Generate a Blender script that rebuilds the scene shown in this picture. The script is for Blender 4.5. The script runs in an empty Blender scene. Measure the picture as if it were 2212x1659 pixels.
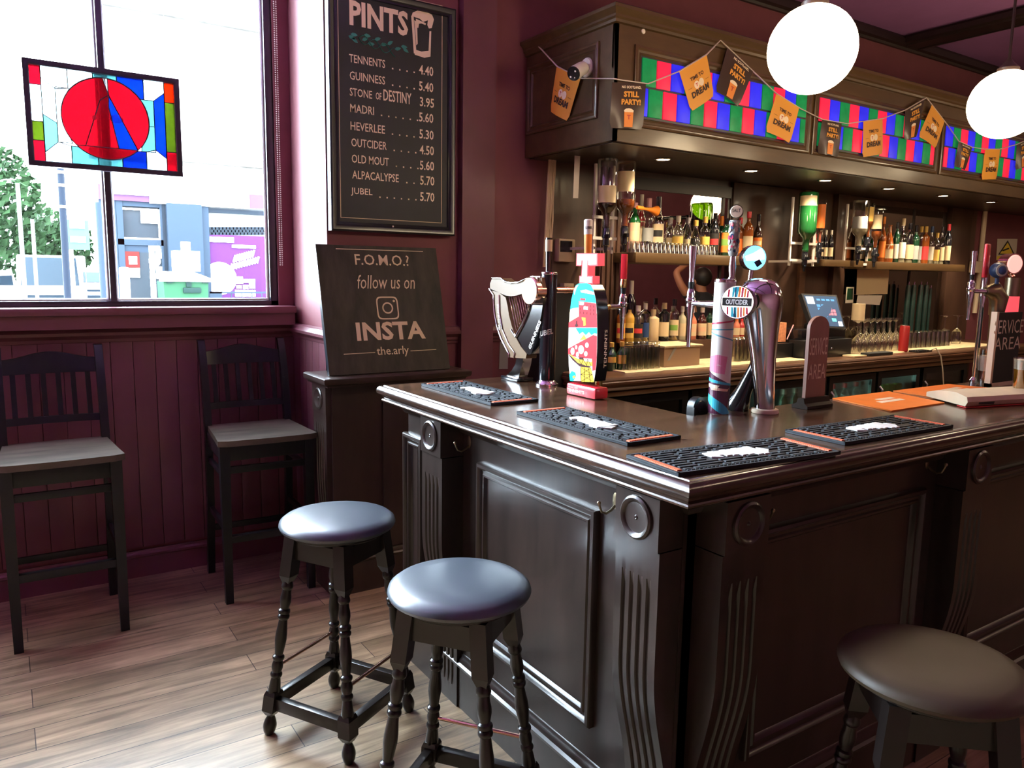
import bpy, bmesh, math, random
from mathutils import Vector, Matrix, Euler
random.seed(7)
PI = math.pi
scn = bpy.context.scene
COL = scn.collection
# ---------------------------------------------------------------- camera, world, exposure
HC = 1.52
YAW, PIT, ROL, FPX = math.radians(33.45694), math.radians(8.13983), math.radians(-0.956787), 1666.15
_f = Vector((math.sin(YAW)*math.cos(PIT), math.cos(YAW)*math.cos(PIT), -math.sin(PIT)))
_r = Vector((math.cos(YAW), -math.sin(YAW), 0)); _d = _f.cross(_r)
CR = math.cos(ROL)*_r + math.sin(ROL)*_d; CD = -math.sin(ROL)*_r + math.cos(ROL)*_d; CF = _f
cam = bpy.data.cameras.new('camera'); camo = bpy.data.objects.new('camera', cam); COL.objects.link(camo)
cam.sensor_width = 36; cam.lens = FPX/2212*36; cam.clip_start = .02; cam.clip_end = 300
camo.matrix_world = Matrix(((CR.x, -CD.x, -CF.x, 0), (CR.y, -CD.y, -CF.y, 0), (CR.z, -CD.z, -CF.z, HC), (0, 0, 0, 1)))
scn.camera = camo
scn.view_settings.view_transform = 'Standard'; scn.view_settings.look = 'None'
scn.view_settings.exposure = 1.0; scn.view_settings.gamma = 1
try: scn.view_settings.use_curve_mapping = False
except Exception: pass
W = bpy.data.worlds.new('overcast_sky'); scn.world = W; W.use_nodes = True
bg = W.node_tree.nodes['Background']; bg.inputs[0].default_value = (.74, .88, 1.0, 1); bg.inputs[1].default_value = 42.0
cy = scn.cycles
cy.max_bounces = 9; cy.diffuse_bounces = 4; cy.glossy_bounces = 4; cy.transmission_bounces = 8; cy.transparent_max_bounces = 24
cy.caustics_reflective = False; cy.caustics_refractive = False; cy.sample_clamp_indirect = 6.0
def ray(px, py): return CR*((px-1106)/FPX) + CD*((py-829.5)/FPX) + CF
def at(px, py, X=None, Y=None, Z=None):          # where the sight line through a photo point meets a real plane
    d = ray(px, py)
    t = X/d.x if X is not None else (Y/d.y if Y is not None else (Z-HC)/d.z)
    return Vector((0, 0, HC)) + t*d
def wid(npx, P): return npx*(Vector(P)-Vector((0, 0, HC))).dot(CF)/FPX     # size of npx photo pixels at point P

# portals that tell the sampler where daylight enters
def portal(name, loc, rot, sx, sy):
    l = bpy.data.lights.new(name, 'AREA'); l.shape = 'RECTANGLE'; l.size = sx; l.size_y = sy; l.cycles.is_portal = True
    o = bpy.data.objects.new(name, l); o.location = loc; o.rotation_euler = rot; COL.objects.link(o)
portal('window_portal', (-.72, 4.24, 2.29), (PI/2, 0, PI), 3.95, 1.95)

# ---------------------------------------------------------------- materials
MATS = {}
def nd(nt, t, **k):
    n = nt.nodes.new(t)
    for a, b in k.items():
        if a in n.inputs: n.inputs[a].default_value = b
        else: setattr(n, a, b)
    return n
def mat(name, col, rough=.5, metal=0, emit=0, ecol=None, coat=0, spec=.5, var=0, scale=(8, 8, 8), bump=0, bscale=None, sheen=0, trans=0, alpha=1):
    m = bpy.data.materials.new(name); m.use_nodes = True; nt = m.node_tree; p = nt.nodes['Principled BSDF']
    c = (*col, 1)
    p.inputs['Base Color'].default_value = c; p.inputs['Roughness'].default_value = rough; p.inputs['Metallic'].default_value = metal
    p.inputs['Coat Weight'].default_value = coat; p.inputs['Coat Roughness'].default_value = .12; p.inputs['Specular IOR Level'].default_value = spec
    p.inputs['Sheen Weight'].default_value = sheen; p.inputs['Transmission Weight'].default_value = trans
    if emit:
        p.inputs['Emission Color'].default_value = (*(ecol or col), 1); p.inputs['Emission Strength'].default_value = emit
    if var or bump:
        tc = nd(nt, 'ShaderNodeTexCoord'); mp = nd(nt, 'ShaderNodeMapping'); mp.inputs['Scale'].default_value = scale
        no = nd(nt, 'ShaderNodeTexNoise', Scale=1.0, Detail=5.0, Roughness=.6)
        nt.links.new(tc.outputs['Object'], mp.inputs[0]); nt.links.new(mp.outputs[0], no.inputs['Vector'])
        if var:
            r = nd(nt, 'ShaderNodeValToRGB'); r.color_ramp.elements[0].position = .3; r.color_ramp.elements[1].position = .7
            r.color_ramp.elements[0].color = (*[x*(1-var) for x in col], 1); r.color_ramp.elements[1].color = (*[min(1, x*(1+var)) for x in col], 1)
            nt.links.new(no.outputs['Fac'], r.inputs[0]); nt.links.new(r.outputs[0], p.inputs['Base Color'])
            if emit and ecol is None: nt.links.new(r.outputs[0], p.inputs['Emission Color'])
        if bump:
            b = nd(nt, 'ShaderNodeBump', Strength=bump, Distance=.004)
            nt.links.new(no.outputs['Fac'], b.inputs['Height']); nt.links.new(b.outputs[0], p.inputs['Normal'])
    MATS[name] = m
    return m
def thin(name, col, gl=.06, rough=.02, glcol=(1, 1, 1), transl=0):   # thin tinted glass: light goes straight through, fresnel gloss
    m = bpy.data.materials.new(name); m.use_nodes = True; nt = m.node_tree; nt.nodes.clear()
    o = nd(nt, 'ShaderNodeOutputMaterial'); t = nd(nt, 'ShaderNodeBsdfTransparent', Color=(*col, 1)); g = nd(nt, 'ShaderNodeBsdfGlossy', Color=(*glcol, 1), Roughness=rough)
    lw = nd(nt, 'ShaderNodeLayerWeight', Blend=.25); mr = nd(nt, 'ShaderNodeMapRange'); mr.inputs['To Min'].default_value = gl; mr.inputs['To Max'].default_value = .75
    mx = nd(nt, 'ShaderNodeMixShader'); nt.links.new(lw.outputs['Fresnel'], mr.inputs[0]); nt.links.new(mr.outputs[0], mx.inputs[0])
    src = t.outputs[0]
    if transl:
        tl = nd(nt, 'ShaderNodeBsdfTranslucent', Color=(*col, 1)); m2 = nd(nt, 'ShaderNodeMixShader'); m2.inputs[0].default_value = transl
        nt.links.new(t.outputs[0], m2.inputs[1]); nt.links.new(tl.outputs[0], m2.inputs[2]); src = m2.outputs[0]
    nt.links.new(src, mx.inputs[1]); nt.links.new(g.outputs[0], mx.inputs[2]); nt.links.new(mx.outputs[0], o.inputs[0])
    MATS[name] = m
    return m
mat('wall_red', (.205, .066, .078), .55, spec=.28, var=.12, scale=(3, 3, 3), bump=.05)
mat('paint_red', (.168, .064, .078), .36, spec=.4, var=.1, scale=(3, 3, 3))
mat('ceiling_daylight_purple', (.50, .215, .50), .5, spec=.3, var=.1, scale=(2, 2, 2))  # burgundy paint pushed to purple: the daylight tint is put into the colour
mat('tan_wall', (.30, .22, .15), .6, var=.15, scale=(2, 2, 2))
mat('dark_trim', (.030, .018, .016), .38, var=.25, scale=(3, 12, 12))
mat('bar_wood', (.024, .0145, .0115), .32, coat=.2, var=.35, scale=(14, 14, 2.2), bump=.04)
mat('bar_top', (.060, .030, .016), .24, coat=.35, var=.55, scale=(3.0, 26, 26), bump=.03)
mat('bar_edge', (.040, .021, .014), .24, coat=.6, var=.6, scale=(10, 10, 40), bump=.10)
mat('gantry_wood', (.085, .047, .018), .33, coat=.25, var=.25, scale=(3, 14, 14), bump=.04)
mat('foot_wood', (.03, .018, .012), .65, spec=.2)
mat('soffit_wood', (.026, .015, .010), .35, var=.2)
mat('backbar_wood', (.075, .038, .024), .38, coat=.15, var=.3, scale=(9, 9, 2))
mat('counter_wood', (.10, .045, .022), .33, coat=.2, var=.4, scale=(3, 20, 20))
mat('block_wood', (.040, .024, .020), .33, coat=.2, var=.25, scale=(12, 12, 2))
mat('chair_wood', (.011, .012, .0145), .36, spec=.3, coat=.05, var=.3, scale=(10, 10, 3))
mat('seat_wood', (.085, .068, .050), .38, coat=.1, var=.45, scale=(4, 22, 10))
mat('stool_wood', (.013, .0095, .0085), .28, coat=.2, spec=.35, var=.25, scale=(10, 10, 3))
mat('vinyl', (.045, .055, .070), .36, spec=.7, coat=.15, bump=.03, scale=(260, 260, 260))
mat('brown_vinyl', (.050, .034, .019), .5, spec=.4, bump=.03, scale=(260, 260, 260))
mat('chrome', (.72, .72, .74), .10, 1); mat('dark_chrome', (.30, .29, .29), .13, 1); mat('copper', (.80, .50, .38), .16, 1)
mat('brass', (.62, .42, .16), .22, 1); mat('old_brass', (.30, .24, .15), .35, 1); mat('steel', (.5, .5, .5), .3, 1); mat('pewter', (.17, .095, .036), .45, spec=.35)
mat('black_plastic', (.012, .012, .013), .35); mat('black_gloss', (.010, .011, .014), .12, coat=.5); mat('black_matte', (.010, .010, .010), .7)
mat('rubber', (.022, .027, .034), .62, spec=.3, bump=.1, scale=(90, 90, 90)); mat('mat_orange', (.75, .16, .07), .5); mat('mat_white', (.85, .85, .82), .5)
mat('white_plastic', (.75, .70, .62), .4); mat('cream', (.72, .60, .42), .5); mat('beige', (.50, .38, .24), .55); mat('white_paper', (.78, .72, .60), .6)
mat('chalk_board', (.016, .021, .022), .55, var=.2, scale=(6, 6, 6)); mat('board_frame', (.010, .012, .018), .32, coat=.2)
mat('lettering_cream', (.90, .78, .54), .6); mat('leaf_green', (.03, .26, .20), .6)
mat('board_wood', (.024, .0185, .012), .5, spec=.3, var=.75, scale=(16, 16, 1.6)); mat('lettering_gold', (.66, .55, .33), .6)
mat('window_frame', (.024, .022, .034), .32, coat=.2); mat('lead', (.035, .035, .05), .4)
mat('orange', (.92, .26, .02), .55); mat('orange_card', (.90, .22, .012), .5, var=.06, scale=(20, 20, 20)); mat('red_plastic', (.75, .03, .045), .3, coat=.3); mat('red_can', (.34, .02, .018), .3, coat=.3)
mat('flag_gold', (.80, .36, .04), .5); mat('flag_brown', (.055, .034, .026), .25, coat=.3); mat('flag_ink', (.05, .02, .01), .6); mat('flag_red', (.55, .06, .04), .6); mat('flag_cream', (.92, .78, .55), .5); mat('flag_beer', (.85, .28, .04), .4)
mat('cord_white', (.72, .64, .55), .7)
mat('globe_glow', (1, .95, .85), .3, emit=13, ecol=(1, .78, .48)); mat('lamp_glow', (1, .9, .7), .3, emit=16, ecol=(1, .86, .60))
mat('glow_white', (1, .97, .9), .3, emit=1.2, ecol=(1, .95, .88)); mat('glow_warm', (1, .9, .8), .3, emit=1.0, ecol=(1, .86, .70)); mat('glow_cyan', (.25, .75, .95), .3, emit=1.0, ecol=(.20, .75, 1.0)); mat('glow_red', (.8, .06, .07), .6, spec=.1, emit=.5, ecol=(1, .10, .12)); mat('glow_pink', (.8, .35, .3), .6, spec=.1, emit=.62, ecol=(1, .45, .38))
for n, c in dict(a_cyan=(.01, .62, .66), a_red=(.80, .035, .05), a_white=(.95, .9, .84), a_yellow=(.98, .74, .06), a_cream=(1, .82, .42), a_ink=(.06, .012, .015)).items():
    mat(n, [k*.55 for k in c], .6, spec=.1, emit=.40, ecol=c)
for n, c in dict(t_red=(.95, .02, .07), t_blue=(.025, .025, .92), t_green=(.004, .20, .055)).items(): mat(n, c, .4, emit=.30, spec=.2, var=.18, scale=(18, 18, 18))
for n, c in dict(sg_red=(.27, .016, .036), sg_blue=(.008, .055, .26), sg_teal=(.04, .15, .17), sg_clear=(.8, .9, .9), sg_olive=(.09, .115, .022), sg_orange=(.30, .04, .006), sg_aqua=(.12, .25, .26)).items(): thin(n, c, .006, .12, transl=.3)
thin('window_glass', (.97, .985, .99), .02); thin('clear_glass', (.93, .93, .90), .10, .03); thin('green_glass', (.10, .17, .012), .09); thin('smoke_glass', (.55, .52, .47), .10); thin('fridge_glass', (.8, .86, .84), .04)
m = mat('mirror', (.82, .79, .76), .012, 1); m = mat('dull_mirror', (.34, .31, .28), .05, 1)
mat('amber', (.28, .07, .012), .08, coat=.6); mat('dark_liquid', (.045, .010, .006), .06, coat=.7); mat('rum', (.035, .016, .012), .06, coat=.7); mat('red_liquid', (.35, .02, .02), .06, coat=.6); mat('pink_liquid', (.55, .16, .09), .06, coat=.6); mat('gold_liquid', (.55, .32, .05), .06, coat=.6); mat('pale_liquid', (.50, .46, .30), .05, coat=.6); mat('green_bottle', (.010, .085, .020), .06, coat=.8); mat('dark_green_bottle', (.008, .045, .020), .06, coat=.8); mat('black_bottle', (.008, .008, .010), .08, coat=.8); mat('blue_label', (.02, .05, .14), .4); mat('peach_label', (.66, .40, .25), .5); mat('gold_label', (.66, .40, .08), .5); mat('orange_label', (.90, .22, .03), .5); mat('cream_label', (.60, .46, .27), .5); mat('white_label', (.66, .60, .48), .5); mat('black_label', (.015, .014, .013), .5); mat('red_label', (.60, .04, .04), .5); mat('grey_label', (.35, .35, .33), .5); mat('green_label', (.18, .34, .06), .5); mat('yellow', (.88, .66, .06), .5); mat('pink_cap', (.72, .35, .36), .4)
mat('beer', (.42, .16, .012), .05, coat=.7); mat('foam', (.82, .72, .60), .7); mat('pink_foam', (.74, .58, .50), .75, var=.12, scale=(60, 60, 60), bump=.3)
mat('newsprint', (.66, .56, .38), .8, var=.12, scale=(5, 5, 5)); mat('newsprint_edge', (.30, .28, .27), .8)
mat('skin', (.55, .24, .13), .5); mat('hair', (.02, .015, .012), .5); mat('shirt', (.03, .03, .035), .8)
mat('screen', (.03, .05, .08), .1, emit=.35, ecol=(.10, .16, .28)); mat('scr_blue', (.05, .2, .5), .3, emit=.6); mat('scr_pink', (.6, .15, .2), .3, emit=.6); mat('scr_white', (.9, .95, 1), .3, emit=.8); mat('scr_cyan', (.1, .7, .7), .3, emit=.7)
mat('fridge_glow', (.5, .8, .7), .3, emit=3.5, ecol=(.45, .80, .68)); mat('fridge_inside', (.42, .5, .47), .4)
mat('towel', (.56, .45, .26), .9, var=.2, scale=(30, 30, 30), bump=.4)
# outdoors
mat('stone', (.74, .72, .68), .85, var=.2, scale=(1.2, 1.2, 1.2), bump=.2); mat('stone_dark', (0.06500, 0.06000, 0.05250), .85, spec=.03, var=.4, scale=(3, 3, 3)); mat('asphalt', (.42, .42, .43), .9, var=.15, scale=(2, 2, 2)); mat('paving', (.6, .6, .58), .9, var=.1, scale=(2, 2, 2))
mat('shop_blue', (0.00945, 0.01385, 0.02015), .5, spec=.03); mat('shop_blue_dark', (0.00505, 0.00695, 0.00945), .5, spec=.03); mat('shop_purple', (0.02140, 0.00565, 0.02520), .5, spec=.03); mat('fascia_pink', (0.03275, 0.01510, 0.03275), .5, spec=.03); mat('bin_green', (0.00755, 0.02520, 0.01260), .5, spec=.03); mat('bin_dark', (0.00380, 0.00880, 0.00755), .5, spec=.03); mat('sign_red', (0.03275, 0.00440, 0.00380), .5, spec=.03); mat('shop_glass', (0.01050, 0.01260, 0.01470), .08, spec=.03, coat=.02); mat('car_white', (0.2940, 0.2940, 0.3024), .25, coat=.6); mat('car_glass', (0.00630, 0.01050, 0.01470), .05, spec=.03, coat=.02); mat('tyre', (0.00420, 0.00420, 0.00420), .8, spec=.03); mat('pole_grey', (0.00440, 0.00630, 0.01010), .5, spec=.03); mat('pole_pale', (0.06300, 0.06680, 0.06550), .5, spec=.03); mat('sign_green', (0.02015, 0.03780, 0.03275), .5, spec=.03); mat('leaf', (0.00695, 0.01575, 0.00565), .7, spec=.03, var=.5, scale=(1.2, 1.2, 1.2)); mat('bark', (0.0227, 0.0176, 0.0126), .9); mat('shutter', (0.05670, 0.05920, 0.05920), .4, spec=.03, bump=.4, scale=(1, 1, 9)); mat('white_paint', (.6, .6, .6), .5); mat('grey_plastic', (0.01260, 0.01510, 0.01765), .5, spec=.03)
def floor_mat():
    m = bpy.data.materials.new('floor_planks'); m.use_nodes = True; nt = m.node_tree; p = nt.nodes['Principled BSDF']
    tc = nd(nt, 'ShaderNodeTexCoord')
    br = nd(nt, 'ShaderNodeTexBrick', Scale=1.0); br.offset = .37; br.inputs['Mortar Size'].default_value = .0016; br.inputs['Brick Width'].default_value = 1.15; br.inputs['Row Height'].default_value = .142; br.inputs['Bias'].default_value = 0
    br.inputs['Color1'].default_value = (.40, .30, .185, 1); br.inputs['Color2'].default_value = (.26, .185, .108, 1); br.inputs['Mortar'].default_value = (.05, .03, .02, 1)
    mp = nd(nt, 'ShaderNodeMapping'); mp.inputs['Scale'].default_value = (2.2, 26, 1)
    no = nd(nt, 'ShaderNodeTexNoise', Scale=1.0, Detail=7.0, Roughness=.65); no.inputs['Distortion'].default_value = .6
    n2 = nd(nt, 'ShaderNodeTexNoise', Scale=3.5, Detail=4.0)
    r = nd(nt, 'ShaderNodeValToRGB'); r.color_ramp.elements[0].position = .33; r.color_ramp.elements[0].color = (.36, .31, .27, 1); r.color_ramp.elements[1].position = .66; r.color_ramp.elements[1].color = (1.25, 1.2, 1.15, 1)
    r2 = nd(nt, 'ShaderNodeValToRGB'); r2.color_ramp.elements[0].position = .3; r2.color_ramp.elements[0].color = (.48, .46, .45, 1); r2.color_ramp.elements[1].position = .7; r2.color_ramp.elements[1].color = (1.2, 1.15, 1.1, 1)
    a = nd(nt, 'ShaderNodeMixRGB', blend_type='MULTIPLY'); a.inputs[0].default_value = .85; b = nd(nt, 'ShaderNodeMixRGB', blend_type='MULTIPLY'); b.inputs[0].default_value = .7
    L = nt.links.new
    L(tc.outputs['Object'], br.inputs['Vector']); L(tc.outputs['Object'], mp.inputs[0]); L(mp.outputs[0], no.inputs['Vector']); L(tc.outputs['Object'], n2.inputs['Vector'])
    L(no.outputs['Fac'], r.inputs[0]); L(n2.outputs['Fac'], r2.inputs[0]); L(br.outputs['Color'], a.inputs[1]); L(r.outputs[0], a.inputs[2]); L(a.outputs[0], b.inputs[1]); L(r2.outputs[0], b.inputs[2]); L(b.outputs[0], p.inputs['Base Color'])
    bp = nd(nt, 'ShaderNodeBump', Strength=.25, Distance=.002); L(br.outputs['Fac'], bp.inputs['Height']); bp.invert = True; L(bp.outputs[0], p.inputs['Normal'])
    p.inputs['Roughness'].default_value = .42; MATS['floor'] = m
floor_mat()

# ---------------------------------------------------------------- mesh building
class MB:
    def __init__(s): s.V = []; s.F = []; s.I = []; s.mi = 0
    def add(s, vs, fs, M=None):
        o = len(s.V)
        s.V += [(M @ Vector(v)) if M else Vector(v) for v in vs]
        for f in fs: s.F.append([i+o for i in f]); s.I.append(s.mi)
        return s
    def m(s, i): s.mi = i; return s
    def box(s, c, size, rot=None, bev=0, M=None):
        x, y, z = [k/2 for k in size]
        vs = [Vector((a*x, b*y, d*z)) for a in (-1, 1) for b in (-1, 1) for d in (-1, 1)]
        fs = [(0, 1, 3, 2), (4, 6, 7, 5), (0, 4, 5, 1), (2, 3, 7, 6), (0, 2, 6, 4), (1, 5, 7, 3)]
        if bev:
            bm = bmesh.new(); bv = [bm.verts.new(v) for v in vs]
            for f in fs: bm.faces.new([bv[i] for i in f])
            bmesh.ops.bevel(bm, geom=bm.edges[:], offset=min(bev, .45*min(size)), segments=2, profile=.6, affect='EDGES')
            bm.verts.index_update(); vs = [v.co.copy() for v in bm.verts]; fs = [[v.index for v in f.verts] for f in bm.faces]; bm.free()
        T = Matrix.Translation(Vector(c))
        if rot is not None: T = T @ (rot if isinstance(rot, Matrix) else Euler(rot).to_matrix().to_4x4())
        return s.add(vs, fs, (M @ T) if M else T)
    def b2(s, lo, hi, bev=0): return s.box([(a+b)/2 for a, b in zip(lo, hi)], [abs(b-a) for a, b in zip(lo, hi)], None, bev)
    def lathe(s, prof, n=24, M=None, shape=None, a0=0, a1=2*PI, caps=True):
        full = abs(a1-a0-2*PI) < 1e-6; k = n if full else n+1; vs = []; fs = []
        for r, z in prof:
            for i in range(k):
                a = a0+(a1-a0)*i/n; q = shape(a) if shape else 1
                vs.append((r*q*math.cos(a), r*q*math.sin(a), z))
        for j in range(len(prof)-1):
            for i in range(n if full else n):
                i2 = (i+1) % k if full else i+1
                fs.append((j*k+i, j*k+i2, (j+1)*k+i2, (j+1)*k+i))
        if full and caps:
            if prof[0][0] > 1e-6: fs.append(tuple(range(k-1, -1, -1)))
            if prof[-1][0] > 1e-6: fs.append(tuple((len(prof)-1)*k+i for i in range(k)))
        return s.add(vs, fs, M)
    def cyl(s, p0, p1, r0, r1=None, n=20):
        p0, p1 = Vector(p0), Vector(p1); d = p1-p0; M = Matrix.Translation(p0) @ d.to_track_quat('Z', 'Y').to_matrix().to_4x4()
        return s.lathe([(r0, 0), (r0 if r1 is None else r1, d.length)], n, M)
    def turned(s, p0, p1, prof, n=16):                # profile (r, t) along p0 -> p1
        p0, p1 = Vector(p0), Vector(p1); d = p1-p0; M = Matrix.Translation(p0) @ d.to_track_quat('Z', 'Y').to_matrix().to_4x4()
        return s.lathe([(r, t*d.length) for r, t in prof], n, M)
    def tube(s, pts, r, n=10, flat=None):
        P = [Vector(p) for p in pts]; R = r if isinstance(r, (list, tuple)) else [r]*len(P); vs = []; fs = []; up = None
        for i, p in enumerate(P):
            t = (P[min(i+1, len(P)-1)]-P[max(i-1, 0)]).normalized()
            if up is None: up = Vector((0, 0, 1)) if abs(t.z) < .9 else Vector((0, 1, 0))
            a = t.cross(up).normalized(); up = a.cross(t).normalized()
            for k in range(n):
                an = 2*PI*k/n; vs.append(p+(a*math.cos(an)+up*math.sin(an)*(flat or 1))*R[i])
        for i in range(len(P)-1):
            for k in range(n): fs.append((i*n+k, i*n+(k+1) % n, (i+1)*n+(k+1) % n, (i+1)*n+k))
        fs.append(tuple(range(n-1, -1, -1))); fs.append(tuple((len(P)-1)*n+k for k in range(n)))
        return s.add(vs, fs)
    def prism(s, poly, h, M=None):
        n = len(poly); vs = [(x, y, 0) for x, y in poly]+[(x, y, h) for x, y in poly]
        fs = [tuple(range(n-1, -1, -1)), tuple(range(n, 2*n))]+[(i, (i+1) % n, n+(i+1) % n, n+i) for i in range(n)]
        return s.add(vs, fs, M)
    def slab(s, pts, nrm, th):                          # polygon of world points given thickness along nrm
        P = [Vector(p) for p in pts]; N = Vector(nrm).normalized()*th; n = len(P); vs = P+[p+N for p in P]
        return s.add(vs, [tuple(range(n-1, -1, -1)), tuple(range(n, 2*n))]+[(i, (i+1) % n, n+(i+1) % n, n+i) for i in range(n)])
    def sweep(s, path, prof, z=0, closed=False):        # moulding: path in xy, prof (outset to the right of travel, height)
        P = [Vector((p[0], p[1])) for p in path]; n = len(P); k = len(prof); vs = []; fs = []
        for i, p in enumerate(P):
            def dr(a, b): return (b-a).normalized()
            if closed: d0, d1 = dr(P[i-1], p), dr(p, P[(i+1) % n])
            else: d0 = dr(P[i-1], p) if i else dr(p, P[1]); d1 = dr(p, P[i+1]) if i < n-1 else d0
            n0, n1 = Vector((d0.y, -d0.x)), Vector((d1.y, -d1.x)); q = n0+n1; q /= max(.2, q.dot(n0))
            for o, h in prof: vs.append((p.x+q.x*o, p.y+q.y*o, z+h))
        for i in range(n if closed else n-1):
            j = (i+1) % n
            for a in range(k): fs.append((i*k+a, i*k+(a+1) % k, j*k+(a+1) % k, j*k+a))
        if not closed: fs.append(tuple(range(k))); fs.append(tuple((n-1)*k+a for a in range(k-1, -1, -1)))
        return s.add(vs, fs)
    def frame(s, O, u, v, w, h, prof):                  # mitred rectangular moulding on a plane: prof (inset from outer edge, proud)
        O, u, v = Vector(O), Vector(u), Vector(v); nn = u.cross(v); k = len(prof); vs = []; fs = []
        for (a, b, sa, sb) in ((0, 0, 1, 1), (w, 0, -1, 1), (w, h, -1, -1), (0, h, 1, -1)):
            for o, p in prof: vs.append(O+u*(a+sa*o)+v*(b+sb*o)+nn*p)
        for i in range(4):
            j = (i+1) % 4
            for a in range(k): fs.append((i*k+a, j*k+a, j*k+(a+1) % k, i*k+(a+1) % k))
        return s.add(vs, fs)
    def ball(s, c, r, n=20, sq=(1, 1, 1)):
        pr = [(r*math.sin(PI*i/(n//2)), -r*math.cos(PI*i/(n//2))) for i in range(n//2+1)]
        return s.lathe(pr, n, Matrix.Translation(Vector(c)) @ Matrix.Diagonal((*sq, 1)), caps=False)
    def text(s, body, O, u, v, w, h, th=.0006, bold=.0, shear=0):   # lettering stretched to fill the box w x h whose lower left is O
        cu = bpy.data.curves.new('t', 'FONT'); cu.body = body; cu.size = 1; cu.offset = bold; cu.resolution_u = 2; cu.shear = shear; cu.fill_mode = 'FRONT'
        o = bpy.data.objects.new('t', cu); COL.objects.link(o); dg = bpy.context.evaluated_depsgraph_get(); dg.update()
        me = o.evaluated_get(dg).to_mesh(); vs = [x.co.copy() for x in me.vertices]; fs = [list(p.vertices) for p in me.polygons]
        o.evaluated_get(dg).to_mesh_clear(); bpy.data.objects.remove(o); bpy.data.curves.remove(cu)
        if not vs: return s
        x0, x1 = min(a.x for a in vs), max(a.x for a in vs); y0, y1 = min(a.y for a in vs), max(a.y for a in vs)
        O, u, v = Vector(O), Vector(u), Vector(v); nn = u.cross(v).normalized()
        P = [O+u*((a.x-x0)/max(1e-6, x1-x0)*w)+v*((a.y-y0)/max(1e-6, y1-y0)*h)+nn*th for a in vs]
        return s.add(P, fs)
    def build(s, name, mats, parent=None, world=True, smooth=35):
        me = bpy.data.meshes.new(name); V = s.V
        if parent is not None and world and (parent if parent.parent is None else parent.parent).name in XFM:
            iv = XFM[(parent if parent.parent is None else parent.parent).name].inverted()
            V = [iv @ v for v in V]
        me.from_pydata([tuple(v) for v in V], [], s.F)
        ms = mats if isinstance(mats, (list, tuple)) else [mats]
        for x in ms: me.materials.append(MATS[x])
        me.polygons.foreach_set('material_index', s.I)
        bm = bmesh.new(); bm.from_mesh(me); bmesh.ops.remove_doubles(bm, verts=bm.verts, dist=1e-6)
        if smooth != 'flatcard': bmesh.ops.recalc_face_normals(bm, faces=bm.faces)
        bm.to_mesh(me); bm.free()
        if smooth and smooth != 'flatcard':
            me.polygons.foreach_set('use_smooth', [True]*len(me.polygons)); me.set_sharp_from_angle(angle=math.radians(smooth))
        o = bpy.data.objects.new(name, me); COL.objects.link(o)
        if parent is not None: o.parent = parent
        return o
def tag(o, label=None, cat=None, group=None, kind=None):
    if label: o['label'] = label
    if cat: o['category'] = cat
    if group: o['group'] = group
    if kind: o['kind'] = kind
    return o
XFM = {}
def thing(name, label, cat, loc=(0, 0, 0), rotz=0, group=None, rot=None):
    o = bpy.data.objects.new(name, None); o.empty_display_size = .05; COL.objects.link(o)
    o.location = loc; o.rotation_euler = rot or (0, 0, rotz)
    XFM[o.name] = Matrix.Translation(Vector(loc)) @ Euler(rot or (0, 0, rotz)).to_matrix().to_4x4()
    return tag(o, label, cat, group)
def dup(root, loc, rotz=None, label=None, group=None):
    r = root.copy(); COL.objects.link(r); r.location = loc
    if rotz is not None: r.rotation_euler = (0, 0, rotz)
    if label: r['label'] = label
    if group: r['group'] = group
    for ch in list(root.children):
        c = ch.copy(); COL.objects.link(c); c.parent = r
        for g in list(ch.children):
            d = g.copy(); COL.objects.link(d); d.parent = c
    return r
def struct(mb, name, mats, parent=None, **k):
    o = mb.build(name, mats, parent, **k)
    if parent is None: o['kind'] = 'structure'
    return o
UX, UY, UZ = Vector((1, 0, 0)), Vector((0, 1, 0)), Vector((0, 0, 1))
# ================================================================ SETTING
YW, XR, YB, XL, YN, XE, ZC = 4.07, 1.296, 3.56, -2.8, -3.2, 12.0, 3.36     # window wall, return, back wall, left, near, east, ceiling
struct(MB().b2((XL-.2, YN-.2, -.1), (XE+.2, YW+.2, 0)), 'floor', 'floor')
struct(MB().b2((XL-.2, YN-.2, ZC), (XE+.2, YW+.2, ZC+.12)), 'ceiling', 'ceiling_daylight_purple')
# window wall: opening x -1.95..1.215, z 1.335..3.06
w = MB(); t = .16
w.b2((XL-.2, YW, 0), (XR+.05, YW+t, 1.335)); w.b2((XL-.2, YW, 3.26), (XR+.05, YW+t, ZC)); w.b2((XL-.2, YW, 1.335), (-2.66, YW+t, 3.26)); w.b2((1.216, YW, 1.335), (XR+.05, YW+t, 3.26))
struct(w, 'wall_front', 'wall_red')
struct(MB().b2((XR, YB, 0), (XR+.2, YW+t, ZC)), 'wall_return', 'wall_red')
struct(MB().b2((XR+.2, YB, 0), (XE, YB+.16, ZC)), 'wall_back', 'wall_red')
w = MB().b2((XL-.16, YN, 0), (XL, YW, ZC))
struct(w, 'wall_left', 'wall_red')
struct(MB().b2((XL-.16, YN-.16, 0), (XE+.16, YN, ZC)), 'wall_rear', 'wall_red')
struct(MB().b2((XE, YN, 0), (XE+.16, YB+.16, ZC)), 'wall_right', 'tan_wall')
struct(MB().b2((2.0, YB-.045, 0), (2.195, YB, ZC)), 'wall_pilaster', 'paint_red')
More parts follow.
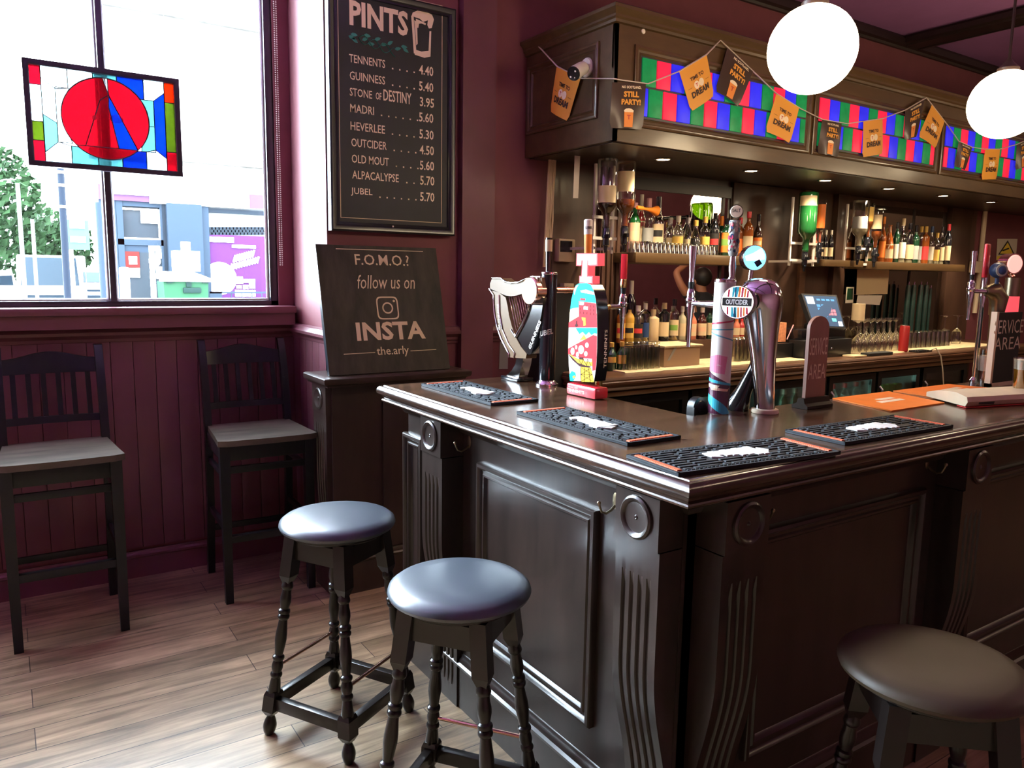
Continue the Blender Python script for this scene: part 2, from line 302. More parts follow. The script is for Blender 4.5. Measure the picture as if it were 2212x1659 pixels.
# wainscot boards below the rail
w = MB(); bw = .097; x = XL+.01
while x < XR-.02:
    x1 = min(x+bw-.002, XR); w.box(((x+x1)/2, YW-.008, .66), (x1-x, .016, 1.02), bev=.002); x += bw
y = YB
while y < YW-.02:
    y1 = min(y+bw-.002, YW-.02); w.box((XR-.008, (y+y1)/2, .66), (.016, y1-y, 1.02), bev=.002); y += bw
struct(w, 'wall_wainscot', 'paint_red')
rail = [(0, 0), (.006, 0), (.010, .006), (.010, .014), (.018, .020), (.020, .034), (.034, .046), (.042, .052), (.044, .066), (.036, .074), (.030, .086), (.014, .092), (0, .092)]
# going +x along the window wall its room side is on the right; then -y along the return wall
struct(MB().sweep([(XL, YW), (XR, YW), (XR, YB), (2.0, YB)], rail, 1.152), 'trim_1', 'paint_red')
struct(MB().sweep([(2.195, YB), (2.44, YB)], rail, 1.150), 'trim_2', 'paint_red')
skirt = [(0, 0), (.020, 0), (.020, .10), (.026, .104), (.026, .116), (.014, .124), (.012, .134), (0, .134)]
struct(MB().sweep([(XL, YW), (XR, YW), (XR, YB), (2.4, YB)], skirt, 0), 'baseboard_front', 'paint_red')
# window
fr = MB()
for lo, hi in (((-2.66, 1.335), (1.216, 1.362)), ((-2.66, 3.22), (1.216, 3.26))): fr.b2((lo[0], 4.085, lo[1]), (hi[0], 4.16, hi[1]), .004)
for a, b in ((-2.66, -2.62), (1.176, 1.216)): fr.b2((a, 4.085, 1.335), (b, 4.16, 3.26), .004)
for a, b in ((.428, .456), (-.76, -.73)): fr.b2((a, 4.075, 1.36), (b, 4.16, 3.23), .004)
wo = struct(fr, 'window_1', 'window_frame')
g = MB()
for a, b in ((-2.62, -.76), (-.73, .428), (.456, 1.176)):
    g.b2((a-.004, 4.118, 1.358), (b+.004, 4.124, 3.23))
tag(struct(g, 'window_1_glass', 'window_glass'), kind='structure')
be = MB()
for a, b in ((-2.62, -.76), (-.73, .428), (.456, 1.176)):
    be.frame((a, 4.117, 1.362), UX, UZ, b-a, 1.858, [(0, 0), (0, .012), (.006, .012), (.012, .006), (.012, 0)])
struct(be, 'window_1_beading', 'steel')
struct(MB().b2((XL, 3.965, 1.300), (1.275, 4.16, 1.335), .006).b2((XL, 3.985, 1.238), (1.272, 4.07, 1.300)), 'window_1_sill', 'paint_red')
# ceiling beams and cornice
corn = [(0, 0), (.018, 0), (.024, -.022), (.05, -.03), (.05, -.075), (.028, -.085), (.022, -.10), (0, -.10)]
def cmould(path, nm): struct(MB().sweep(path, [(o, h) for o, h in corn], ZC), nm, 'dark_trim')
cmould([(XR, YB), (XE, YB)], 'trim_3')
k = 4
for bx in (-.4, 2.75, 5.95, 9.1):
    b = MB(); b.b2((bx-.07, YN, ZC-.075), (bx+.07, YB, ZC))
    b.sweep([(bx-.07, YN), (bx-.07, YB)], [(-o, h*.8) for o, h in corn], ZC); b.sweep([(bx+.07, YN), (bx+.07, YB)], [(o, h*.8) for o, h in corn], ZC)
    struct(b, 'trim_%d' % k, 'dark_trim'); k += 1
for by in (1.0,):
    b = MB(); b.b2((XL, by-.07, ZC-.074), (XE, by+.07, ZC)); b.sweep([(XL, by-.07), (XE, by-.07)], [(o, h*.8) for o, h in corn], ZC); b.sweep([(XL, by+.07), (XE, by+.07)], [(-o, h*.8) for o, h in corn], ZC)
    struct(b, 'trim_%d' % k, 'dark_trim'); k += 1

# ================================================================ BAR
XF, YF = 1.152, 1.078             # outer edges of the counter lip
bar = thing('bar_counter', 'long dark-brown varnished bar counter top with worn moulded edge', 'bar counter', (XF, YF, 1.034))
xin, yin, yend, xend = 1.735, 1.625, 2.668, 4.95
m_ = MB(); P = [(XF+.03, YF+.03), (xend, YF+.03), (xend, yin), (xin, yin), (xin, yend-.03), (XF+.03, yend-.03)]
m_.prism(P, .030, Matrix.Translation((0, 0, 1.070)))
m_.build('counter_top', 'bar_top', bar)
edge = [(-.004, .066), (.004, .0662), (.0075, .0655), (.009, .0625), (.0105, .0632), (.016, .0628), (.022, .0595), (.0265, .054), (.0292, .048), (.030, .042), (.027, .034), (.022, .031), (.016, .029), (.0135, .0255), (.012, .022), (.008, .017), (.007, .0145), (.012, .0135), (.0145, .010), (.0145, .006), (.011, .003), (.002, 0), (-.05, 0), (-.05, .036)]
# travel with outside on the right: from inner end corner -> outer end -> near corner -> right
m_ = MB().sweep([(xin, yend-.03), (XF+.03, yend-.03), (XF+.03, YF+.03), (xend, YF+.03)][::-1], [(-o, h) for o, h in edge], 1.034)
m_.build('moulded_edge', 'bar_edge', bar)

bf = thing('panelled_bar', 'dark panelled bar front with fluted brackets under the counter', 'bar front', (1.26, 1.18, 0))
xp, yp = 1.272, 1.19
m_ = MB(); m_.prism([(xp, yp), (xend-.1, yp), (xend-.1, yp+.05), (xp+.05, yp+.05), (xp+.05, 2.64), (xp, 2.64)], 1.034)
m_.build('panelling', 'bar_wood', bf)
m_ = MB(); m_.prism([(1.735, 1.625), (4.85, 1.625), (4.85, 1.60), (1.71, 1.60), (1.71, 2.63), (1.735, 2.63)], 1.069); m_.b2((1.30, 2.60, 0), (1.71, 2.64, 1.069)); m_.build('inner_carcass', 'bar_wood', bf)
base = [(0, 0), (.014, 0), (.014, .150), (.020, .154), (.022, .164), (.014, .170), (.012, .180), (.006, .186), (.004, .196), (0, .20)]
MB().sweep([(xp+.4, 2.64), (xp, 2.64), (xp, yp), (xend-.1, yp)][::-1], [(-o, h) for o, h in base], 0).build('plinth', 'bar_wood', bf)
MB().sweep([(xp+.4, 2.64), (xp, 2.64), (xp, yp), (xend-.1, yp)][::-1], [(-o, h) for o, h in [(0, 0), (.012, .004), (.020, .018), (.034, .034), (.05, .040), (.05, .05), (0, .05)]], .985).build('cornice', 'bar_wood', bf)
pm = [(0, 0), (0, .014), (.004, .020), (.012, .022), (.018, .018), (.022, .010), (.030, .009), (.034, .014), (.040, .014), (.044, .006), (.050, 0)]
def pan(O, u, w_, h_): MB().frame(O, u, UZ, w_, h_, pm).build('panel_moulding', 'bar_wood', bf)
pan((xp, 2.10, .300), -UY, .605, .612); pan((xp, 2.655, .300), -UY, .155, .612)
for x0, x1 in ((1.50, 2.255), (2.56, 3.32), (3.62, 4.38)): pan((x0, yp, .300), UX, x1-x0, .612)
for lo, hi in (((xp+.0005, 1.545, .34), (xp+.004, 2.055, .87)),):
    MB().b2((xp-.004, lo[1], lo[2]), (xp+.001, hi[1], hi[2])).build('panel', 'bar_wood', bf)
def corbel(O, u, W_=.146):
    # scrolled bracket: block with a turned ring at the top, fluted S-curved pilaster below
    O, u = Vector(O), Vector(u); nn = u.cross(UZ)
    m = MB(); out = .082
    m.slab([O+u*a+nn*0+UZ*z for a, z in ((0, .908), (W_, .908), (W_, 1.03), (0, 1.03))], nn, out+.006)
    N = 26; zs = [.905*(1-i/N) for i in range(N+1)]
    def o_at(z):
        if z > .62: return out
        q = (.62-z)/.40
        return out-.062*(1-math.cos(PI*min(1, q)))/2 if z > .12 else .020
    F = [(0, 0), (.018, 0)]
    for j in range(4):
        c = .031+j*.028; F += [(c-.0075, 0), (c-.004, -.0065), (c+.004, -.0065), (c+.0075, 0)]
    F += [(W_, 0)]
    vs = []; fs = []
    for z in zs:
        fl = 1 if .10 < z < .835 else 0
        for a, dd in F: vs.append(O+u*a+nn*(o_at(z)+dd*fl)+UZ*z)
        vs.append(O+u*W_+UZ*z); vs.append(O+UZ*z)
    k = len(F)+2
    for i in range(N):
        for a in range(k): fs.append((i*k+a, i*k+(a+1) % k, (i+1)*k+(a+1) % k, (i+1)*k+a))
    fs.append(tuple(range(k))); fs.append(tuple(N*k+a for a in range(k-1, -1, -1)))
    m.add(vs, fs)
    o = m.build('bracket', 'bar_wood', bf, smooth=30)
    C = O+u*(W_/2)+UZ*.972+nn*(out+.006); M = Matrix.Translation(C) @ nn.to_track_quat('Z', 'Y').to_matrix().to_4x4()
    r = MB().lathe([(.0, .0012), (.0035, .0035), (.006, .0012), (.032, .0012), (.036, .002), (.040, .0065), (.046, .0085), (.051, .005), (.052, 0)], 40, M, caps=False)
    r.build('rosette', 'bar_wood', bf) if False else r.build('rosette', 'bar_wood', o)
corbel((xp, 2.362, 0), -UY); corbel((xp, 1.338, 0), -UY)
corbel((1.30, yp, 0), UX); corbel((2.335, yp, 0), UX); corbel((3.40, yp, 0), UX)
MB().b2((xp-.012, 1.19, .2), (xp+.05, 1.20, 1.0)).build('corner_post', 'bar_wood', bf)

def hook(nm, O, u, label):
    O, u = Vector(O), Vector(u); nn = u.cross(UZ)
    t_ = thing('coat_hook', label, 'coat hook', O, group='coat hooks along the bar front')
    Mx = Matrix.Translation(O) @ Matrix((( u.x, 0, nn.x, 0), (u.y, 0, nn.y, 0), (0, 1, 0, 0), (0, 0, 0, 1)))
    MB().lathe([(.010, 0), (.0105, .0015), (.007, .003), (0, .0034)], 16, Mx @ Matrix.Diagonal((1, 2.1, 1, 1))).build('back_plate', 'old_brass', t_)
    pts = [O+nn*.002-UZ*.012, O+nn*.014-UZ*.022, O+nn*.030-UZ*.028, O+nn*.045-UZ*.022, O+nn*.052-UZ*.008, O+nn*.055+UZ*.003]
    a = MB().tube(pts, [.0035, .0034, .0032, .003, .003, .0032], 8); a.ball(pts[-1], .0055, 10); a.build('prong', 'old_brass', t_)
_h = at(1014, 955, X=xp); hook('a', (xp, _h.y, _h.z), -UY, 'brass coat hook on the bar end beside the far bracket')
_h = at(1330, 1082, X=xp); hook('b', (xp, _h.y, _h.z), -UY, 'brass coat hook on the bar end beside the corner bracket')
hook('c', (1.50, yp, .97), UX, 'brass coat hook on the shaded bar side by the corner bracket')
hook('d', (2.275, yp, .985), UX, 'brass coat hook on the shaded bar side, left of its second bracket')
hook('e', (2.52, yp, .985), UX, 'brass coat hook on the shaded bar side, right of its second bracket')

# wall-side end piece of the bar (behind the hatch gap)
bk = thing('bar_return', 'dark wooden cupboard-height bar stub against the red wall', 'bar return', (1.5, 3.40, 0))
m_ = MB().b2((1.225, 3.335, 0), (1.86, 3.555, 1.0)); m_.b2((1.29, 3.328, .12), (1.80, 3.34, .13)); m_.b2((1.47, 3.322, .2), (1.80, 3.336, .92), .006); m_.build('carcass', 'block_wood', bk)
MB().sweep([(1.225, 3.555), (1.225, 3.335), (1.86, 3.335), (1.86, 3.5)][::-1], [(-o, h) for o, h in base], 0).build('plinth', 'block_wood', bk)
m_ = MB().b2((1.20, 3.30, 1.005), (1.885, 3.555, 1.045)); m_.build('cap', 'block_wood', bk)
MB().sweep([(1.20, 3.555), (1.20, 3.30), (1.885, 3.30), (1.885, 3.52)][::-1], [(-o, h) for o, h in [(.0, 0), (.012, 0), (.014, .010), (.03, .016), (.034, .026), (.034, .040), (.022, .046), (0, .046)]], 1.0).build('moulded_edge', 'block_wood', bk)
_bf = bf; bf = bk
def corbel2():
    O, u, W_ = Vector((1.225, 3.52, 0)), -UY, .17; nn = -UX; m = MB()
    m.b2((1.198, 3.345, .87), (1.226, 3.525, 1.0)); N = 16; vs = []; fs = []
    F = [(0, 0), (.02, 0)]
    for j in range(4):
        c = .042+j*.030; F += [(c-.008, 0), (c-.004, -.006), (c+.004, -.006), (c+.008, 0)]
    F += [(W_, 0)]
    for i in range(N+1):
        z = .87*(1-i/N); o_ = .024 if z > .55 else .024-.016*min(1, (.55-z)/.35)
        for a, d_ in F: vs.append(O+u*a+nn*(o_+(d_ if .1 < z < .80 else 0))+UZ*z)
        vs.append(O+u*W_+UZ*z); vs.append(O+UZ*z)
    k = len(F)+2
    for i in range(N):
        for a in range(k): fs.append((i*k+a, i*k+(a+1) % k, (i+1)*k+(a+1) % k, (i+1)*k+a))
    m.add(vs, fs); o = m.build('bracket', 'block_wood', bk, smooth=30)
    M = Matrix.Translation((1.198, 3.435, .935)) @ nn.to_track_quat('Z', 'Y').to_matrix().to_4x4()
    MB().lathe([(.0, .0012), (.004, .004), (.006, .0012), (.030, .0012), (.038, .006), (.044, .008), (.050, .004), (.051, 0)], 32, M, caps=False).build('rosette', 'block_wood', o)
corbel2(); bf = _bf

# ================================================================ MENU BOARD
YM = YB-.035
A = at(714, 494, Y=YM); B = at(980, 509, Y=YM)
x0, x1, z0, z1 = A.x, B.x, (A.z+B.z)/2-.005, 2.80
mb_ = thing('menu_board', 'tall black framed chalk menu board listing pints and prices', 'menu board', ((x0+x1)/2, YB-.012, z0))
MB().b2((x0+.02, YM-.004, z0+.02), (x1-.02, YB-.002, z1-.02)).build('panel', 'chalk_board', mb_)
MB().frame((x0, YM, z0), UX, UZ, x1-x0, z1-z0, [(0, -.033), (0, .012), (.008, .018), (.022, .014), (.03, .006), (.040, .010), (.044, .002), (.044, -.01)]).build('frame', 'board_frame', mb_)
YT = YM-.004
def zz(zx, zy): return at(640+zx/2.9615, zy/2.9615, Y=YT)
def T2(m, s, a, b, base, cap, bold=.006, th=.0008):
    p, q, tp = zz(a, base), zz(b, base), zz(a, base-cap); m.text(s, p, UX, UZ, q.x-p.x, tp.z-p.z, th, bold)
m_ = MB()
c0, c1 = zz(283, 1392), zz(930, 1435); zt = zz(930, 40).z
for lo, hi in (((c0.x, c0.z), (c0.x+.003, zt)), ((c1.x-.003, c0.z), (c1.x, zt)), ((c0.x, c0.z), (c1.x, c0.z+.003)), ((c0.x, zt), (c1.x, zt+.003))): m_.b2((lo[0], YT-.001, lo[1]), (hi[0], YT, hi[1]))
m_.build('border_line', 'lettering_gold', mb_)
m_ = MB(); T2(m_, 'PINTS', 340, 715, 160, 165, .035); m_.build('heading', 'lettering_cream', mb_)
m_ = MB()
rows = [('TENNENTS', 338, 568, 397, '4.40', 785), ('GUINNESS', 342, 568, 507, '5.40', 785), (None, 0, 0, 612, '3.95', 790), ('MADRI', 345, 497, 716, '5.60', 785), ('HEVERLEE', 347, 567, 830, '5.30', 787), ('OUTCIDER', 352, 578, 936, '4.50', 789), ('OLD MOUT', 355, 592, 1040, '5.60', 790), ('ALPACALYPSE', 358, 655, 1142, '5.70', 792), ('JUBEL', 350, 487, 1252, '5.70', 792)]
for nm, a, b, bs, pr, pa in rows:
    z = zz(345, bs).z
    if nm: T2(m_, nm, a, b, bs, 53)
    else:
        T2(m_, 'STONE', 342, 485, 612, 52); p = zz(503, 0); q = zz(540, 0); m_.text('OF', (p.x, YT, z), UX, UZ, q.x-p.x, .033, .0008, .012); p = zz(553, 0); q = zz(735, 0); m_.text('DESTINY', (p.x, YT, z), UX, UZ, q.x-p.x, .052, .0008, .012)
    p, q = zz(pa, bs), zz(pa+91, bs); m_.text(pr, (p.x, YT, z-.001), UX, UZ, q.x-p.x, .044, .0008, .014)
    if nm:
        d = b+48 if b > 600 else b+44
        while d < pa-12:
            xx = zz(d, bs).x; m_.b2((xx, YT-.0012, z), (xx+.0065, YT, z+.0065)); d += 46
m_.build('price_list', 'lettering_cream', mb_)
def pz(pts): return [zz(*p) for p in pts]
m_ = MB()
for pl in ([(738, 100), (745, 80), (770, 70), (790, 58), (815, 66), (835, 65), (850, 85), (868, 95), (880, 125), (874, 150), (866, 180), (848, 182), (838, 160), (842, 130), (812, 140), (790, 120), (765, 112)], [(735, 100), (750, 105), (768, 335), (752, 342)], [(852, 200), (863, 200), (858, 362), (845, 350)], [(752, 315), (800, 330), (848, 325), (858, 362), (820, 370), (758, 350)], [(755, 130), (772, 140), (776, 280), (768, 290)], [(765, 120), (830, 150), (826, 160), (800, 150), (785, 152), (780, 180), (768, 172)]):
    m_.slab(pz(pl), (0, -1, 0), .001)
m_.build('pint_drawing', 'lettering_cream', mb_)
m_ = MB()
for s in range(2):
    pts = [zz(400+i*11, 225+i*4.4+(28 if s else -28)*math.sin(i*.52)+18) for i in range(22)]
    m_.tube([(p.x, YT-.0008, p.z) for p in pts], .0042, 6, flat=.3)
for cx_, cy_, an in ((370, 222, .3), (375, 258, -.3), (355, 240, 0), (690, 300, .3), (700, 322, -.2), (650, 312, .6), (440, 250, .8), (480, 282, .4), (520, 250, .7), (560, 285, .5), (600, 275, .9), (455, 228, .2)):
    c = zz(cx_, cy_); L_, Wd = .017, .008; ca, sa = math.cos(an-.3), math.sin(an-.3)
    m_.slab([(c.x+(u_*ca-v_*sa), YT, c.z+(u_*sa+v_*ca)) for u_, v_ in ((-L_, 0), (-L_*.4, Wd), (L_*.4, Wd*.8), (L_, 0), (L_*.4, -Wd*.8), (-L_*.4, -Wd))], (0, -1, 0), .001)
m_.build('leaf_ornament', 'leaf_green', mb_)
c = at(640+618/2.9615, 1449/2.9615, Y=YM-.012); MB().lathe([(.005, 0), (.004, .002), (0, .0028)], 12, Matrix.Translation((c.x, YM-.0135, c.z)) @ Matrix.Rotation(PI/2, 4, 'X')).build('screw', 'white_plastic', mb_)

# ================================================================ F.O.M.O. BOARD leaning on the stub
P00, P10, P11, P01 = Vector((1.222, 3.348, 1.048)), Vector((1.842, 3.348, 1.048)), Vector((1.842, 3.505, 1.64)), Vector((1.222, 3.505, 1.64))
fb = thing('chalk_sign', 'dark wooden sign leaning on the wall with gold follow-us lettering', 'sign', P00.lerp(P10, .5))
v_ = (P01-P00).normalized(); n_ = UX.cross(v_)
MB().slab([P00, P10, P11, P01], -n_, .028).build('board', 'board_wood', fb)
m_ = MB(); m_.slab([P00, P01, P01-UX*.002, P00-UX*.002], -n_, .028); m_.build('side_edge', 'board_frame', fb)
def fpos(zx, zy):      # zoom pixel on the sign face
    d = ray(640+zx/3.072, 500+zy/3.072); t = (P00-Vector((0, 0, HC))).dot(n_)/d.dot(n_); return Vector((0, 0, HC))+d*t
def ftxt(m, s, a, b, base, cap, bold=.01, shear=0):
    p, q, r = fpos(a, base), fpos(b, base), fpos(a, base-cap); m.text(s, p, UX, v_, (q-p).dot(UX), (r-p).dot(v_), .0012, bold, shear)
m_ = MB(); ftxt(m_, 'F.O.M.O.?', 392, 750, 222, 72, .008); ftxt(m_, 'follow us on', 408, 790, 380, 92, -.002, .25); ftxt(m_, 'INSTA', 405, 862, 728, 125, .03); ftxt(m_, 'the.arly', 538, 752, 838, 72, .004)
def fline(a, b, th): p, q = fpos(*a), fpos(*b); m_.slab([p-v_*th, q-v_*th, q+v_*th, p+v_*th], n_, .0012)
fline((262, 115), (840, 133), .0016); fline((315, 815), (523, 803), .0014); fline((758, 793), (928, 783), .0014)
m_.build('lettering', 'lettering_gold', fb)
m_ = MB(); c = fpos(606, 508)
def ring(c, ro, ri, n=32, sq=None):
    vs = []; fs = []
    for i in range(n):
        a = 2*PI*i/n; q = (abs(math.cos(a))**6+abs(math.sin(a))**6)**(-1/6) if sq else 1
        for r in (ro, ri): vs.append(c+UX*r*q*math.cos(a)+v_*r*q*math.sin(a)+n_*.0012)
    for i in range(n): j = (i+1) % n; fs.append((2*i, 2*j, 2*j+1, 2*i+1))
    m_.add(vs, fs)
ring(c, .056, .0495, 48, True); ring(c, .028, .021); ring(c+UX*.036+v_*.034, .006, 0)
m_.build('camera_emblem', 'lettering_gold', fb)
# ================================================================ STOOLS
def make_stool(label, vin):
    t_ = thing('bar_stool', label, 'stool', (0, 0, 0), group='round turned-leg bar stools')
    m = MB().lathe([(0, .688), (.150, .688), (.172, .6905), (.183, .697), (.187, .706), (.184, .716), (.172, .7255), (.150, .732), (.11, .7365), (.06, .7385), (0, .739)], 48); m.build('seat_cushion', vin, t_, world=False)
    m = MB().lathe([(.0, .674), (.150, .674), (.158, .680), (.158, .689), (0, .689)], 40); m.build('seat_board', 'stool_wood', t_, world=False)
    top, bot = .098, .166
    L = {}
    for i, (sx, sy) in enumerate(((-1, -1), (1, -1), (1, 1), (-1, 1))):
        p0 = Vector((sx*top, sy*top, .678)); p1 = Vector((sx*bot, sy*bot, 0)); L[i] = (p0, p1)
        m = MB(); d = (p1-p0); at_ = lambda q: p0+d*q
        ax = Matrix.Translation(p0) @ d.to_track_quat('Z', 'Y').to_matrix().to_4x4(); ln = d.length
        def blk(a, b, hw, hb):
            A, B = at_(a), at_(b); vs = []
            for P, h in ((A, hw), (B, hb)):
                for a_, b_ in ((-1, -1), (1, -1), (1, 1), (-1, 1)): vs.append(P+Vector((a_*h, b_*h, 0)))
            m.add(vs, [(3, 2, 1, 0), (4, 5, 6, 7), (0, 1, 5, 4), (1, 2, 6, 5), (2, 3, 7, 6), (3, 0, 4, 7)])
        blk(0, .20, .0215, .0215); blk(.20, .235, .0215, .013)
        m.turned(p0, p1, [(.013, .22), (.018, .245), (.0195, .255), (.018, .265), (.0145, .27), (.0155, .29), (.018, .31), (.0185, .33), (.015, .355), (.0135, .365), (.0185, .372), (.0195, .38), (.0185, .388), (.0145, .392), (.0185, .398), (.0195, .406), (.018, .414), (.0135, .42), (.0155, .45), (.0185, .49), (.019, .52), (.016, .56), (.013, .595), (.0185, .602), (.0195, .61), (.018, .618), (.0145, .624), (.018, .645), (.0185, .66), (.015, .68), (.0185, .688), (.0195, .696), (.018, .704), (.0145, .71), (.0175, .74), (.020, .78), (.0195, .80)], 18)
        blk(.775, .795, .018, .0225); blk(.795, .875, .0225, .0225); blk(.875, .90, .0225, .013)
        m.turned(p0, p1, [(.011, .885), (.012, .905), (.0175, .925), (.0215, .945), (.022, .96), (.019, .982), (.013, 1.0)], 18)
        m.build('leg', 'stool_wood', t_, world=False)
    for i in range(4):
        j = (i+1) % 4
        a, b = (L[i][0].lerp(L[i][1], q) for q in (0, 0)) if False else (L[i][0].lerp(L[i][1], .07), L[j][0].lerp(L[j][1], .07))
        c = (a+b)/2; dd = b-a; MB().box(c, (dd.length-.03, .02, .062), Euler((0, 0, math.atan2(dd.y, dd.x)))).build('apron', 'stool_wood', t_, world=False)
        a, b = L[i][0].lerp(L[i][1], .835), L[j][0].lerp(L[j][1], .835); c = (a+b)/2; dd = b-a
        MB().box(c, (dd.length-.036, .026, .042), Euler((0, 0, math.atan2(dd.y, dd.x))), bev=.003).build('stretcher', 'stool_wood', t_, world=False)
        if i % 2 == 0:
            a, b = L[i][0].lerp(L[i][1], .655), L[j][0].lerp(L[j][1], .655); d = (b-a).normalized()*.012
            tag(MB().cyl(a+d, b-d, .006, None, 12).build('foot_rail', 'copper', t_, world=False), 'polished metal foot rail')
    return t_
def put(o, loc, rz=0):
    o.location = loc; o.rotation_euler = (0, 0, rz); XFM[o.name] = Matrix.Translation(Vector(loc)) @ Matrix.Rotation(rz, 4, 'Z'); return o
s1 = make_stool('round black-topped wooden bar stool nearest the two tall chairs', 'vinyl'); put(s1, (.873, 2.342, 0), math.radians(30))
P = at(993, 1266, Z=.713); s2 = dup(s1, (P.x, P.y, 0), math.radians(127), 'round black-topped wooden bar stool in front of the panelled bar end')
P = at(2014, 1438, Z=.713)
s3 = dup(s1, (P.x, P.y, 0), math.radians(48), 'dim brown-topped bar stool cut off by the bottom right corner')
for c in s3.children:
    if c.name.startswith('seat_cushion'): c.data = c.data.copy(); c.data.materials[0] = MATS['brown_vinyl']

# ================================================================ TALL CHAIRS
def make_chair(label):
    t_ = thing('high_chair', label, 'chair', (0, 0, 0), group='tall slat-back wooden chairs by the window wall')
    # origin: middle of the front edge on the floor; +y goes to the back
    hw = .19; k = dict(world=False)
    m = MB(); N = 10; pts = []
    for i in range(13):
        u = -1+i/6; pts.append((u*.222, -.022-.010*(1-u*u) if abs(u) < .95 else -.008))
    poly = pts+[(.212, .12), (.195, .40), (-.195, .40), (-.212, .12)]
    m.prism(poly, .026, Matrix.Translation((0, 0, .742)))
    tag(m.build('seat', 'seat_wood', t_, **k), 'worn varnished wooden seat')
    for s in (-1, 1):
        m = MB(); vs = []
        for z, h, yy in ((0, .0165, .03), (.742, .022, .03)):
            for a, b in ((-1, -1), (1, -1), (1, 1), (-1, 1)): vs.append((s*hw+a*h, yy+b*h, z))
        m.add(vs, [(3, 2, 1, 0), (4, 5, 6, 7), (0, 1, 5, 4), (1, 2, 6, 5), (2, 3, 7, 6), (3, 0, 4, 7)]); m.build('leg', 'chair_wood', t_, **k)
        prof = [(.455, 0), (.40, .35), (.385, .72), (.392, .80), (.418, .95), (.455, 1.08), (.485, 1.15), (.500, 1.172), (.520, 1.174)]
        m = MB(); vs = []; fs = []
        for i, (yy, z) in enumerate(prof):
            d_ = .042 if 1 < i < 6 else (.036 if i < 2 else (.030 if i < 8 else .012)); 
            for a, b in ((-1, 0), (1, 0), (1, 1), (-1, 1)): vs.append((s*(hw+.002)+a*.0165, yy+b*d_-.015, z))
        n = len(prof)
        for i in range(n-1):
            for q in range(4): fs.append((i*4+q, i*4+(q+1) % 4, (i+1)*4+(q+1) % 4, (i+1)*4+q))
        fs += [(3, 2, 1, 0), tuple((n-1)*4+q for q in range(4))]; m.add(vs, fs); m.build('leg', 'chair_wood', t_, **k)
    def railc(z0, z1, y0, y1, bulge, crown, th, nm):
        m = MB(); vs = []; fs = []; N = 14
        for i in range(N+1):
            u = -1+2*i/N; xx = u*(hw-.012); by = bulge*(1-u*u); zt = z1+crown*(math.cos(u*PI)*.5+.5)
            vs += [(xx, y0+by, z0), (xx, y1+by, zt), (xx, y1+by+th, zt), (xx, y0+by+th, z0)]
        for i in range(N):
            for q in range(4): fs.append((i*4+q, i*4+(q+1) % 4, (i+1)*4+(q+1) % 4, (i+1)*4+q))
        fs += [(3, 2, 1, 0), tuple(N*4+q for q in range(4))]; m.add(vs, fs); m.build(nm, 'chair_wood', t_, **k)
    railc(1.055, 1.118, .452, .470, .022, .030, .018, 'top_rail'); railc(.842, .872, .404, .410, .018, 0, .016, 'back_rail')
    for i in range(6):
        u = -1+2*(i+.5)/6; xx = u*(hw-.02); by = .02*(1-u*u)
        m = MB(); vs = []
        for z, yy in ((.868, .413), (1.062, .458)):
            for a, b in ((-1, 0), (1, 0), (1, 1), (-1, 1)): vs.append((xx+a*.010, yy+by+b*.010, z))
        m.add(vs, [(3, 2, 1, 0), (4, 5, 6, 7), (0, 1, 5, 4), (1, 2, 6, 5), (2, 3, 7, 6), (3, 0, 4, 7)]); m.build('slat', 'chair_wood', t_, **k)
    for lo, hi, nm in (((-hw, .018, .668), (hw, .040, .742), 'apron'), ((-hw, .375, .668), (hw, .395, .742), 'apron'), ((-hw-.011, .03, .668), (-hw+.011, .39, .742), 'apron'), ((hw-.011, .03, .668), (hw+.011, .39, .742), 'apron'),
                       ((-hw, .022, .608), (hw, .038, .640), 'stretcher'), ((-hw, .015, .285), (hw, .043, .318), 'stretcher'), ((-hw, .408, .23), (hw, .424, .26), 'stretcher'),
                       ((-hw-.009, .03, .335), (-hw+.009, .41, .365), 'stretcher'), ((hw-.009, .03, .335), (hw+.009, .41, .365), 'stretcher'), ((-hw-.008, .03, .585), (-hw+.008, .40, .612), 'stretcher'), ((hw-.008, .03, .585), (hw+.008, .40, .612), 'stretcher')):
        MB().b2(lo, hi, .002).build(nm, 'chair_wood', t_, **k)
    return t_
c1 = make_chair('tall dark slat-back chair under the hanging stained glass, cut off at the left'); put(c1, (.158, 3.44, 0), 0)
c2 = dup(c1, (.975, 3.478, 0), math.radians(-2), 'tall dark slat-back chair in the corner beside the leaning wooden sign')

# ================================================================ STAINED GLASS PANEL hanging in the window
Ys = 4.045
Q = [at(50, 128, Y=Ys), at(387, 170, Y=Ys), at(392, 382, Y=Ys), at(58, 358, Y=Ys)]
sx0, sx1 = (Q[0].x+Q[3].x)/2, (Q[1].x+Q[2].x)/2; sz1, sz0 = (Q[0].z+Q[1].z)/2, (Q[2].z+Q[3].z)/2
sg = thing('stained_glass_panel', 'framed stained glass letter A roundel hanging in the window', 'stained glass', ((sx0+sx1)/2, Ys, sz0))
MB().frame((sx0, Ys-.012, sz0), UX, UZ, sx1-sx0, sz1-sz0, [(0, -.03), (0, .006), (.020, .006), (.024, .002), (.024, -.03)]).build('frame', 'window_frame', sg)
ix0, ix1, iz0, iz1 = sx0+.022, sx1-.022, sz0+.022, sz1-.022; iw, ih = ix1-ix0, iz1-iz0
pieces = {}; leads = MB()
def ipt(a, b): return (ix0+a*iw, iz0+b*ih)
def piece(mt, poly, off=0):
    MB().slab([(x, Ys+off, z) for x, z in poly], (0, 1, 0), .003).build('glass_piece', mt, sg)
    n = len(poly)
    for i in range(n):
        a, b = poly[i], poly[(i+1) % n]; leads.tube([(a[0], Ys-.001+off, a[1]), (b[0], Ys-.001+off, b[1])], .0022, 6)
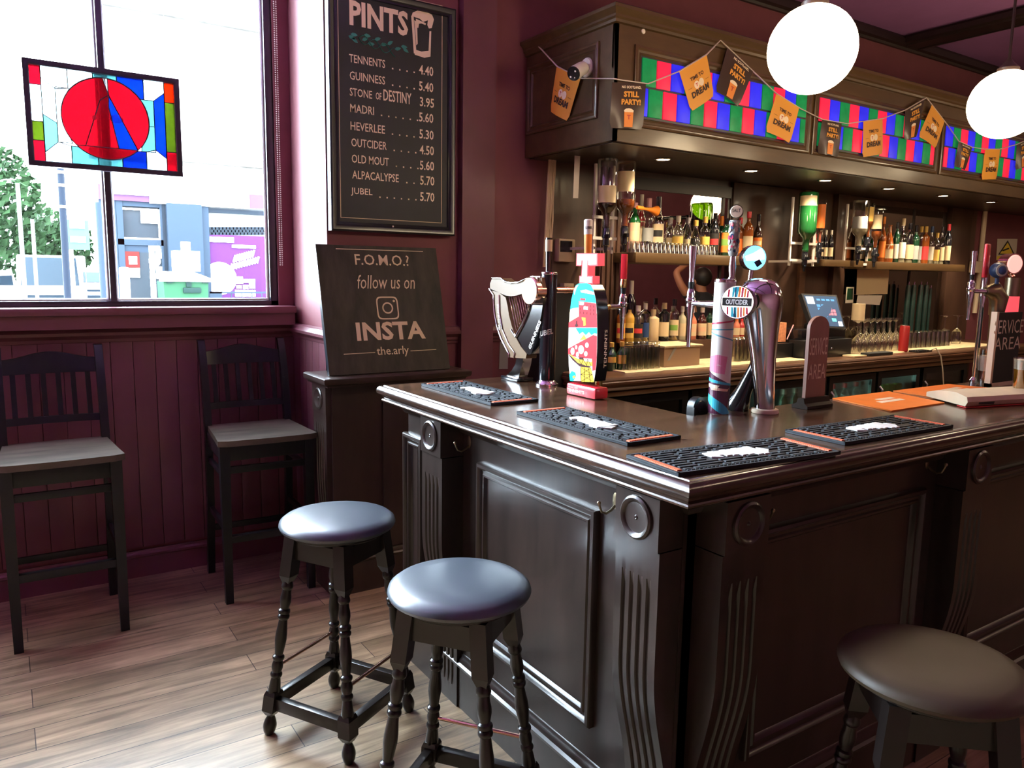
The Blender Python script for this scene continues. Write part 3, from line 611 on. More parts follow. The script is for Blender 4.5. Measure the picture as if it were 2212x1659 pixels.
cxg, czg = ipt(.5, .52); rg = .44*ih
def rc(mt, a0, b0, a1, b1):
    C4 = [ipt(a0, b0), ipt(a1, b0), ipt(a1, b1), ipt(a0, b1)]; out = []
    for i in range(4):
        p, q = Vector(C4[i]), Vector(C4[(i+1) % 4])
        for k in range(10):
            v = p.lerp(q, k/10)-Vector((cxg, czg))
            if v.length < rg*1.004: v = v.normalized()*rg*1.004
            if not out or (Vector(out[-1])-v-Vector((cxg, czg))).length > .0008: out.append(tuple(v+Vector((cxg, czg))))
    piece(mt, out)
rc('sg_red', 0, 0, .075, .22); rc('sg_olive', 0, .22, .075, .42); rc('sg_clear', 0, .42, .075, .80); rc('sg_red', 0, .80, .075, 1)
rc('sg_red', .925, 0, 1, .22); rc('sg_olive', .925, .22, 1, .78); rc('sg_orange', .925, .78, 1, 1)
piece('sg_clear', [ipt(.075, .0), ipt(.25, 0), ipt(.25, .19), ipt(.165, .22), ipt(.075, .10)]); rc('sg_aqua', .25, 0, .43, .19); rc('sg_aqua', .43, 0, .60, .10); rc('sg_blue', .60, 0, .775, .20); piece('sg_clear', [ipt(.775, 0), ipt(.925, 0), ipt(.925, .14), ipt(.845, .23), ipt(.775, .20)])
piece('sg_clear', [ipt(.075, .88), ipt(.165, .78), ipt(.25, .80), ipt(.25, 1), ipt(.075, 1)]); rc('sg_clear', .25, .80, .42, 1); rc('sg_aqua', .42, .92, .585, 1); rc('sg_blue', .585, .78, .775, 1); piece('sg_clear', [ipt(.775, .78), ipt(.845, .78), ipt(.925, .88), ipt(.925, 1), ipt(.775, 1)])
piece('sg_aqua', [ipt(.075, .10), ipt(.165, .22), ipt(.165, .42), ipt(.075, .5)]); piece('sg_clear', [ipt(.075, .5), ipt(.165, .42), ipt(.165, .78), ipt(.075, .88)])
piece('sg_blue', [ipt(.845, .23), ipt(.925, .14), ipt(.925, .88), ipt(.845, .78)])
rc('sg_clear', .165, .22, .26, .80); rc('sg_aqua', .74, .20, .845, .49); rc('sg_aqua', .74, .49, .845, .78)
cxg, czg = ipt(.5, .52); rg = .44*ih
def circ(a): return (cxg+rg*math.cos(a), czg+rg*math.sin(a))
# corner fillers round the roundel
for q, mt in ((0, 'sg_blue'), (1, 'sg_clear'), (2, 'sg_clear'), (3, 'sg_aqua')):
    a0 = q*PI/2; cr = ipt(.74 if q in (0, 3) else .26, .80 if q < 2 else .20)
    piece(mt, [circ(a0+i*PI/16) for i in range(9)]+[cr], .0006*(q+1)) if False else None
def un(x, y): return (cxg+rg*x, czg+rg*y)
def arc(a, b, n=12): return [circ(math.radians(a+(b-a)*i/n)) for i in range(n+1)]
piece('sg_red', arc(-45, 86)+[un(.08, .6)], .004)
piece('sg_red', arc(92, 225)+[un(-.5, -.707), un(-.12, .45), un(.08, .6)], .004)
piece('sg_red', [un(-.5, -.707), un(.26, -.707), un(.07, .3), un(.08, .6), un(-.12, .45)], .004)
piece('sg_blue', [un(.08, .6), un(.07, .3), un(.26, -.707), un(.707, -.707)], .004)
piece('sg_red', arc(225, 315), .004)
MBe = MB().slab([(cxg+.042+.028*math.cos(i*PI/10), Ys-.002, czg+.005+.019*math.sin(i*PI/10)) for i in range(20)], (0, 1, 0), .004); MBe.slab([(cxg-.048+.010*math.cos(i*PI/8), Ys-.002, czg+.010*math.sin(i*PI/8)) for i in range(16)], (0, 1, 0), .004)
leads.build('leading', 'lead', sg); MBe.build('glass_jewels', 'sg_clear', sg)
m_ = MB()
for xx in (sx0+.05, sx1-.05): m_.cyl((xx, Ys+.005, sz1), (xx, Ys+.03, 3.23), .0012, None, 6)
m_.build('hanging_wire', 'steel', sg)
# blind chain beside the window frame
ch = thing('blind_chain', 'white beaded blind chain hanging beside the window frame', 'chain', (1.238, 4.055, 1.52))
m_ = MB()
zt_ = 3.1; zb = at(598, 572, Y=4.05).z
for i in range(int((zt_-zb)/.0105)):
    for dx in (0, .011): m_.ball((1.222+dx+.006*0, 4.052, zb+i*.0105), .0036, 6)
m_.build('beads', 'white_plastic', ch)

# ================================================================ BAR RUNNERS
def runner(label, P, rz, logo):
    t_ = thing('bar_mat', label, 'bar mat', (P[0], P[1], 1.1005), rz, group='black rubber bar mats on the counter')
    L_, Wd = .50, .185; k = dict(world=False)
    m = MB().box((0, 0, .0035), (L_, Wd, .007), bev=.001)
    for y0 in (-1, 1): m.box((0, y0*(Wd/2-.003), .0065), (L_, .006, .005))
    for x0 in (-1, 1): m.box((x0*(L_/2-.003), 0, .0065), (.006, Wd, .005))
    m.build('base', 'rubber', t_, **k)
    m = MB(); rnd = random.Random(logo*3+1)
    for i in range(38):
        x = -L_/2+.038+i*(L_-.076)/37
        for sgn in (-1, 1): m.box((x, sgn*(Wd/2-.012), .0085), (.0085, .004, .003))
    for r_ in range(9):
        yy = -Wd/2+.022+r_*.0175; x = -L_/2+.034
        while x < L_/2-.05:
            ln = rnd.choice((.02, .035, .05, .07)); x2 = min(x+ln, L_/2-.034)
            if not (abs(yy) < .034 and x2 > -.085 and x < .085): m.box(((x+x2)/2, yy, .0085), (x2-x, .009, .0034), bev=.001)
            x = x2+rnd.choice((.006, .009, .014))
    m.build('raised_lettering', 'rubber', t_, **k)
    for x0 in (-1, 1):
        m = MB()
        for i in range(26): m.box((x0*(L_/2-.017), -Wd/2+.020+i*(Wd-.04)/25, .0086), (.011, .0045, .0034))
        m.box((x0*(L_/2-.017), 0, .0074), (.014, Wd-.034, .002))
        tag(m.build('orange_border', 'mat_orange', t_, **k), 'orange raised lettering along the mat end')
    m = MB()
    for i in range(8):
        q = -.076+i*.0195; hh = .032+.0062*i
        m.box((q, .004*(i % 2)-.002*i+.006, .0095), (.017, hh, .0048), bev=.0012)
    m.prism([(-.088, -.016), (-.062, -.028), (-.062, .012)], .004, Matrix.Translation((0, 0, .0075))); m.prism([(.075, -.03), (.094, -.012), (.080, .016)], .004, Matrix.Translation((0, 0, .0075)))
    tag(m.build('white_emblem', 'mat_white', t_, **k), 'white raised block emblem in the mat centre')
    return t_
runner('black rubber bar mat on the counter, nearest the metal harp', (1.378, 2.312), math.radians(-90.5), 1)
runner('black rubber bar mat on the counter, between the harp mat and the corner', (1.367, 1.653), math.radians(-90.3), 2)
runner('black rubber bar mat lying at the near corner of the counter', (1.428, 1.196), math.radians(-5.5), 3)
runner('black rubber bar mat on the counter, closest to the newspaper', (2.022, 1.222), math.radians(-1.6), 4)
# ================================================================ BEER FONTS ON THE COUNTER
ZT = 1.1006
# --- harp font, lying in a plane across the counter
XH = 1.68
def hz(zx, zy, dx=0): p = at(1020+zx/5.184, 560+zy/5.184, X=XH); return Vector((p.x+dx, p.y, p.z))
hf = thing('harp_font', 'dark metal harp-shaped beer font with a glowing round badge', 'beer font', (1.68, 2.54, ZT))
def ribbon(m, outer, inner, th, dx=0):
    n = len(outer); A = [hz(*p, dx) for p in outer]; B = [hz(*p, dx) for p in inner]; vs = []; fs = []
    for i in range(n):
        for P, o in ((A[i], 0), (B[i], 0), (B[i], th), (A[i], th)): vs.append(P+UX*o)
    for i in range(n-1):
        for q in range(4): fs.append((i*4+q, i*4+(q+1) % 4, (i+1)*4+(q+1) % 4, (i+1)*4+q))
    fs += [(3, 2, 1, 0), tuple((n-1)*4+q for q in range(4))]; m.add(vs, fs)
m_ = MB()
pil_o = [(195, 330), (243, 400), (245, 500), (255, 620), (285, 760), (330, 890), (385, 1000), (420, 1060), (412, 1098)]
pil_i = [(290, 365), (375, 430), (395, 520), (410, 620), (440, 740), (490, 880), (545, 980), (610, 1060), (600, 1112)]
ribbon(m_, pil_o, pil_i, .050)
nk_o = [(200, 270), (225, 212), (325, 212), (370, 250), (440, 268), (520, 260), (600, 225), (680, 196), (740, 192), (780, 205)]
nk_i = [(200, 345), (290, 370), (370, 405), (430, 415), (500, 405), (560, 385), (620, 350), (680, 330), (740, 330), (790, 330)]
ribbon(m_, nk_o, nk_i, .050)
sb_o = [(560, 1100), (640, 1065), (690, 940), (735, 760), (775, 560), (790, 420)]
sb_i = [(440, 790), (490, 870), (560, 740), (610, 620), (650, 480), (690, 400)]
m_.build('harp_frame', 'pewter', hf)
m_ = MB(); ribbon(m_, [(470, 900), (555, 760), (610, 640), (655, 500), (690, 420)], [(590, 1085), (650, 1060), (715, 850), (765, 620), (790, 430)], .045, .004); m_.build('soundboard', 'dark_chrome', hf)
m_ = MB()
for a, b in (([(195, 330), (243, 400), (245, 500), (255, 620), (285, 760), (330, 890), (385, 1000), (415, 1060), (412, 1098)], .0035), ([(225, 212), (325, 212), (370, 250), (440, 268), (520, 260), (600, 225), (680, 196), (770, 200)], .0035), ([(305, 400), (310, 600), (340, 780), (410, 950), (480, 1050), (470, 1105)], .003), ([(440, 790), (490, 870), (560, 740), (610, 620), (650, 480), (690, 400)], .004)):
    m_.tube([hz(*p, -.002) for p in a], b, 8)
for i in range(10):
    u = i/9; a = hz(385+u*235, 420-u*60, .012); b = hz(465+u*165, 800-u*330, .012); m_.cyl(a, b, .0018, None, 6)
m_.b2((XH-.004, 0, 0), (XH-.003, 0, 0)) if False else None
tag(m_.build('strings_and_trim', 'chrome', hf), 'bright silver strings and edging')
Pb = hz(700, 355); Mb = Matrix.Translation(Pb-UX*.020) @ (-UX).to_track_quat('Z', 'Y').to_matrix().to_4x4()
rb = abs(hz(785, 355).y-hz(615, 355).y)/2*1.0
MB().lathe([(rb*.9, -.055), (rb*1.06, -.045), (rb*1.06, .002), (rb*.98, .006), (rb*.96, .002)], 40, Mb).build('badge_housing', 'copper', hf)
tag(MB().lathe([(rb*.97, -.004), (rb*.97, .003), (rb*.8, .009), (rb*.4, .012), (0, .013)], 40, Mb).build('light_badge', 'glow_warm', hf), 'glowing white round badge')
m_ = MB(); u_ = (hz(730, 690)-hz(610, 1000)).normalized(); v2 = u_.cross(Vector((-1, 0, 0))); v2 = -v2 if (u_.cross(v2)).x > 0 else v2
ln = (hz(730, 690)-hz(610, 1000)).length; m_.text('GUINNESS', hz(655, 1015, .0), u_, v2, ln, .017, .0016, .03)
u_ = (hz(283, 500)-hz(300, 790)).normalized(); v2 = u_.cross(Vector((-1, 0, 0))); v2 = -v2 if (u_.cross(v2)).x > 0 else v2
m_.text('GUINNESS', hz(318, 790), u_, v2, (hz(283, 500)-hz(300, 790)).length, .013, .0016, .02)
tag(m_.build('lettering', 'white_plastic', hf), 'white raised lettering')
m_ = MB(); ribbon(m_, [(495, 1112), (480, 1180), (440, 1250), (365, 1315), (362, 1336)], [(570, 1112), (560, 1180), (540, 1250), (520, 1320), (520, 1340)], .042); m_.build('neck', 'dark_chrome', hf)
y0_ = hz(430, 1320); MB().b2((1.662, y0_.y-.075, ZT), (1.74, y0_.y+.045, ZT+.014), .004).build('foot', 'black_gloss', hf)
# stout tap at the back of the harp
def tap(par, P, d, lever, lm, handle, spout=.12, body='chrome', hm=None, lean=0):
    P, d = Vector(P), Vector(d).normalized(); S = UZ+d*lean
    m = MB().cyl(P, P+d*.055, .010, .008, 16); B = P+d*.062
    m.turned(B-UZ*.030, B+UZ*.045, [(.012, 0), (.0135, .2), (.0135, .45), (.010, .55), (.014, .62), (.014, .85), (.009, 1)], 18); m.ball(B+UZ*.008, .017, 14)
    m.turned(B-UZ*.026, B-UZ*(.026+spout), [(.0105, 0), (.0105, .15), (.0085, .25), (.0065, .9), (.0068, 1), (0, 1)], 14)
    m.build('faucet', body, par)
    T0 = B+UZ*.045; MB().cyl(T0, T0+S*.022, .0085, .0105, 16).build('ferrule', 'brass' if body != 'chrome' else 'black_plastic', par)
    return T0+S*.022, S
Bt = Vector((1.755, 2.50, 0))
h0, S_ = tap(hf, (1.72, 2.46, 1.235+.12), (1, -.1, 0), .1, 'chrome', None, .10)
tp = at(1200, 513, X=h0.x)
m_ = MB(); m_.tube([h0, h0+UZ*(tp.z-h0.z)*.3, h0+UZ*(tp.z-h0.z)*.9, h0+UZ*(tp.z-h0.z)], [.007, .0095, .013, .0125], 14); m_.build('tap_handle', 'black_gloss', hf)
m_ = MB(); m_.lathe([(.0138, 0), (.0142, .045)], 16, Matrix.Translation(h0+UZ*((tp.z-h0.z)*.78))); m_.build('handle_print', 'beige', hf)

# --- black cylinder font
jc = thing('cylinder_font', 'slim black cylindrical beer font with white lettering and orange tap handle', 'beer font', (1.72, 2.365, ZT))
P = Vector((1.722, 2.365, ZT)); rj = wid(17.2, P); zt = at(1187, 588, X=1.722).z
MB().cyl(P, (P.x, P.y, zt-.008), rj, None, 40).build('column', 'black_gloss', jc)
MB().lathe([(rj*1.45, 0), (rj*1.45, .006), (rj*1.1, .014), (rj*1.02, .02)], 40, Matrix.Translation(P)).lathe([(rj*1.02, 0), (rj*1.05, .004), (rj*1.02, .009), (rj*.8, .011), (0, .011)], 40, Matrix.Translation((P.x, P.y, zt-.009))).build('chrome_rim', 'chrome', jc)
def wrap_text(m, body, cx, cy_, r, a0, z0, dirw, w, h, th=.0008, bold=.02, slant=0):
    # lettering bent round a cylinder, centred on angle a0
    t0 = MB().text(body, (0, 0, 0), UX, UZ, w, h, 0, bold)
    vs = []
    for v in t0.V:
        an = a0+(v.x-w/2)/r; vs.append((cx+(r+th)*math.cos(an), cy_+(r+th)*math.sin(an), z0+v.z+slant*(v.x-w/2)))
    m.add(vs, t0.F)
va = math.atan2(-P.y, -P.x)       # towards the room
zb_ = at(1177, 726, X=1.722).z
m_ = MB(); wrap_text(m_, 'JUBEL', P.x, P.y, rj, va-.35, zb_, 1, .062, .026, slant=.25); m_.build('lettering', 'white_plastic', jc)
ar = at(1207, 627, X=1.74); A0 = Vector((P.x+rj*.9, P.y-.005, ar.z))
m_ = MB().cyl(A0, A0+UX*.10, .0125, None, 20); m_.lathe([(.0135, 0), (.0135, .012)], 20, Matrix.Translation(A0+UX*.045) @ Matrix.Rotation(PI/2, 4, 'Y')); m_.build('tap_arm', 'copper', jc)
h0, S_ = tap(jc, A0+UX*.09, (1, 0, 0), .1, None, None, .10)
tp = at(1271, 474, X=h0.x); hv = tp-h0; hv.x = 0
m_ = MB(); m_.tube([h0+hv*q for q in (0, .08, .15, .4, .7, .97, 1)], [.008, .010, .0125, .014, .0155, .016, .013], 18); tag(m_.build('tap_handle', 'orange', jc), 'orange tap handle with a white top')
m_ = MB(); m_.tube([h0+hv*q for q in (.72, .8, .98, 1.003)], [.0164, .0166, .0168, .0125], 18); o_ = m_.build('handle_sleeve', 'white_plastic', jc)
c_ = h0+hv*.84; m_ = MB(); wrap_text(m_, 'JUBEL', c_.x, c_.y, .0166, va+.1, c_.z-.008, 1, .036, .014); m_.build('handle_lettering', 'black_plastic', o_)

# --- pictorial illuminated font
XT = 1.664
def tz(zx, zy, dx=0): p = at(1020+zx/5.184, 560+zy/5.184, X=XT); return Vector((XT-dx, p.y, p.z))
tf = thing('illuminated_font', 'tall brightly painted illuminated beer font with a glowing red T on top', 'beer font', (1.70, 2.13, ZT))
outl = [(1100, 1360), (1085, 1200), (1078, 1000), (1082, 800), (1095, 600), (1115, 450), (1140, 350), (1165, 290), (1200, 270), (1280, 265), (1330, 285), (1362, 350), (1385, 450), (1397, 600), (1402, 800), (1400, 1000), (1390, 1200), (1365, 1370)]
bd = MB(); bd.slab([tz(*p) for p in outl], UX, .050); bd.build('body', 'black_gloss', tf)
tag(MB().slab([tz(*p, .0010) for p in outl], UX, .001).build('lit_panel', 'a_white', tf), 'backlit white picture panel')
layers = {}
def art(mt, pts, lv): layers.setdefault(mt, MB()).slab([tz(x, y, .0012+.0004*lv) for x, y in pts], UX, .0004)
art('a_cyan', [(1102, 560), (1115, 450), (1140, 350), (1165, 290), (1200, 270), (1280, 265), (1330, 285), (1362, 350), (1385, 450), (1393, 490), (1200, 470), (1195, 540), (1150, 545)], 1)
art('a_white', [(1215, 350), (1280, 340), (1370, 370), (1372, 400), (1300, 385), (1225, 372)], 2); art('a_white', [(1140, 350), (1165, 300), (1195, 285), (1170, 330), (1150, 400)], 2)
art('a_cream', [(1095, 600), (1103, 560), (1150, 545), (1190, 560), (1195, 640), (1090, 710)], 1)
art('a_red', [(1198, 470), (1390, 495), (1397, 620), (1200, 650)], 2); art('a_red', [(1084, 765), (1086, 705), (1200, 640), (1398, 610), (1402, 765)], 1)
art('a_white', [(1208, 475), (1258, 482), (1255, 515), (1207, 512)], 3); art('a_white', [(1255, 525), (1303, 530), (1300, 568), (1252, 562)], 3); art('a_red', [(1215, 435), (1272, 440), (1270, 462), (1214, 458)], 2)
for r in range(3):
    for c in range(5):
        x = 1206+c*38; y = 500+r*42+c*4
        if not (c in (1, 2) and r == 1) and not (c in (0,) and r == 0): art('a_ink', [(x+6, y), (x+11, y+1), (x+10, y+26), (x+5, y+25)], 3)
art('a_yellow', [(1232, 650), (1275, 655), (1278, 740), (1252, 745), (1250, 690), (1236, 680)], 3); art('a_ink', [(1168, 690), (1178, 690), (1180, 720), (1190, 740), (1180, 758), (1165, 758), (1155, 740), (1168, 720)], 3)
art('a_cyan', [(1162, 768), (1402, 768), (1401, 835), (1370, 828), (1340, 850), (1310, 815), (1275, 850), (1240, 812), (1205, 838), (1180, 800)], 1)
art('a_cream', [(1080, 985), (1083, 900), (1170, 830), (1210, 900), (1270, 840), (1290, 900), (1330, 860), (1340, 880)], 1); art('a_yellow', [(1210, 905), (1255, 845), (1285, 895)], 2)
art('a_red', [(1079, 1060), (1080, 1000), (1360, 848), (1400, 860), (1398, 1100), (1385, 1240), (1350, 1250), (1350, 1130), (1200, 1100), (1110, 1080)], 2)
for cx_, cy_, r1, r2 in ((1225, 1012, 32, 50), (1130, 1030, 22, 42), (1170, 985, 13, 24), (1290, 962, 20, 30), (1278, 1058, 20, 28), (1184, 1066, 16, 30)):
    art('a_white', [(cx_+r1*math.cos(i*PI/8), cy_+r2*math.sin(i*PI/8)) for i in range(16)], 3)
art('a_ink', [(1082, 1065), (1200, 1135), (1335, 1205), (1300, 1225), (1210, 1200), (1130, 1130)], 3); art('a_yellow', [(1090, 1060), (1200, 1120), (1350, 1115), (1352, 1195), (1280, 1190), (1190, 1160)], 4); art('a_white', [(1258, 1108), (1350, 1115), (1345, 1150), (1262, 1140)], 5); art('a_ink', [(1205, 1098), (1250, 1098), (1252, 1125), (1206, 1122)], 5)
art('a_yellow', [(1222, 1205), (1335, 1215), (1372, 1375), (1225, 1372)], 4)
for a, b in (((1225, 1210), (1350, 1290)), ((1335, 1218), (1225, 1290)), ((1225, 1290), (1368, 1372)), ((1350, 1290), (1225, 1372)), ((1222, 1288), (1352, 1292)), ((1222, 1208), (1226, 1372)), ((1268, 1210), (1262, 1372)), ((1310, 1214), (1330, 1374)), ((1200, 1120), (1230, 1180)), ((1250, 1118), (1230, 1180)), ((1250, 1118), (1290, 1190)), ((1300, 1116), (1290, 1190)), ((1300, 1116), (1340, 1195))):
    dx, dy = b[0]-a[0], b[1]-a[1]; l_ = math.hypot(dx, dy); nx, ny = -dy/l_*2.2, dx/l_*2.2; art('a_ink', [(a[0]+nx, a[1]+ny), (b[0]+nx, b[1]+ny), (b[0]-nx, b[1]-ny), (a[0]-nx, a[1]-ny)], 6)
art('a_cyan', [(1100, 1360), (1093, 1290), (1120, 1250), (1160, 1270), (1165, 1310), (1135, 1365)], 2); art('a_yellow', [(1130, 1310), (1155, 1300), (1160, 1325), (1135, 1335)], 3)
for mt, mm in layers.items(): mm.build('picture', mt, tf)
m_ = MB(); pb = [(1082, 1350), (1400, 1375), (1402, 1530), (1345, 1535), (1095, 1508), (1075, 1490)]
b0, b1 = tz(1082, 1400), tz(1400, 1400)
m_.box((1.684, (b0.y+b1.y)/2, ZT+.021), (.060, abs(b0.y-b1.y)+.004, .041), bev=.010); m_.build('base', 'red_plastic', tf)
m_ = MB(); m_.text("TENNENT'S", (1.6535, b0.y-.004, ZT+.012), -UY, UZ, abs(b0.y-b1.y)*.62, .011, .0004, .03); m_.text('SINCE 1885', (1.6535, b0.y-.012, ZT+.026), -UY, UZ, abs(b0.y-b1.y)*.34, .005, .0004); m_.build('base_lettering', 'flag_cream', tf)
# the T
Tp = [(1165, 0), (1400, 0), (1400, 70), (1320, 70), (1320, 45), (1305, 45), (1300, 190), (1345, 195), (1345, 265), (1195, 262), (1197, 190), (1242, 188), (1248, 40), (1225, 40), (1222, 75), (1163, 72)]
Tq = [(945, 520), (1450, 520), (1448, 815), (1245, 825), (1245, 690), (1228, 690), (1215, 1060), (1335, 1065), (1330, 1250), (1005, 1235), (1010, 1060), (1055, 1060), (1080, 690), (1045, 690), (1040, 825), (935, 820)]
def tq(p, dx=0): q = at(1160+p[0]/11.06, 500+p[1]/11.06, X=1.672); return Vector((1.672-dx, q.y, q.z))
MB().slab([tq(p) for p in Tq], UX, .03).build('letter_sign', 'glow_red', tf)
def inset(p): cx_, cy_ = 1165, 860; return (p[0]+(16 if p[0] < 1150 else -18), p[1]+(18 if p[1] < 700 else -16))
tag(MB().slab([tq((x+(22 if x < 1150 else -22), y+(22 if y in (520, 1060, 1065) else (-22 if y > 800 else 0))), .001) for x, y in Tq], UX, .001).build('letter_face', 'glow_pink', tf), 'pale glowing face of the red letter T')
m_ = MB(); sd = at(1299, 795, X=1.70); m_.text('TENNENTS', (1.70, 2.062, sd.z), UZ, -UX*1.0, .105, .018, .0008, .02) if False else None
ys = min(tz(*p).y for p in outl)
s0, s1 = at(1303, 795, Y=ys), at(1303, 712, Y=ys); m_.text('TENNENTS', (1.706, ys-.0004, s0.z), UZ, -UX, s1.z-s0.z, .012, .0006, .02); m_.build('side_lettering', 'flag_cream', tf)
# tower behind it with the red lever tap
rt = thing('lever_tap', 'chrome beer tap with a red lever handle behind the painted font', 'beer tap', (1.79, 2.10, ZT))
A0 = at(1302, 663, Y=2.08); m_ = MB().tube([(1.745, 2.085, ZT), (1.745, 2.085, A0.z-.03), (1.752, 2.083, A0.z-.005), (1.775, 2.08, A0.z), (A0.x+.03, 2.08, A0.z)], [.013, .013, .013, .012, .010], 16)
m_.build('tap_arm', 'brass', rt)
h0, S_ = tap(rt, (A0.x+.03, 2.08, A0.z), (1, 0, 0), .1, None, None, .09)
zt_ = at(1338, 549, X=h0.x).z
m_ = MB().lathe([(.011, 0), (.013, .012), (.010, .03)], 18, Matrix.Translation(h0)); m_.build('collar', 'brass', rt)
MB().box(h0+UZ*(.03+(zt_-h0.z-.03)/2), (.020, .020, zt_-h0.z-.03), Euler((0, 0, .6)), bev=.002).build('tap_handle', 'red_plastic', rt)

# --- white printed column
wc = thing('printed_font', 'white cylindrical beer font with pink, blue and purple pattern and a round lit badge', 'beer font', (1.843, 1.622, ZT))
C = Vector((1.846, 1.624, ZT)); rw = wid(22, C); zt = at(1560, 604, X=C.x).z; Hh = zt-ZT
MB().cyl(C, (C.x, C.y, zt-.007), rw, None, 48).build('column', 'white_plastic', wc)
MB().lathe([(rw*1.02, 0), (rw*1.03, .004), (rw, .009), (rw*.8, .011), (0, .011)], 40, Matrix.Translation((C.x, C.y, zt-.008))).build('chrome_rim', 'chrome', wc)
fa = math.atan2(-C.y, -C.x)
def cp(zx, zy, off=.0006):           # zoom pixel of the column -> point on its skin
    z = at(1440+zx/4.607, 560+zy/4.607, X=C.x).z
    ctr = 540-(zy-200)*.034; q = max(-1, min(1, (zx-ctr)/106)); an = fa-math.asin(q)*-1
    return Vector((C.x+(rw+off)*math.cos(an), C.y+(rw+off)*math.sin(an), min(zt-.01, max(ZT+.001, z))))
def band(mt, top, bot, nm='print', off=.0005, n=14, wrap=False):
    # stripe between two curves given as functions of u in -1..1 (screen left to right), zoom y
    m = MB(); vs = []; fs = []
    for i in range(n+1):
        u = -1+2*i/n; an = fa+u*1.45
        for fn in (top, bot):
            zy = fn(u); z = at(1545, 560+zy/4.607, X=C.x).z; z = max(ZT+.0008, min(zt-.01, z)); vs.append((C.x+(rw+off)*math.cos(an), C.y+(rw+off)*math.sin(an), z))
    for i in range(n): fs.append((2*i, 2*i+1, 2*i+3, 2*i+2))
    m.add(vs, fs); return m.build(nm, mt, wc, smooth='flatcard')
for n_, c_ in dict(p_purple=(.085, .022, .050), p_cyan=(.05, .46, .58), p_pink=(.74, .25, .38), p_red=(.55, .05, .10), p_blue=(.16, .42, .50), p_peach=(.80, .52, .36)).items(): mat(n_, c_, .25, coat=.3)
band('p_purple', lambda u: 1170+75*u, lambda u: 1560, 'print'); band('p_pink', lambda u: 935+30*abs(u+.2), lambda u: 1120+20*u if u < .35 else 935+30*abs(u+.2), 'print', .0007)
band('p_cyan', lambda u: 1420+95*u-30*(1-u*u), lambda u: 1480+90*u+20*(1-u*u), 'print', .0009); band('p_cyan', lambda u: 1195+30*u, lambda u: 1222+22*u, 'print', .0009)
band('p_red', lambda u: 610-20*u, lambda u: 626-20*u, 'print', .0007); band('p_blue', lambda u: 682-4*u, lambda u: 694-4*u, 'print', .0007); band('p_blue', lambda u: 752+42*u, lambda u: 766+42*u, 'print', .0008)
band('p_peach', lambda u: 1262+22*u if -.6 < u < .7 else 1262, lambda u: 1290+10*u if -.6 < u < .7 else 1262, 'print', .0011); band('flag_cream', lambda u: 1238+14*u if -.95 < u < -.1 else 1238, lambda u: 1272+14*u if -.95 < u < -.1 else 1238, 'print', .0012)
band('white_plastic', lambda u: 1040+60*u if -.2 < u < .1 else 1040, lambda u: 1046+60*u if -.2 < u < .1 else 1040, 'print', .0012)
# round lit badge on a black housing, facing the near side
Pc = at(1593, 653, X=C.x-.045); nb = Vector((-.90, -.44, .05)).normalized(); rbd = wid(35, Pc); Mq = Matrix.Translation(Pc) @ nb.to_track_quat('Z', 'Y').to_matrix().to_4x4()
MB().lathe([(rbd*.75, -.05), (rbd*1.0, -.042), (rbd*1.04, -.004), (rbd*1.04, .002), (rbd*.97, .004)], 48, Mq).cyl(Pc-nb*.04, C+UZ*(Pc.z-ZT), .02, .02, 16).build('badge_housing', 'black_gloss', wc)
bo = MB().lathe([(rbd*.98, 0), (rbd*.98, .0045), (0, .0055)], 48, Mq).build('light_badge', 'glow_white', wc)
ub = UZ.cross(nb).normalized(); vb = nb.cross(ub)
MB().lathe([(rbd*.975, .0042), (rbd*1.02, .0048), (rbd*1.02, .002)], 48, Mq, caps=False).build('badge_ring', 'chrome', bo)
m_ = MB(); m_.slab([Pc+ub*a*rbd+vb*b*rbd+nb*.0062 for a, b in ((-.90, -.23), (.90, -.23), (.90, .27), (-.90, .27))], nb, .0004); m_.build('badge_band', 'black_label', bo)
m_ = MB(); m_.text('OUTCIDER', Pc-ub*.68*rbd-vb*.15*rbd+nb*.0064, ub, vb, 1.36*rbd, .32*rbd, .0008, .03); m_.build('badge_lettering', 'mat_white', bo)
rr = random.Random(4)
for mt, xs in (('p_red', (-.55, .28, .62)), ('p_cyan', (-.28, -.05)), ('orange_label', (.10, .45)), ('blue_label', (-.12,))):
    m_ = MB()
    for x in xs:
        for s in (1, -1):
            h1 = math.sqrt(max(0, .9-x*x)); m_.slab([Pc+ub*(x+dx)*rbd+vb*y*rbd+nb*.0060 for dx, y in ((-.05, .30*s), (.05, .30*s), (.07+.1*rr.random(), h1*s), (-.03, h1*s))], nb, .0004)
    m_.build('badge_stripe', mt, bo)
# lever tap on the bar staff's side of the column
zA = at(1500, 655, X=C.x).z; A0 = C+UZ*(zA-ZT)+UY*rw
m_ = MB().cyl(A0-UY*.004, A0+UY*.045, .0135, .0105, 20); m_.build('tap_arm', 'chrome', wc)
h0, S_ = tap(wc, A0+UY*.045, (0, 1, 0), .1, None, None, .115)
zl = at(1494, 532, X=h0.x).z
m_ = MB().tube([h0, h0+UZ*.02, h0+UZ*(zl-h0.z)*.5, h0+UZ*(zl-h0.z)*.92, h0+UZ*(zl-h0.z)], [.009, .0085, .0105, .0135, .0125], 16); m_.build('tap_handle', 'chrome', wc)
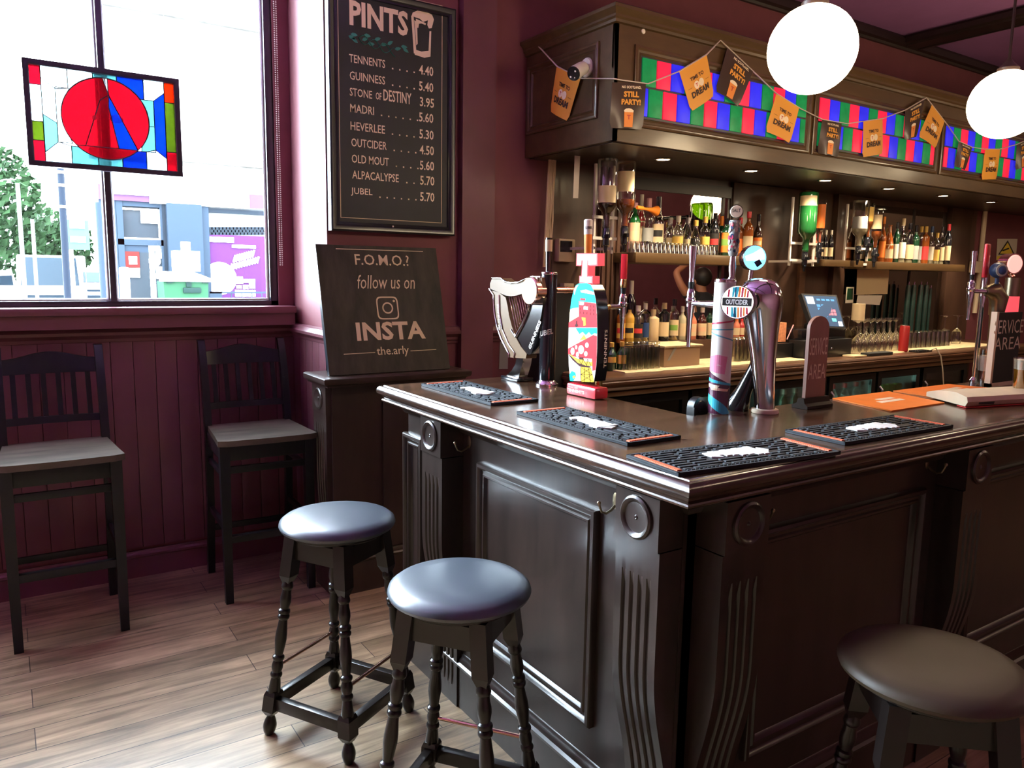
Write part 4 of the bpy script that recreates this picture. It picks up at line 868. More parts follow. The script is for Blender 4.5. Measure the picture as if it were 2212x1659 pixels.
# --- patterned pump handle with round badge, behind the column
sp = thing('pump_clip_tap', 'patterned tap handle with a round cream badge behind the white font', 'beer tap', (1.915, 1.70, ZT))
Bs = at(1584, 540, X=1.925); xs_, ys_ = Bs.x, Bs.y; zb = at(1584, 553, X=1.925).z; zt = at(1590, 476, X=1.925).z; zlow = at(1580, 606, X=1.925).z
MB().turned((xs_, ys_, ZT), (xs_, ys_, zb), [(.022, 0), (.022, .02), (.012, .04), (.011, .72), (.014, .76), (.014, .84), (.009, .87), (.012, .93), (.008, 1)], 20).build('tap_body', 'chrome', sp)
MB().tube([(xs_, ys_, zb), (xs_, ys_, zb+.01), (xs_+.002, ys_, zt)], [.012, .0155, .0165], 20).build('tap_handle', 'grey_label', sp)
Pq = at(1591, 457, X=1.92); nq = Vector((-.80, -.60, 0)); rq = wid(13.5, Pq); Mq = Matrix.Translation(Pq) @ nq.to_track_quat('Z', 'Y').to_matrix().to_4x4()
MB().lathe([(rq*.9, -.018), (rq*1.06, -.014), (rq*1.06, 0), (rq*.98, .001)], 32, Mq).build('badge_housing', 'black_plastic', sp)
bo = MB().lathe([(rq, 0), (rq*.9, .003), (0, .0035)], 32, Mq).build('badge', 'flag_cream', sp)
uq = UZ.cross(nq).normalized(); m_ = MB(); m_.text('SALT', Pq-uq*rq*.66-UZ*rq*.12+nq*.0036, uq, UZ, rq*1.32, rq*.55, .0006, .01); m_.b2((0, 0, 0), (0, 0, 0)) if False else None; m_.build('badge_lettering', 'black_label', bo)
m_ = MB(); rr = random.Random(5)
for i in range(34):
    an = math.atan2(-ys_, -xs_)+rr.uniform(-1.2, 1.2); z = rr.uniform(zb+.014, zt-.006); r_ = rr.uniform(.003, .0065); q = Vector((math.cos(an), math.sin(an), 0)); tt = Vector((-q.y, q.x, 0))
    m_.m(i % 4).slab([Vector((xs_, ys_, z))+q*.0168+tt*r_*math.cos(k*PI/4)*1.0+UZ*r_*math.sin(k*PI/4)*1.3 for k in range(8)], q, .0006)
m_.build('handle_print', ['white_label', 'blue_label', 'p_red', 'white_label'], sp)

# --- chrome cobra font with blue lit badge
cf = thing('chrome_font', 'curved polished chrome beer font with a round blue lit badge', 'beer font', (1.99, 1.565, ZT))
B0 = Vector((1.99, 1.565, ZT)); zd = at(1645, 600, X=2.02).z
hz_ = zd-ZT
m_ = MB().lathe([(.031, .010), (.032, .05), (.0345, .10), (.039, .17), (.046, .23), (.054, hz_*.68), (.061, hz_*.77), (.065, hz_*.83), (.065, hz_*.87), (.060, hz_*.925), (.047, hz_*.97), (.026, hz_*.993), (0, hz_)], 40, Matrix.Translation((1.985, 1.558, ZT)) @ Matrix(((1, 0, -.075, 0), (0, 1, .055, 0), (0, 0, 1, 0), (0, 0, 0, 1)))); m_.build('swan_neck', 'chrome', cf)
pts = [(1.950, 1.640, ZT+.002), (1.950, 1.635, ZT+.02), (1.956, 1.622, ZT+.06), (1.972, 1.598, ZT+.14), (1.980, 1.586, ZT+.22)]
m_ = MB().tube(pts, [.040, .037, .026, .017, .012], 24); m_.build('rear_foot', 'black_gloss', cf)
MB().lathe([(.042, 0), (.043, .004), (.041, .012), (.036, .0135), (0, .0135)], 40, Matrix.Translation((1.985, 1.558, ZT))).build('base_ring', 'cream', cf)
Pk = at(1630, 557, X=2.0); nk = Vector((-.42, -.90, .02)).normalized(); rk = wid(27, Pk); Mk = Matrix.Translation(Pk) @ nk.to_track_quat('Z', 'Y').to_matrix().to_4x4()
MB().lathe([(rk*.9, -.032), (rk*1.0, -.028), (rk*1.02, -.002), (rk, .002)], 40, Mk).cyl(Pk-nk*.016-UZ*rk*.9, (Pk.x+.004, Pk.y+.016, zd-.01), .0075, None, 14).build('badge_housing', 'chrome', cf)
bo = MB().lathe([(rk*.99, 0), (rk*.95, .003), (0, .004)], 40, Mk).build('light_badge', 'glow_cyan', cf)
uk = UZ.cross(nk).normalized(); vk = nk.cross(uk)
m_ = MB(); m_.slab([Pk+uk*rk*a+vk*rk*b+nk*.0042 for a, b in ((-.85, .1), (-.2, .35), (.5, .75), (.75, .35), (.8, -.1), (.1, -.2), (-.7, -.25))], nk, .0005); m_.build('badge_emblem', 'glow_white', bo)
m_ = MB(); m_.slab([Pk+uk*rk*a+vk*rk*b+nk*.0048 for a, b in ((-.1, -.35), (.35, -.1), (.6, -.45), (.2, -.75))], nk, .0005); m_.build('badge_mark', 'blue_label', bo)

# --- small service sign
sv = thing('counter_sign', 'slim brown wooden sign standing on the counter beside the chrome font', 'sign', (2.21, 1.545, ZT))
fy = 1.545; A, B = at(1739, 862, Y=fy), at(1776, 857, Y=fy); zt = at(1762, 683, Y=fy).z
x0, x1 = A.x, B.x+.012; hw = (x1-x0)/2; cx_ = (x0+x1)/2
poly = [(x0, ZT+.03), (x1, ZT+.03)]+[(cx_+hw*math.cos(i*PI/12), zt-hw*.8+hw*.8*math.sin(i*PI/12)) for i in range(13)]
mat('sign_wood', (.30, .15, .105), .5, var=.2, scale=(10, 10, 3))
MB().slab([(x, fy, z) for x, z in poly], (0, 1, 0), .012).build('panel', 'sign_wood', sv)
m_ = MB()
for wd, a, b in (('SERVICE', .53, .74), ('AREA', .24, .42)):
    z0_ = ZT+.03+(zt-ZT-.03)*a; z1_ = ZT+.03+(zt-ZT-.03)*b; m_.text(wd, (x0+.006, fy, z0_), UX, UZ, x1-x0-.012, z1_-z0_, .0008, .0)
m_.build('lettering', 'cream', sv)
MB().prism([(-.030, 0), (.030, 0), (.030, .010), (.018, .018), (.014, .034), (-.008, .034), (-.012, .018), (-.030, .010)], .135, Matrix.Translation((2.148, fy+.006, ZT)) @ Matrix(((0, 0, 1, 0), (-1, 0, 0, 0), (0, 1, 0, 0), (0, 0, 0, 1)))).build('foot', 'foot_wood', sv)
# --- orange cards, newspaper, glasses, service board
def card(lb, P, nm='menu_card'):
    t_ = thing(nm, lb, 'card', P[0])
    MB().slab(P, UZ, .004).build('sheet', 'orange_card', t_)
    u_ = (Vector(P[1])-Vector(P[0])); v_2 = (Vector(P[3])-Vector(P[0])); m = MB(); O = Vector(P[0])+UZ*.0041
    for a0, a1, b0, b1 in ((.28, .72, .40, .50), (.40, .70, .54, .64)): m.slab([O+u_*a0+v_2*b0, O+u_*a1+v_2*b0, O+u_*a1+v_2*b1, O+u_*a0+v_2*b1], UZ, .0004)
    m.build('print', 'flag_cream', t_)
z_ = ZT
card('orange card on the counter beside the slim brown service sign', [(2.366, 1.367, z_), (2.699, 1.372, z_), (2.774, 1.62, z_), (2.427, 1.62, z_)])
card('orange card on the counter, half hidden under the folded newspaper', [(2.79, 1.360, z_), (3.27, 1.40, z_), (3.20, 1.62, z_), (2.805, 1.62, z_)])
nw = thing('newspaper', 'folded newspaper lying across the counter edge at the right', 'newspaper', (2.75, 1.25, ZT))
mpts = MB(); 
o1, o2 = Vector((2.662, 1.285, 0)), Vector((2.77, 1.475, 0)); dv = Vector((.90, -.20, 0)).normalized()
vs = []; fs = []; N = 16
for i in range(N+1):
    q = i/N; a = o1+dv*.62*q; b = o2+dv*.62*q
    for P_, hh in ((a, .006), (a-(b-a)*.05, .022), (a-(b-a)*.02, .038), (a.lerp(b, .25), .046), (a.lerp(b, .7), .038), (b, .022), (b, .006)): vs.append((P_.x, P_.y, ZT+hh))
k = 7
for i in range(N):
    for a in range(k): fs.append((i*k+a, i*k+(a+1) % k, (i+1)*k+(a+1) % k, (i+1)*k+a))
fs += [tuple(range(k-1, -1, -1)), tuple(N*k+a for a in range(k))]; mpts.add(vs, fs); mpts.build('folded_sheets', 'newsprint', nw, smooth=50)
m_ = MB(); 
for hh, ex in ((.006, .010),): m_.slab([o1+UZ*(ZT+hh-.005)-(o2-o1)*ex*2, o1+dv*.62+UZ*(ZT+hh-.005)-(o2-o1)*ex*2, o1+dv*.62+UZ*(ZT+hh-.005)+(o2-o1)*.2, o1+UZ*(ZT+hh-.005)+(o2-o1)*.2], UZ, .0025)
m_.build('inner_pages', 'red_label', nw)
m_ = MB(); q = o1-(o2-o1)*.033+dv*.055; m_.slab([q+UZ*(ZT+.012), q+dv*.07+UZ*(ZT+.010), q+dv*.075+UZ*(ZT+.022), q+UZ*(ZT+.024)], (o1-o2), .0015); m_.build('print', 'black_label', nw)
def pint(lb, P, liq, z0, z1, foam, fz, r0=.031, r1=.041, h=.152):
    t_ = thing('pint_glass', lb, 'glass', P)
    M = Matrix.Translation(Vector(P)); rr_ = lambda z: r0+(r1-r0)*z/h
    MB().lathe([(0, 0), (r0, 0), (r1, h), (r1-.0025, h), (r0-.002, .012), (0, .012)], 32, M).build('glass', 'clear_glass', t_)
    if liq: MB().lathe([(0, z0), (rr_(z0)-.0032, z0), (rr_(z1)-.0032, z1), (0, z1)], 32, M).build('beer', liq, t_)
    if foam: MB().lathe([(0, fz[0]), (rr_(fz[0])-.0030, fz[0]), (rr_(fz[1])-.0030, fz[1]), (0, fz[1]-.002)], 32, M).build('foam', foam, t_)
P = at(2128, 832, Z=ZT); pint('empty pint glass with foam clinging inside, by the service board', (P.x, P.y, ZT), None, 0, 0, 'pink_foam', (.060, .122))
P = at(2208, 865, Z=ZT); pint('full pint of amber beer at the right edge of the photo', (P.x, P.y, ZT), 'beer', .012, .112, 'foam', (.112, .146))
A, B = at(2137, 838, Z=ZT), at(2220, 845, Z=ZT)
sb = thing('service_board', 'black chalkboard service area sign standing by the second taps', 'sign', (A.x, 1.53, ZT))
bx0, by_ = A.x+.01, 1.50; zt = at(2140, 676, Y=by_).z; bx1 = bx0+.22
MB().b2((bx0+.012, by_, ZT+.012), (bx1, by_+.014, zt)).build('panel', 'black_matte', sb); MB().b2((bx0, by_-.004, ZT+.0), (bx0+.016, by_+.018, zt+.003)).b2((bx0, by_-.004, ZT), (bx1, by_+.018, ZT+.016)).build('frame', 'cream', sb)
m_ = MB()
for wd, ya, yb in (('SERVICE', 722, 692), ('AREA', 757, 730)):
    p = at(2146, ya, Y=by_); q = at(2208 if wd == 'SERVICE' else 2202, ya, Y=by_); t_ = at(2146, yb, Y=by_); m_.text(wd, p-UY*.0002, UX, UZ, q.x-p.x, t_.z-p.z, .001, .0)
m_.build('lettering', 'white_label', sb)
# --- second group of taps at the far right
YB2 = 1.56
t2 = thing('bronze_font', 'curved bronze beer font with a blue ball badge by the service board', 'beer font', (at(2155, 800, Y=YB2).x, YB2, ZT))
P = at(2158, 640, Y=YB2); X2 = P.x
top = at(2150, 618, Y=YB2).z
MB().tube([(X2, YB2, ZT), (X2, YB2, ZT+.05), (X2-.005, YB2, top-.12), (X2, YB2, top-.05), (X2-.03, YB2+.01, top-.015), (X2-.075, YB2+.02, top-.02)], [.030, .022, .026, .036, .034, .016], 22).build('swan_neck', 'old_brass', t2)
h0, S_ = tap(t2, (X2-.075, YB2+.02, top-.022), (-.9, .5, 0), .1, None, None, .09, 'chrome')
zl = at(2083, 541, Y=h0.y).z; MB().tube([h0, h0+UZ*.03, h0+UZ*(zl-h0.z)], [.009, .008, .0115], 16).build('tap_handle', 'chrome', t2)
Pk = at(2156, 584, Y=YB2); rk = wid(17, Pk); tag(MB().ball(Pk, rk, 24).cyl((Pk.x, Pk.y, Pk.z-rk), (Pk.x, Pk.y, top-.02), .008).build('badge_ball', 'blue_label', t2), 'shiny blue ball badge')
MB().lathe([(rk*.8, 0), (rk*.75, .003), (0, .005)], 24, Matrix.Translation(Pk) @ Matrix.Translation((0, 0, 0)) @ Vector((-.5, -.85, 0)).to_track_quat('Z', 'Y').to_matrix().to_4x4() @ Matrix.Translation((0, 0, rk*.72))).build('badge_face', 'grey_label', t2)
t3 = thing('lit_font', 'glowing red and white illuminated beer font at the right edge', 'beer font', (at(2190, 700, Y=YB2).x+.03, YB2, ZT))
Pg = at(2192, 570, Y=YB2-.0); X3 = Pg.x
zr0, zr1 = at(2190, 690, Y=YB2).z, at(2190, 640, Y=YB2).z; zc = at(2190, 600, Y=YB2).z
MB().lathe([(.034, 0), (.03, zr1-ZT)], 28, Matrix.Translation((X3, YB2, ZT))).build('lit_column', 'glow_red', t3)
MB().lathe([(.028, 0), (.028, zc-zr1)], 28, Matrix.Translation((X3, YB2, zr1))).build('collar', 'old_brass', t3)
nk = Vector((-.35, -.93, 0)).normalized(); rk = wid(22, Pg); Mk = Matrix.Translation(Pg) @ nk.to_track_quat('Z', 'Y').to_matrix().to_4x4()
MB().lathe([(rk*.9, -.05), (rk, -.045), (rk, 0)], 30, Mk).cyl((Pg.x+.01, Pg.y+.02, Pg.z-rk*.9), (Pg.x, YB2, zc), .009).build('badge_housing', 'copper', t3); MB().lathe([(rk*.9, 0), (rk*.8, .005), (0, .007)], 30, Mk).build('light_badge', 'glow_pink', t3)
t4 = thing('red_handle_tap', 'chrome tap with a tall red paddle handle behind the bronze font', 'beer tap', (at(2127, 660, Y=1.60).x, 1.61, ZT))
Pa = at(2127, 600, Y=1.60); zl = at(2127, 526, Y=1.60).z
MB().turned((Pa.x, 1.60, ZT), (Pa.x, 1.60, Pa.z), [(.02, 0), (.02, .03), (.010, .06), (.010, .75), (.014, .8), (.014, .88), (.009, .92), (.012, 1)], 18).build('tap_body', 'chrome', t4)
MB().box((Pa.x, 1.60, (Pa.z+zl)/2), (.032, .014, zl-Pa.z), bev=.006).build('tap_handle', 'red_plastic', t4)
# things on the working side just behind the counter
sk = thing('drip_sink', 'steel sink and black drainer mat behind the counter corner', 'sink', (2.0, 2.0, .9))
m_ = MB().b2((1.745, 1.70, .90), (2.20, 2.62, .925)); m_.frame((1.76, 1.75, .926), UX, UY, .42, .85, [(0, 0), (0, .012), (.012, .014), (.02, .004), (.02, 0)]); m_.b2((1.745, 1.645, 0), (1.77, 2.62, .90)); m_.b2((2.18, 1.645, 0), (2.2, 2.62, .90)); m_.build('basin', 'steel', sk)
m_ = MB()
for i in range(12): m_.b2((1.82+i*.03, 1.70, .985), (1.832+i*.03, 1.86, .993))
for j in range(6): m_.b2((1.81, 1.705+j*.03, .98), (2.165, 1.713+j*.03, .988))
for q in ((1.82, 1.71), (2.14, 1.71), (1.82, 1.85), (2.14, 1.85)): m_.b2((q[0], q[1], .925), (q[0]+.012, q[1]+.012, .985))
m_.build('drainer_grid', 'black_plastic', sk)
Pq = at(1508, 878, Y=1.66); dm = thing('drip_tray_cover', 'rounded black plastic cover behind the white printed font', 'cover', (1.80, 1.69, 1.0))
Pz = at(1508, 857, Y=1.68); r_ = wid(21, Pz)
M = Matrix.Translation((Pz.x, 1.662, Pz.z-r_)) @ Matrix.Rotation(-PI/2, 4, 'X')
m_ = MB().lathe([(0, 0), (r_*.62, 0), (r_*.68, .004), (r_, .006), (r_*1.02, .02), (r_*.95, .035), (0, .035)], 30, M); m_.b2((Pz.x-r_, 1.665, .9), (Pz.x+r_, 1.697, Pz.z-r_)); m_.build('shell', 'black_plastic', dm)
# ================================================================ GANTRY OVER THE BACK BAR
GY, GX, GZ0, GZ1, GXE = 2.84, 2.41, 2.14, 2.73, 8.6
ga = thing('bar_gantry', 'dark wooden canopy over the back bar with backlit stained glass panels', 'bar canopy', (GX, GY, GZ0))
m_ = MB().b2((GX+.02, GY+.02, GZ0+.02), (GXE, YB-.002, GZ1-.05)); m_.b2((GX, GY, GZ0), (GXE, GY+.03, GZ0+.1)); m_.b2((GX, GY, GZ0), (GX+.03, YB-.002, GZ0+.1)); m_.b2((GX, GY, GZ0+.1), (GXE, GY+.02, GZ1-.06)); m_.b2((GX, GY, GZ0+.1), (GX+.02, YB-.002, GZ1-.06)); m_.build('carcass', 'gantry_wood', ga)
gc = [(0, 0), (.012, .004), (.014, .016), (.022, .024), (.022, .034), (.034, .050), (.044, .056), (.044, .070), (.036, .076), (-.02, .080)]
MB().sweep([(GX, YB-.002), (GX, GY), (GXE, GY)], gc, GZ1-.075).build('cornice', 'gantry_wood', ga)
gm = [(0, 0), (0, .010), (.006, .014), (.014, .014), (.020, .006), (.030, .004), (.036, .009), (.042, .004), (.046, -.01)]
panels = [(2.555, 3.815), (3.90, 5.155), (5.245, 6.50), (6.59, 7.85)]
seq = ['t_green', 't_red', 't_blue']
rr = random.Random(3)
for pi_, (a, b) in enumerate(panels):
    MB().frame((a-.03, GY, 2.215), UX, UZ, b-a+.06, .365, gm).build('panel_frame', 'gantry_wood', ga)
    m_ = MB(); wv = b-a-.03; x0 = a+.015; n = 13; tw = wv/n
    off = (0, 1, 2, 0)[pi_]
    for r in range(2):
        z0, z1 = (2.265, 2.397) if r == 0 else (2.402, 2.532)
        sh = .5*tw if r == 0 else 0
        xs = x0-sh; c = 0
        while xs < x0+wv-.004:
            lo, hi = max(xs, x0), min(xs+tw, x0+wv)
            if hi-lo > .012: m_.m((c+off+(2 if r == 0 else 0)) % 3).box(((lo+hi)/2, GY-.005, (z0+z1)/2), (hi-lo-.006, .010, z1-z0-.005), bev=.002)
            xs += tw; c += 1
    o_ = m_.build('stained_panel', seq, ga); tag(o_, 'red, blue and green glass tiles glowing in two rows')
    MB().b2((a, GY-.003, 2.25), (b, GY+.001, 2.545)).build('panel_leading', 'lead', ga)
MB().frame((GX, 3.535, 2.255), -UY, UZ, .585, .345, gm).build('panel_frame', 'gantry_wood', ga)
for a, b in ((3.815+.035, 3.90-.035),): pass
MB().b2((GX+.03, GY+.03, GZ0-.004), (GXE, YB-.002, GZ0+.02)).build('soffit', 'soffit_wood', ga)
c = at(1389, 68, Y=GY); tag(MB().lathe([(.011, 0), (.0115, .004), (.008, .007), (0, .008)], 18, Matrix.Translation((c.x, GY, c.z)) @ Matrix.Rotation(PI/2, 4, 'X')).build('sensor_button', 'white_plastic', ga), 'small pale round button')

def spot(loc, e, sz=.05):
    l = bpy.data.lights.new('downlight_lamp', 'SPOT'); l.energy = e*2.2; l.color = (1, .80, .55); l.spot_size = 2.2; l.spot_blend = .6; l.shadow_soft_size = sz
    o = bpy.data.objects.new('downlight_lamp', l); o.location = loc; COL.objects.link(o); return o
proto = None
names = ['first downlight from the gantry corner, in the gantry soffit', 'second downlight from the gantry corner, in the soffit', 'downlight in the soffit above the till', 'fourth downlight from the gantry corner, in the soffit', 'downlight in the soffit near the right end of the bottle shelf', 'downlight in the soffit beyond the last bottle shelf']
for i, lb in enumerate(names):
    x = 2.98+.70*i
    if proto is None:
        proto = thing('downlight', lb, 'ceiling light', (x, 3.09, GZ0-.004), group='downlights in the gantry soffit')
        MB().lathe([(.048, 0), (.050, -.004), (.040, -.007), (.036, -.003), (.036, 0)], 28, Matrix.Translation((x, 3.09, GZ0-.004))).build('rim', 'chrome', proto); MB().lathe([(.036, -.002), (.02, -.003), (0, -.003)], 24, Matrix.Translation((x, 3.09, GZ0-.004))).build('lamp', 'lamp_glow', proto)
    else: dup(proto, (x, 3.09, GZ0-.004), label=lb)
    spot((x, 3.09, GZ0-.02), 14)

# pendant globes
def globe(x, y, z, lb, D=.30):
    t_ = thing('globe_pendant', lb, 'pendant lamp', (x, y, z+D/2), group='white glass globe pendants over the bar')
    MB().ball((x, y, z), D/2, 40, (1, 1, .985)).build('globe', 'globe_glow', t_)
    MB().lathe([(.045, D/2-.012), (.045, D/2+.005), (.02, D/2+.03), (.006, D/2+.05), (.006, ZC-z-.02)], 20, Matrix.Translation((x, y, z))).lathe([(.0, ZC-z-.03), (.05, ZC-z-.03), (.055, ZC-z), (0, ZC-z)], 24, Matrix.Translation((x, y, z))).build('cord', 'dark_trim', t_)
    return t_
g1 = globe(2.415, 1.794, 2.31, 'large white globe lamp hanging nearest, above the bar corner')
g2 = dup(g1, (3.828, 1.809, 2.31+.15), label='white globe lamp cut by the right edge of the photo')
q_ = at(1527, 441, Y=2*3.539-1.809); dup(g1, (q_.x, 1.809, q_.z+.15), label='white globe lamp further along the bar, seen only in the back bar mirror')
for x_, y_, lb_ in ((5.0, -1.8, 'unseen fill globe added near the ceiling behind the photographer'), (8.2, -1.4, 'unseen fill globe added near the ceiling of the far room'), (10.6, -.6, 'unseen fill globe added near the ceiling by the far end wall')):  # added lamps out of view, brightening the far room that the mirror reflects
    globe(x_, y_, 3.06, lb_)

# bunting
bu = thing('bunting', 'string of gold and brown promotional flags across the gantry front', 'bunting', (GX, GY-.02, 2.4))
FY, FX = GY-.022, GX-.016
S1 = [(1144, 108), (1156, 92), (1203, 143), (1254, 169), (1322, 172)]; S2 = [(1335, 172), (1400, 181), (1465, 155), (1526, 118), (1556, 87), (1628, 155), (1677, 202), (1730, 235), (1776, 258), (1830, 267), (1865, 262), (1906, 256), (1955, 238), (2001, 211), (2013, 226), (2048, 272), (2071, 305), (2100, 318), (2128, 322), (2160, 322), (2196, 312), (2230, 297)]
p1 = [at(*p, X=FX) for p in S1]; p2 = [at(*p, Y=FY) for p in S2]
p1[-1].y = FY-.0; 
MB().tube(p1+p2, .0058, 6, flat=.5).cyl(p1[0], p1[0]+UX*.02, .003).build('cord', 'cord_white', bu)
def flag(kind, q, plane, par=bu):
    P = [at(*p, X=FX) if plane == 'X' else at(*p, Y=FY) for p in q]     # tl tr br bl
    nn = Vector((-1, 0, 0)) if plane == 'X' else Vector((0, -1, 0))
    def F(u, v, o=0):      # u right 0..1, v down 0..1, gently curled away near the foot
        a = P[0].lerp(P[1], u); b = P[3].lerp(P[2], u); return a.lerp(b, v)+nn*(o+.012*math.sin(PI*u)*v-.006*v*v)
    m = MB(); N, K = 8, 8; vs = []; fs = []
    for j in range(K+1):
        for i in range(N+1):
            u, v = i/N, j/K
            if j == K: u = .06+.88*u; 
            vs.append(F(u, v)+nn*.001); 
    n0 = len(vs)
    for j in range(K+1):
        for i in range(N+1):
            u, v = i/N, j/K
            if j == K: u = .06+.88*u
            vs.append(F(u, v)-nn*.0002)
    id_ = lambda i, j: j*(N+1)+i
    for j in range(K):
        for i in range(N):
            fs.append((id_(i, j), id_(i+1, j), id_(i+1, j+1), id_(i, j+1))); fs.append(tuple(n0+x for x in (id_(i, j+1), id_(i+1, j+1), id_(i+1, j), id_(i, j))))
    for i in range(N): fs.append((id_(i+1, 0), id_(i, 0), n0+id_(i, 0), n0+id_(i+1, 0))); fs.append((id_(i, K), id_(i+1, K), n0+id_(i+1, K), n0+id_(i, K)))
    for j in range(K): fs.append((id_(0, j), id_(0, j+1), n0+id_(0, j+1), n0+id_(0, j))); fs.append((id_(N, j+1), id_(N, j), n0+id_(N, j), n0+id_(N, j+1)))
    m.add(vs, fs); o = m.build('pennant', 'flag_gold' if kind == 'g' else 'flag_brown', bu); tag(o, 'gold flag' if kind == 'g' else 'dark brown flag')
    def lay(mt, items):
        mm = MB()
        for it in items:
            t0 = MB()
            if isinstance(it[0], str): t0.text(it[0], (it[1], it[2], 0), UX, UY, it[3], it[4], 0, it[5] if len(it) > 5 else .02)
            else: t0.add([(x, y, 0) for x, y in it], [tuple(range(len(it)))])
            mm.add([F(v.x, v.y, .0026) for v in [Vector((v.x, 2*0+v.y, 0)) for v in t0.V]], t0.F)
        mm.build('print', mt, o, smooth='flatcard')
    fl = lambda s, x, yb, w, h, b=.03: (s, x, yb, w, -h, b)
    disc = lambda cx, cy_, r, n=14: [(cx+r*math.cos(2*PI*i/n), cy_+r*math.sin(2*PI*i/n)) for i in range(n)]
    if kind == 'g':
        lay('flag_ink', [fl('TIME TO', .25, .36, .50, .09), fl('DREAM', .16, .75, .68, .15, .05), [(.10, .50), (.24, .50), (.24, .507), (.10, .507)], [(.76, .50), (.90, .50), (.90, .507), (.76, .507)]]); lay('flag_cream', [disc(.41, .50, .095), disc(.59, .50, .095)]); 
        mm = MB(); t0 = MB().text('T', (.37, .54, 0), UX, UY, .08, -.08, 0, .04); mm.add([F(v.x, v.y, .0032) for v in t0.V], t0.F); mm.build('crest', 'flag_red', o, smooth='flatcard')
    else:
        lay('flag_cream', [fl('NO SCOTLAND,', .28, .13, .58, .07, .03), [(.36, .60), (.42, .565), (.50, .555), (.58, .565), (.65, .60), (.64, .64), (.37, .64)]])
        lay('flag_gold', [fl('STILL', .34, .31, .46, .13, .05), fl('PARTY!', .28, .48, .58, .13, .05)])
        lay('flag_beer', [[(.37, .64), (.64, .64), (.63, .97), (.38, .97)]])
        mm = MB(); t0 = MB().text('T', (.45, .80, 0), UX, UY, .11, -.10, 0, .03); mm.add([F(v.x, v.y, .0034) for v in t0.V], t0.F); mm.build('crest', 'flag_red', o, smooth='flatcard')
FL = [('g', [(1203, 143), (1254, 170), (1225, 262), (1187, 240)], 'X'), ('b', [(1322, 178), (1395, 181), (1390, 280), (1317, 276)], 'Y'), ('g', [(1467, 155), (1526, 118), (1544, 206), (1494, 241)], 'Y'), ('b', [(1571, 103), (1627, 152), (1597, 231), (1546, 196)], 'Y'), ('g', [(1677, 202), (1726, 232), (1708, 310), (1654, 283)], 'Y'), ('b', [(1776, 258), (1818, 267), (1812, 340), (1766, 331)], 'Y'), ('g', [(1865, 261), (1906, 256), (1908, 332), (1864, 340)], 'Y'), ('b', [(1955, 238), (1997, 214), (1982, 295), (1954, 302)], 'Y'), ('g', [(2013, 226), (2040, 262), (2022, 322), (1985, 294)], 'Y'), ('b', [(2071, 305), (2100, 318), (2086, 368), (2062, 359)], 'Y'), ('g', [(2128, 322), (2160, 322), (2154, 387), (2121, 388)], 'Y'), ('b', [(2196, 312), (2226, 298), (2222, 358), (2194, 367)], 'Y')]
for f_ in FL: flag(*f_)

# CCTV camera on the gantry side
cc = thing('security_camera', 'white bullet security camera on the gantry side above the first flag', 'camera', (GX, 3.03, 2.5))
Pm = at(1269, 146, X=GX); Mx_ = Matrix.Translation((GX, Pm.y, Pm.z)) @ Matrix.Rotation(-PI/2, 4, 'Y')
MB().lathe([(.044, 0), (.045, .006), (.040, .014), (0, .016)], 32, Mx_).build('mount_plate', 'white_plastic', cc)
c0 = at(1259, 147, X=GX-.045); c1 = at(1239, 159, X=GX-.125); dr = (c1-c0).normalized()
MB().turned(c0-dr*.02, c1, [(.020, 0), (.029, .12), (.032, .3), (.033, .9), (.033, 1)], 28).cyl((GX, Pm.y, Pm.z), c0, .016, .014, 18).build('body', 'white_plastic', cc)
o_ = MB().lathe([(.033, 0), (.031, .004), (0, .005)], 28, Matrix.Translation(c1) @ dr.to_track_quat('Z', 'Y').to_matrix().to_4x4()).build('lens_face', 'black_gloss', cc)
m_ = MB(); ux_ = UZ.cross(dr).normalized(); uz_ = dr.cross(ux_)
for a, b, r in ((-.016, -.012, .0045), (.013, .010, .0045), (.004, -.018, .003)): m_.lathe([(r, 0), (r*.6, .0015), (0, .002)], 12, Matrix.Translation(c1+dr*.0045+ux_*a+uz_*b) @ dr.to_track_quat('Z', 'Y').to_matrix().to_4x4())
m_.build('led', 'white_plastic', o_)

# ================================================================ BACK BAR
bb = thing('back_bar', 'dark wooden back bar with shelves, pillars and mirrors behind the bottles', 'back bar', (5.0, 3.5, 0))
YP = 3.545                         # face of the back panelling
CT, CY = 1.0, 3.0                  # counter height and front
m_ = MB().b2((2.60, YP, 0), (7.22, YB-.002, GZ0-.004)); m_.build('back_panelling', 'backbar_wood', bb)
bprof = [(0, 0), (.006, 0), (.010, .006), (.004, .014), (.004, .022), (.014, .030), (.020, .034), (.020, .044), (.014, .050), (.016, .056), (.012, .066), (0, .070)]
bcx0, bcx1 = 2.52, 7.3
m_ = MB().b2((bcx0, CY+.0, CT-.07), (bcx1, YP, CT)); m_.sweep([(bcx0, YP), (bcx0, CY), (bcx1, CY)], bprof, CT-.07); m_.sweep([(bcx0+.02, YP), (bcx0+.02, CY+.02), (bcx1, CY+.02)], [(0, 0), (.006, 0), (.014, .012), (.014, .024), (.006, .03), (0, .03)], CT-.105); m_.build('counter', 'counter_wood', bb)
m_ = MB().b2((2.56, 3.10, 0), (2.60, YP, CT-.07)); m_.b2((2.56, 3.50, 0), (7.25, YP, CT-.07)); m_.build('carcass', 'backbar_wood', bb)
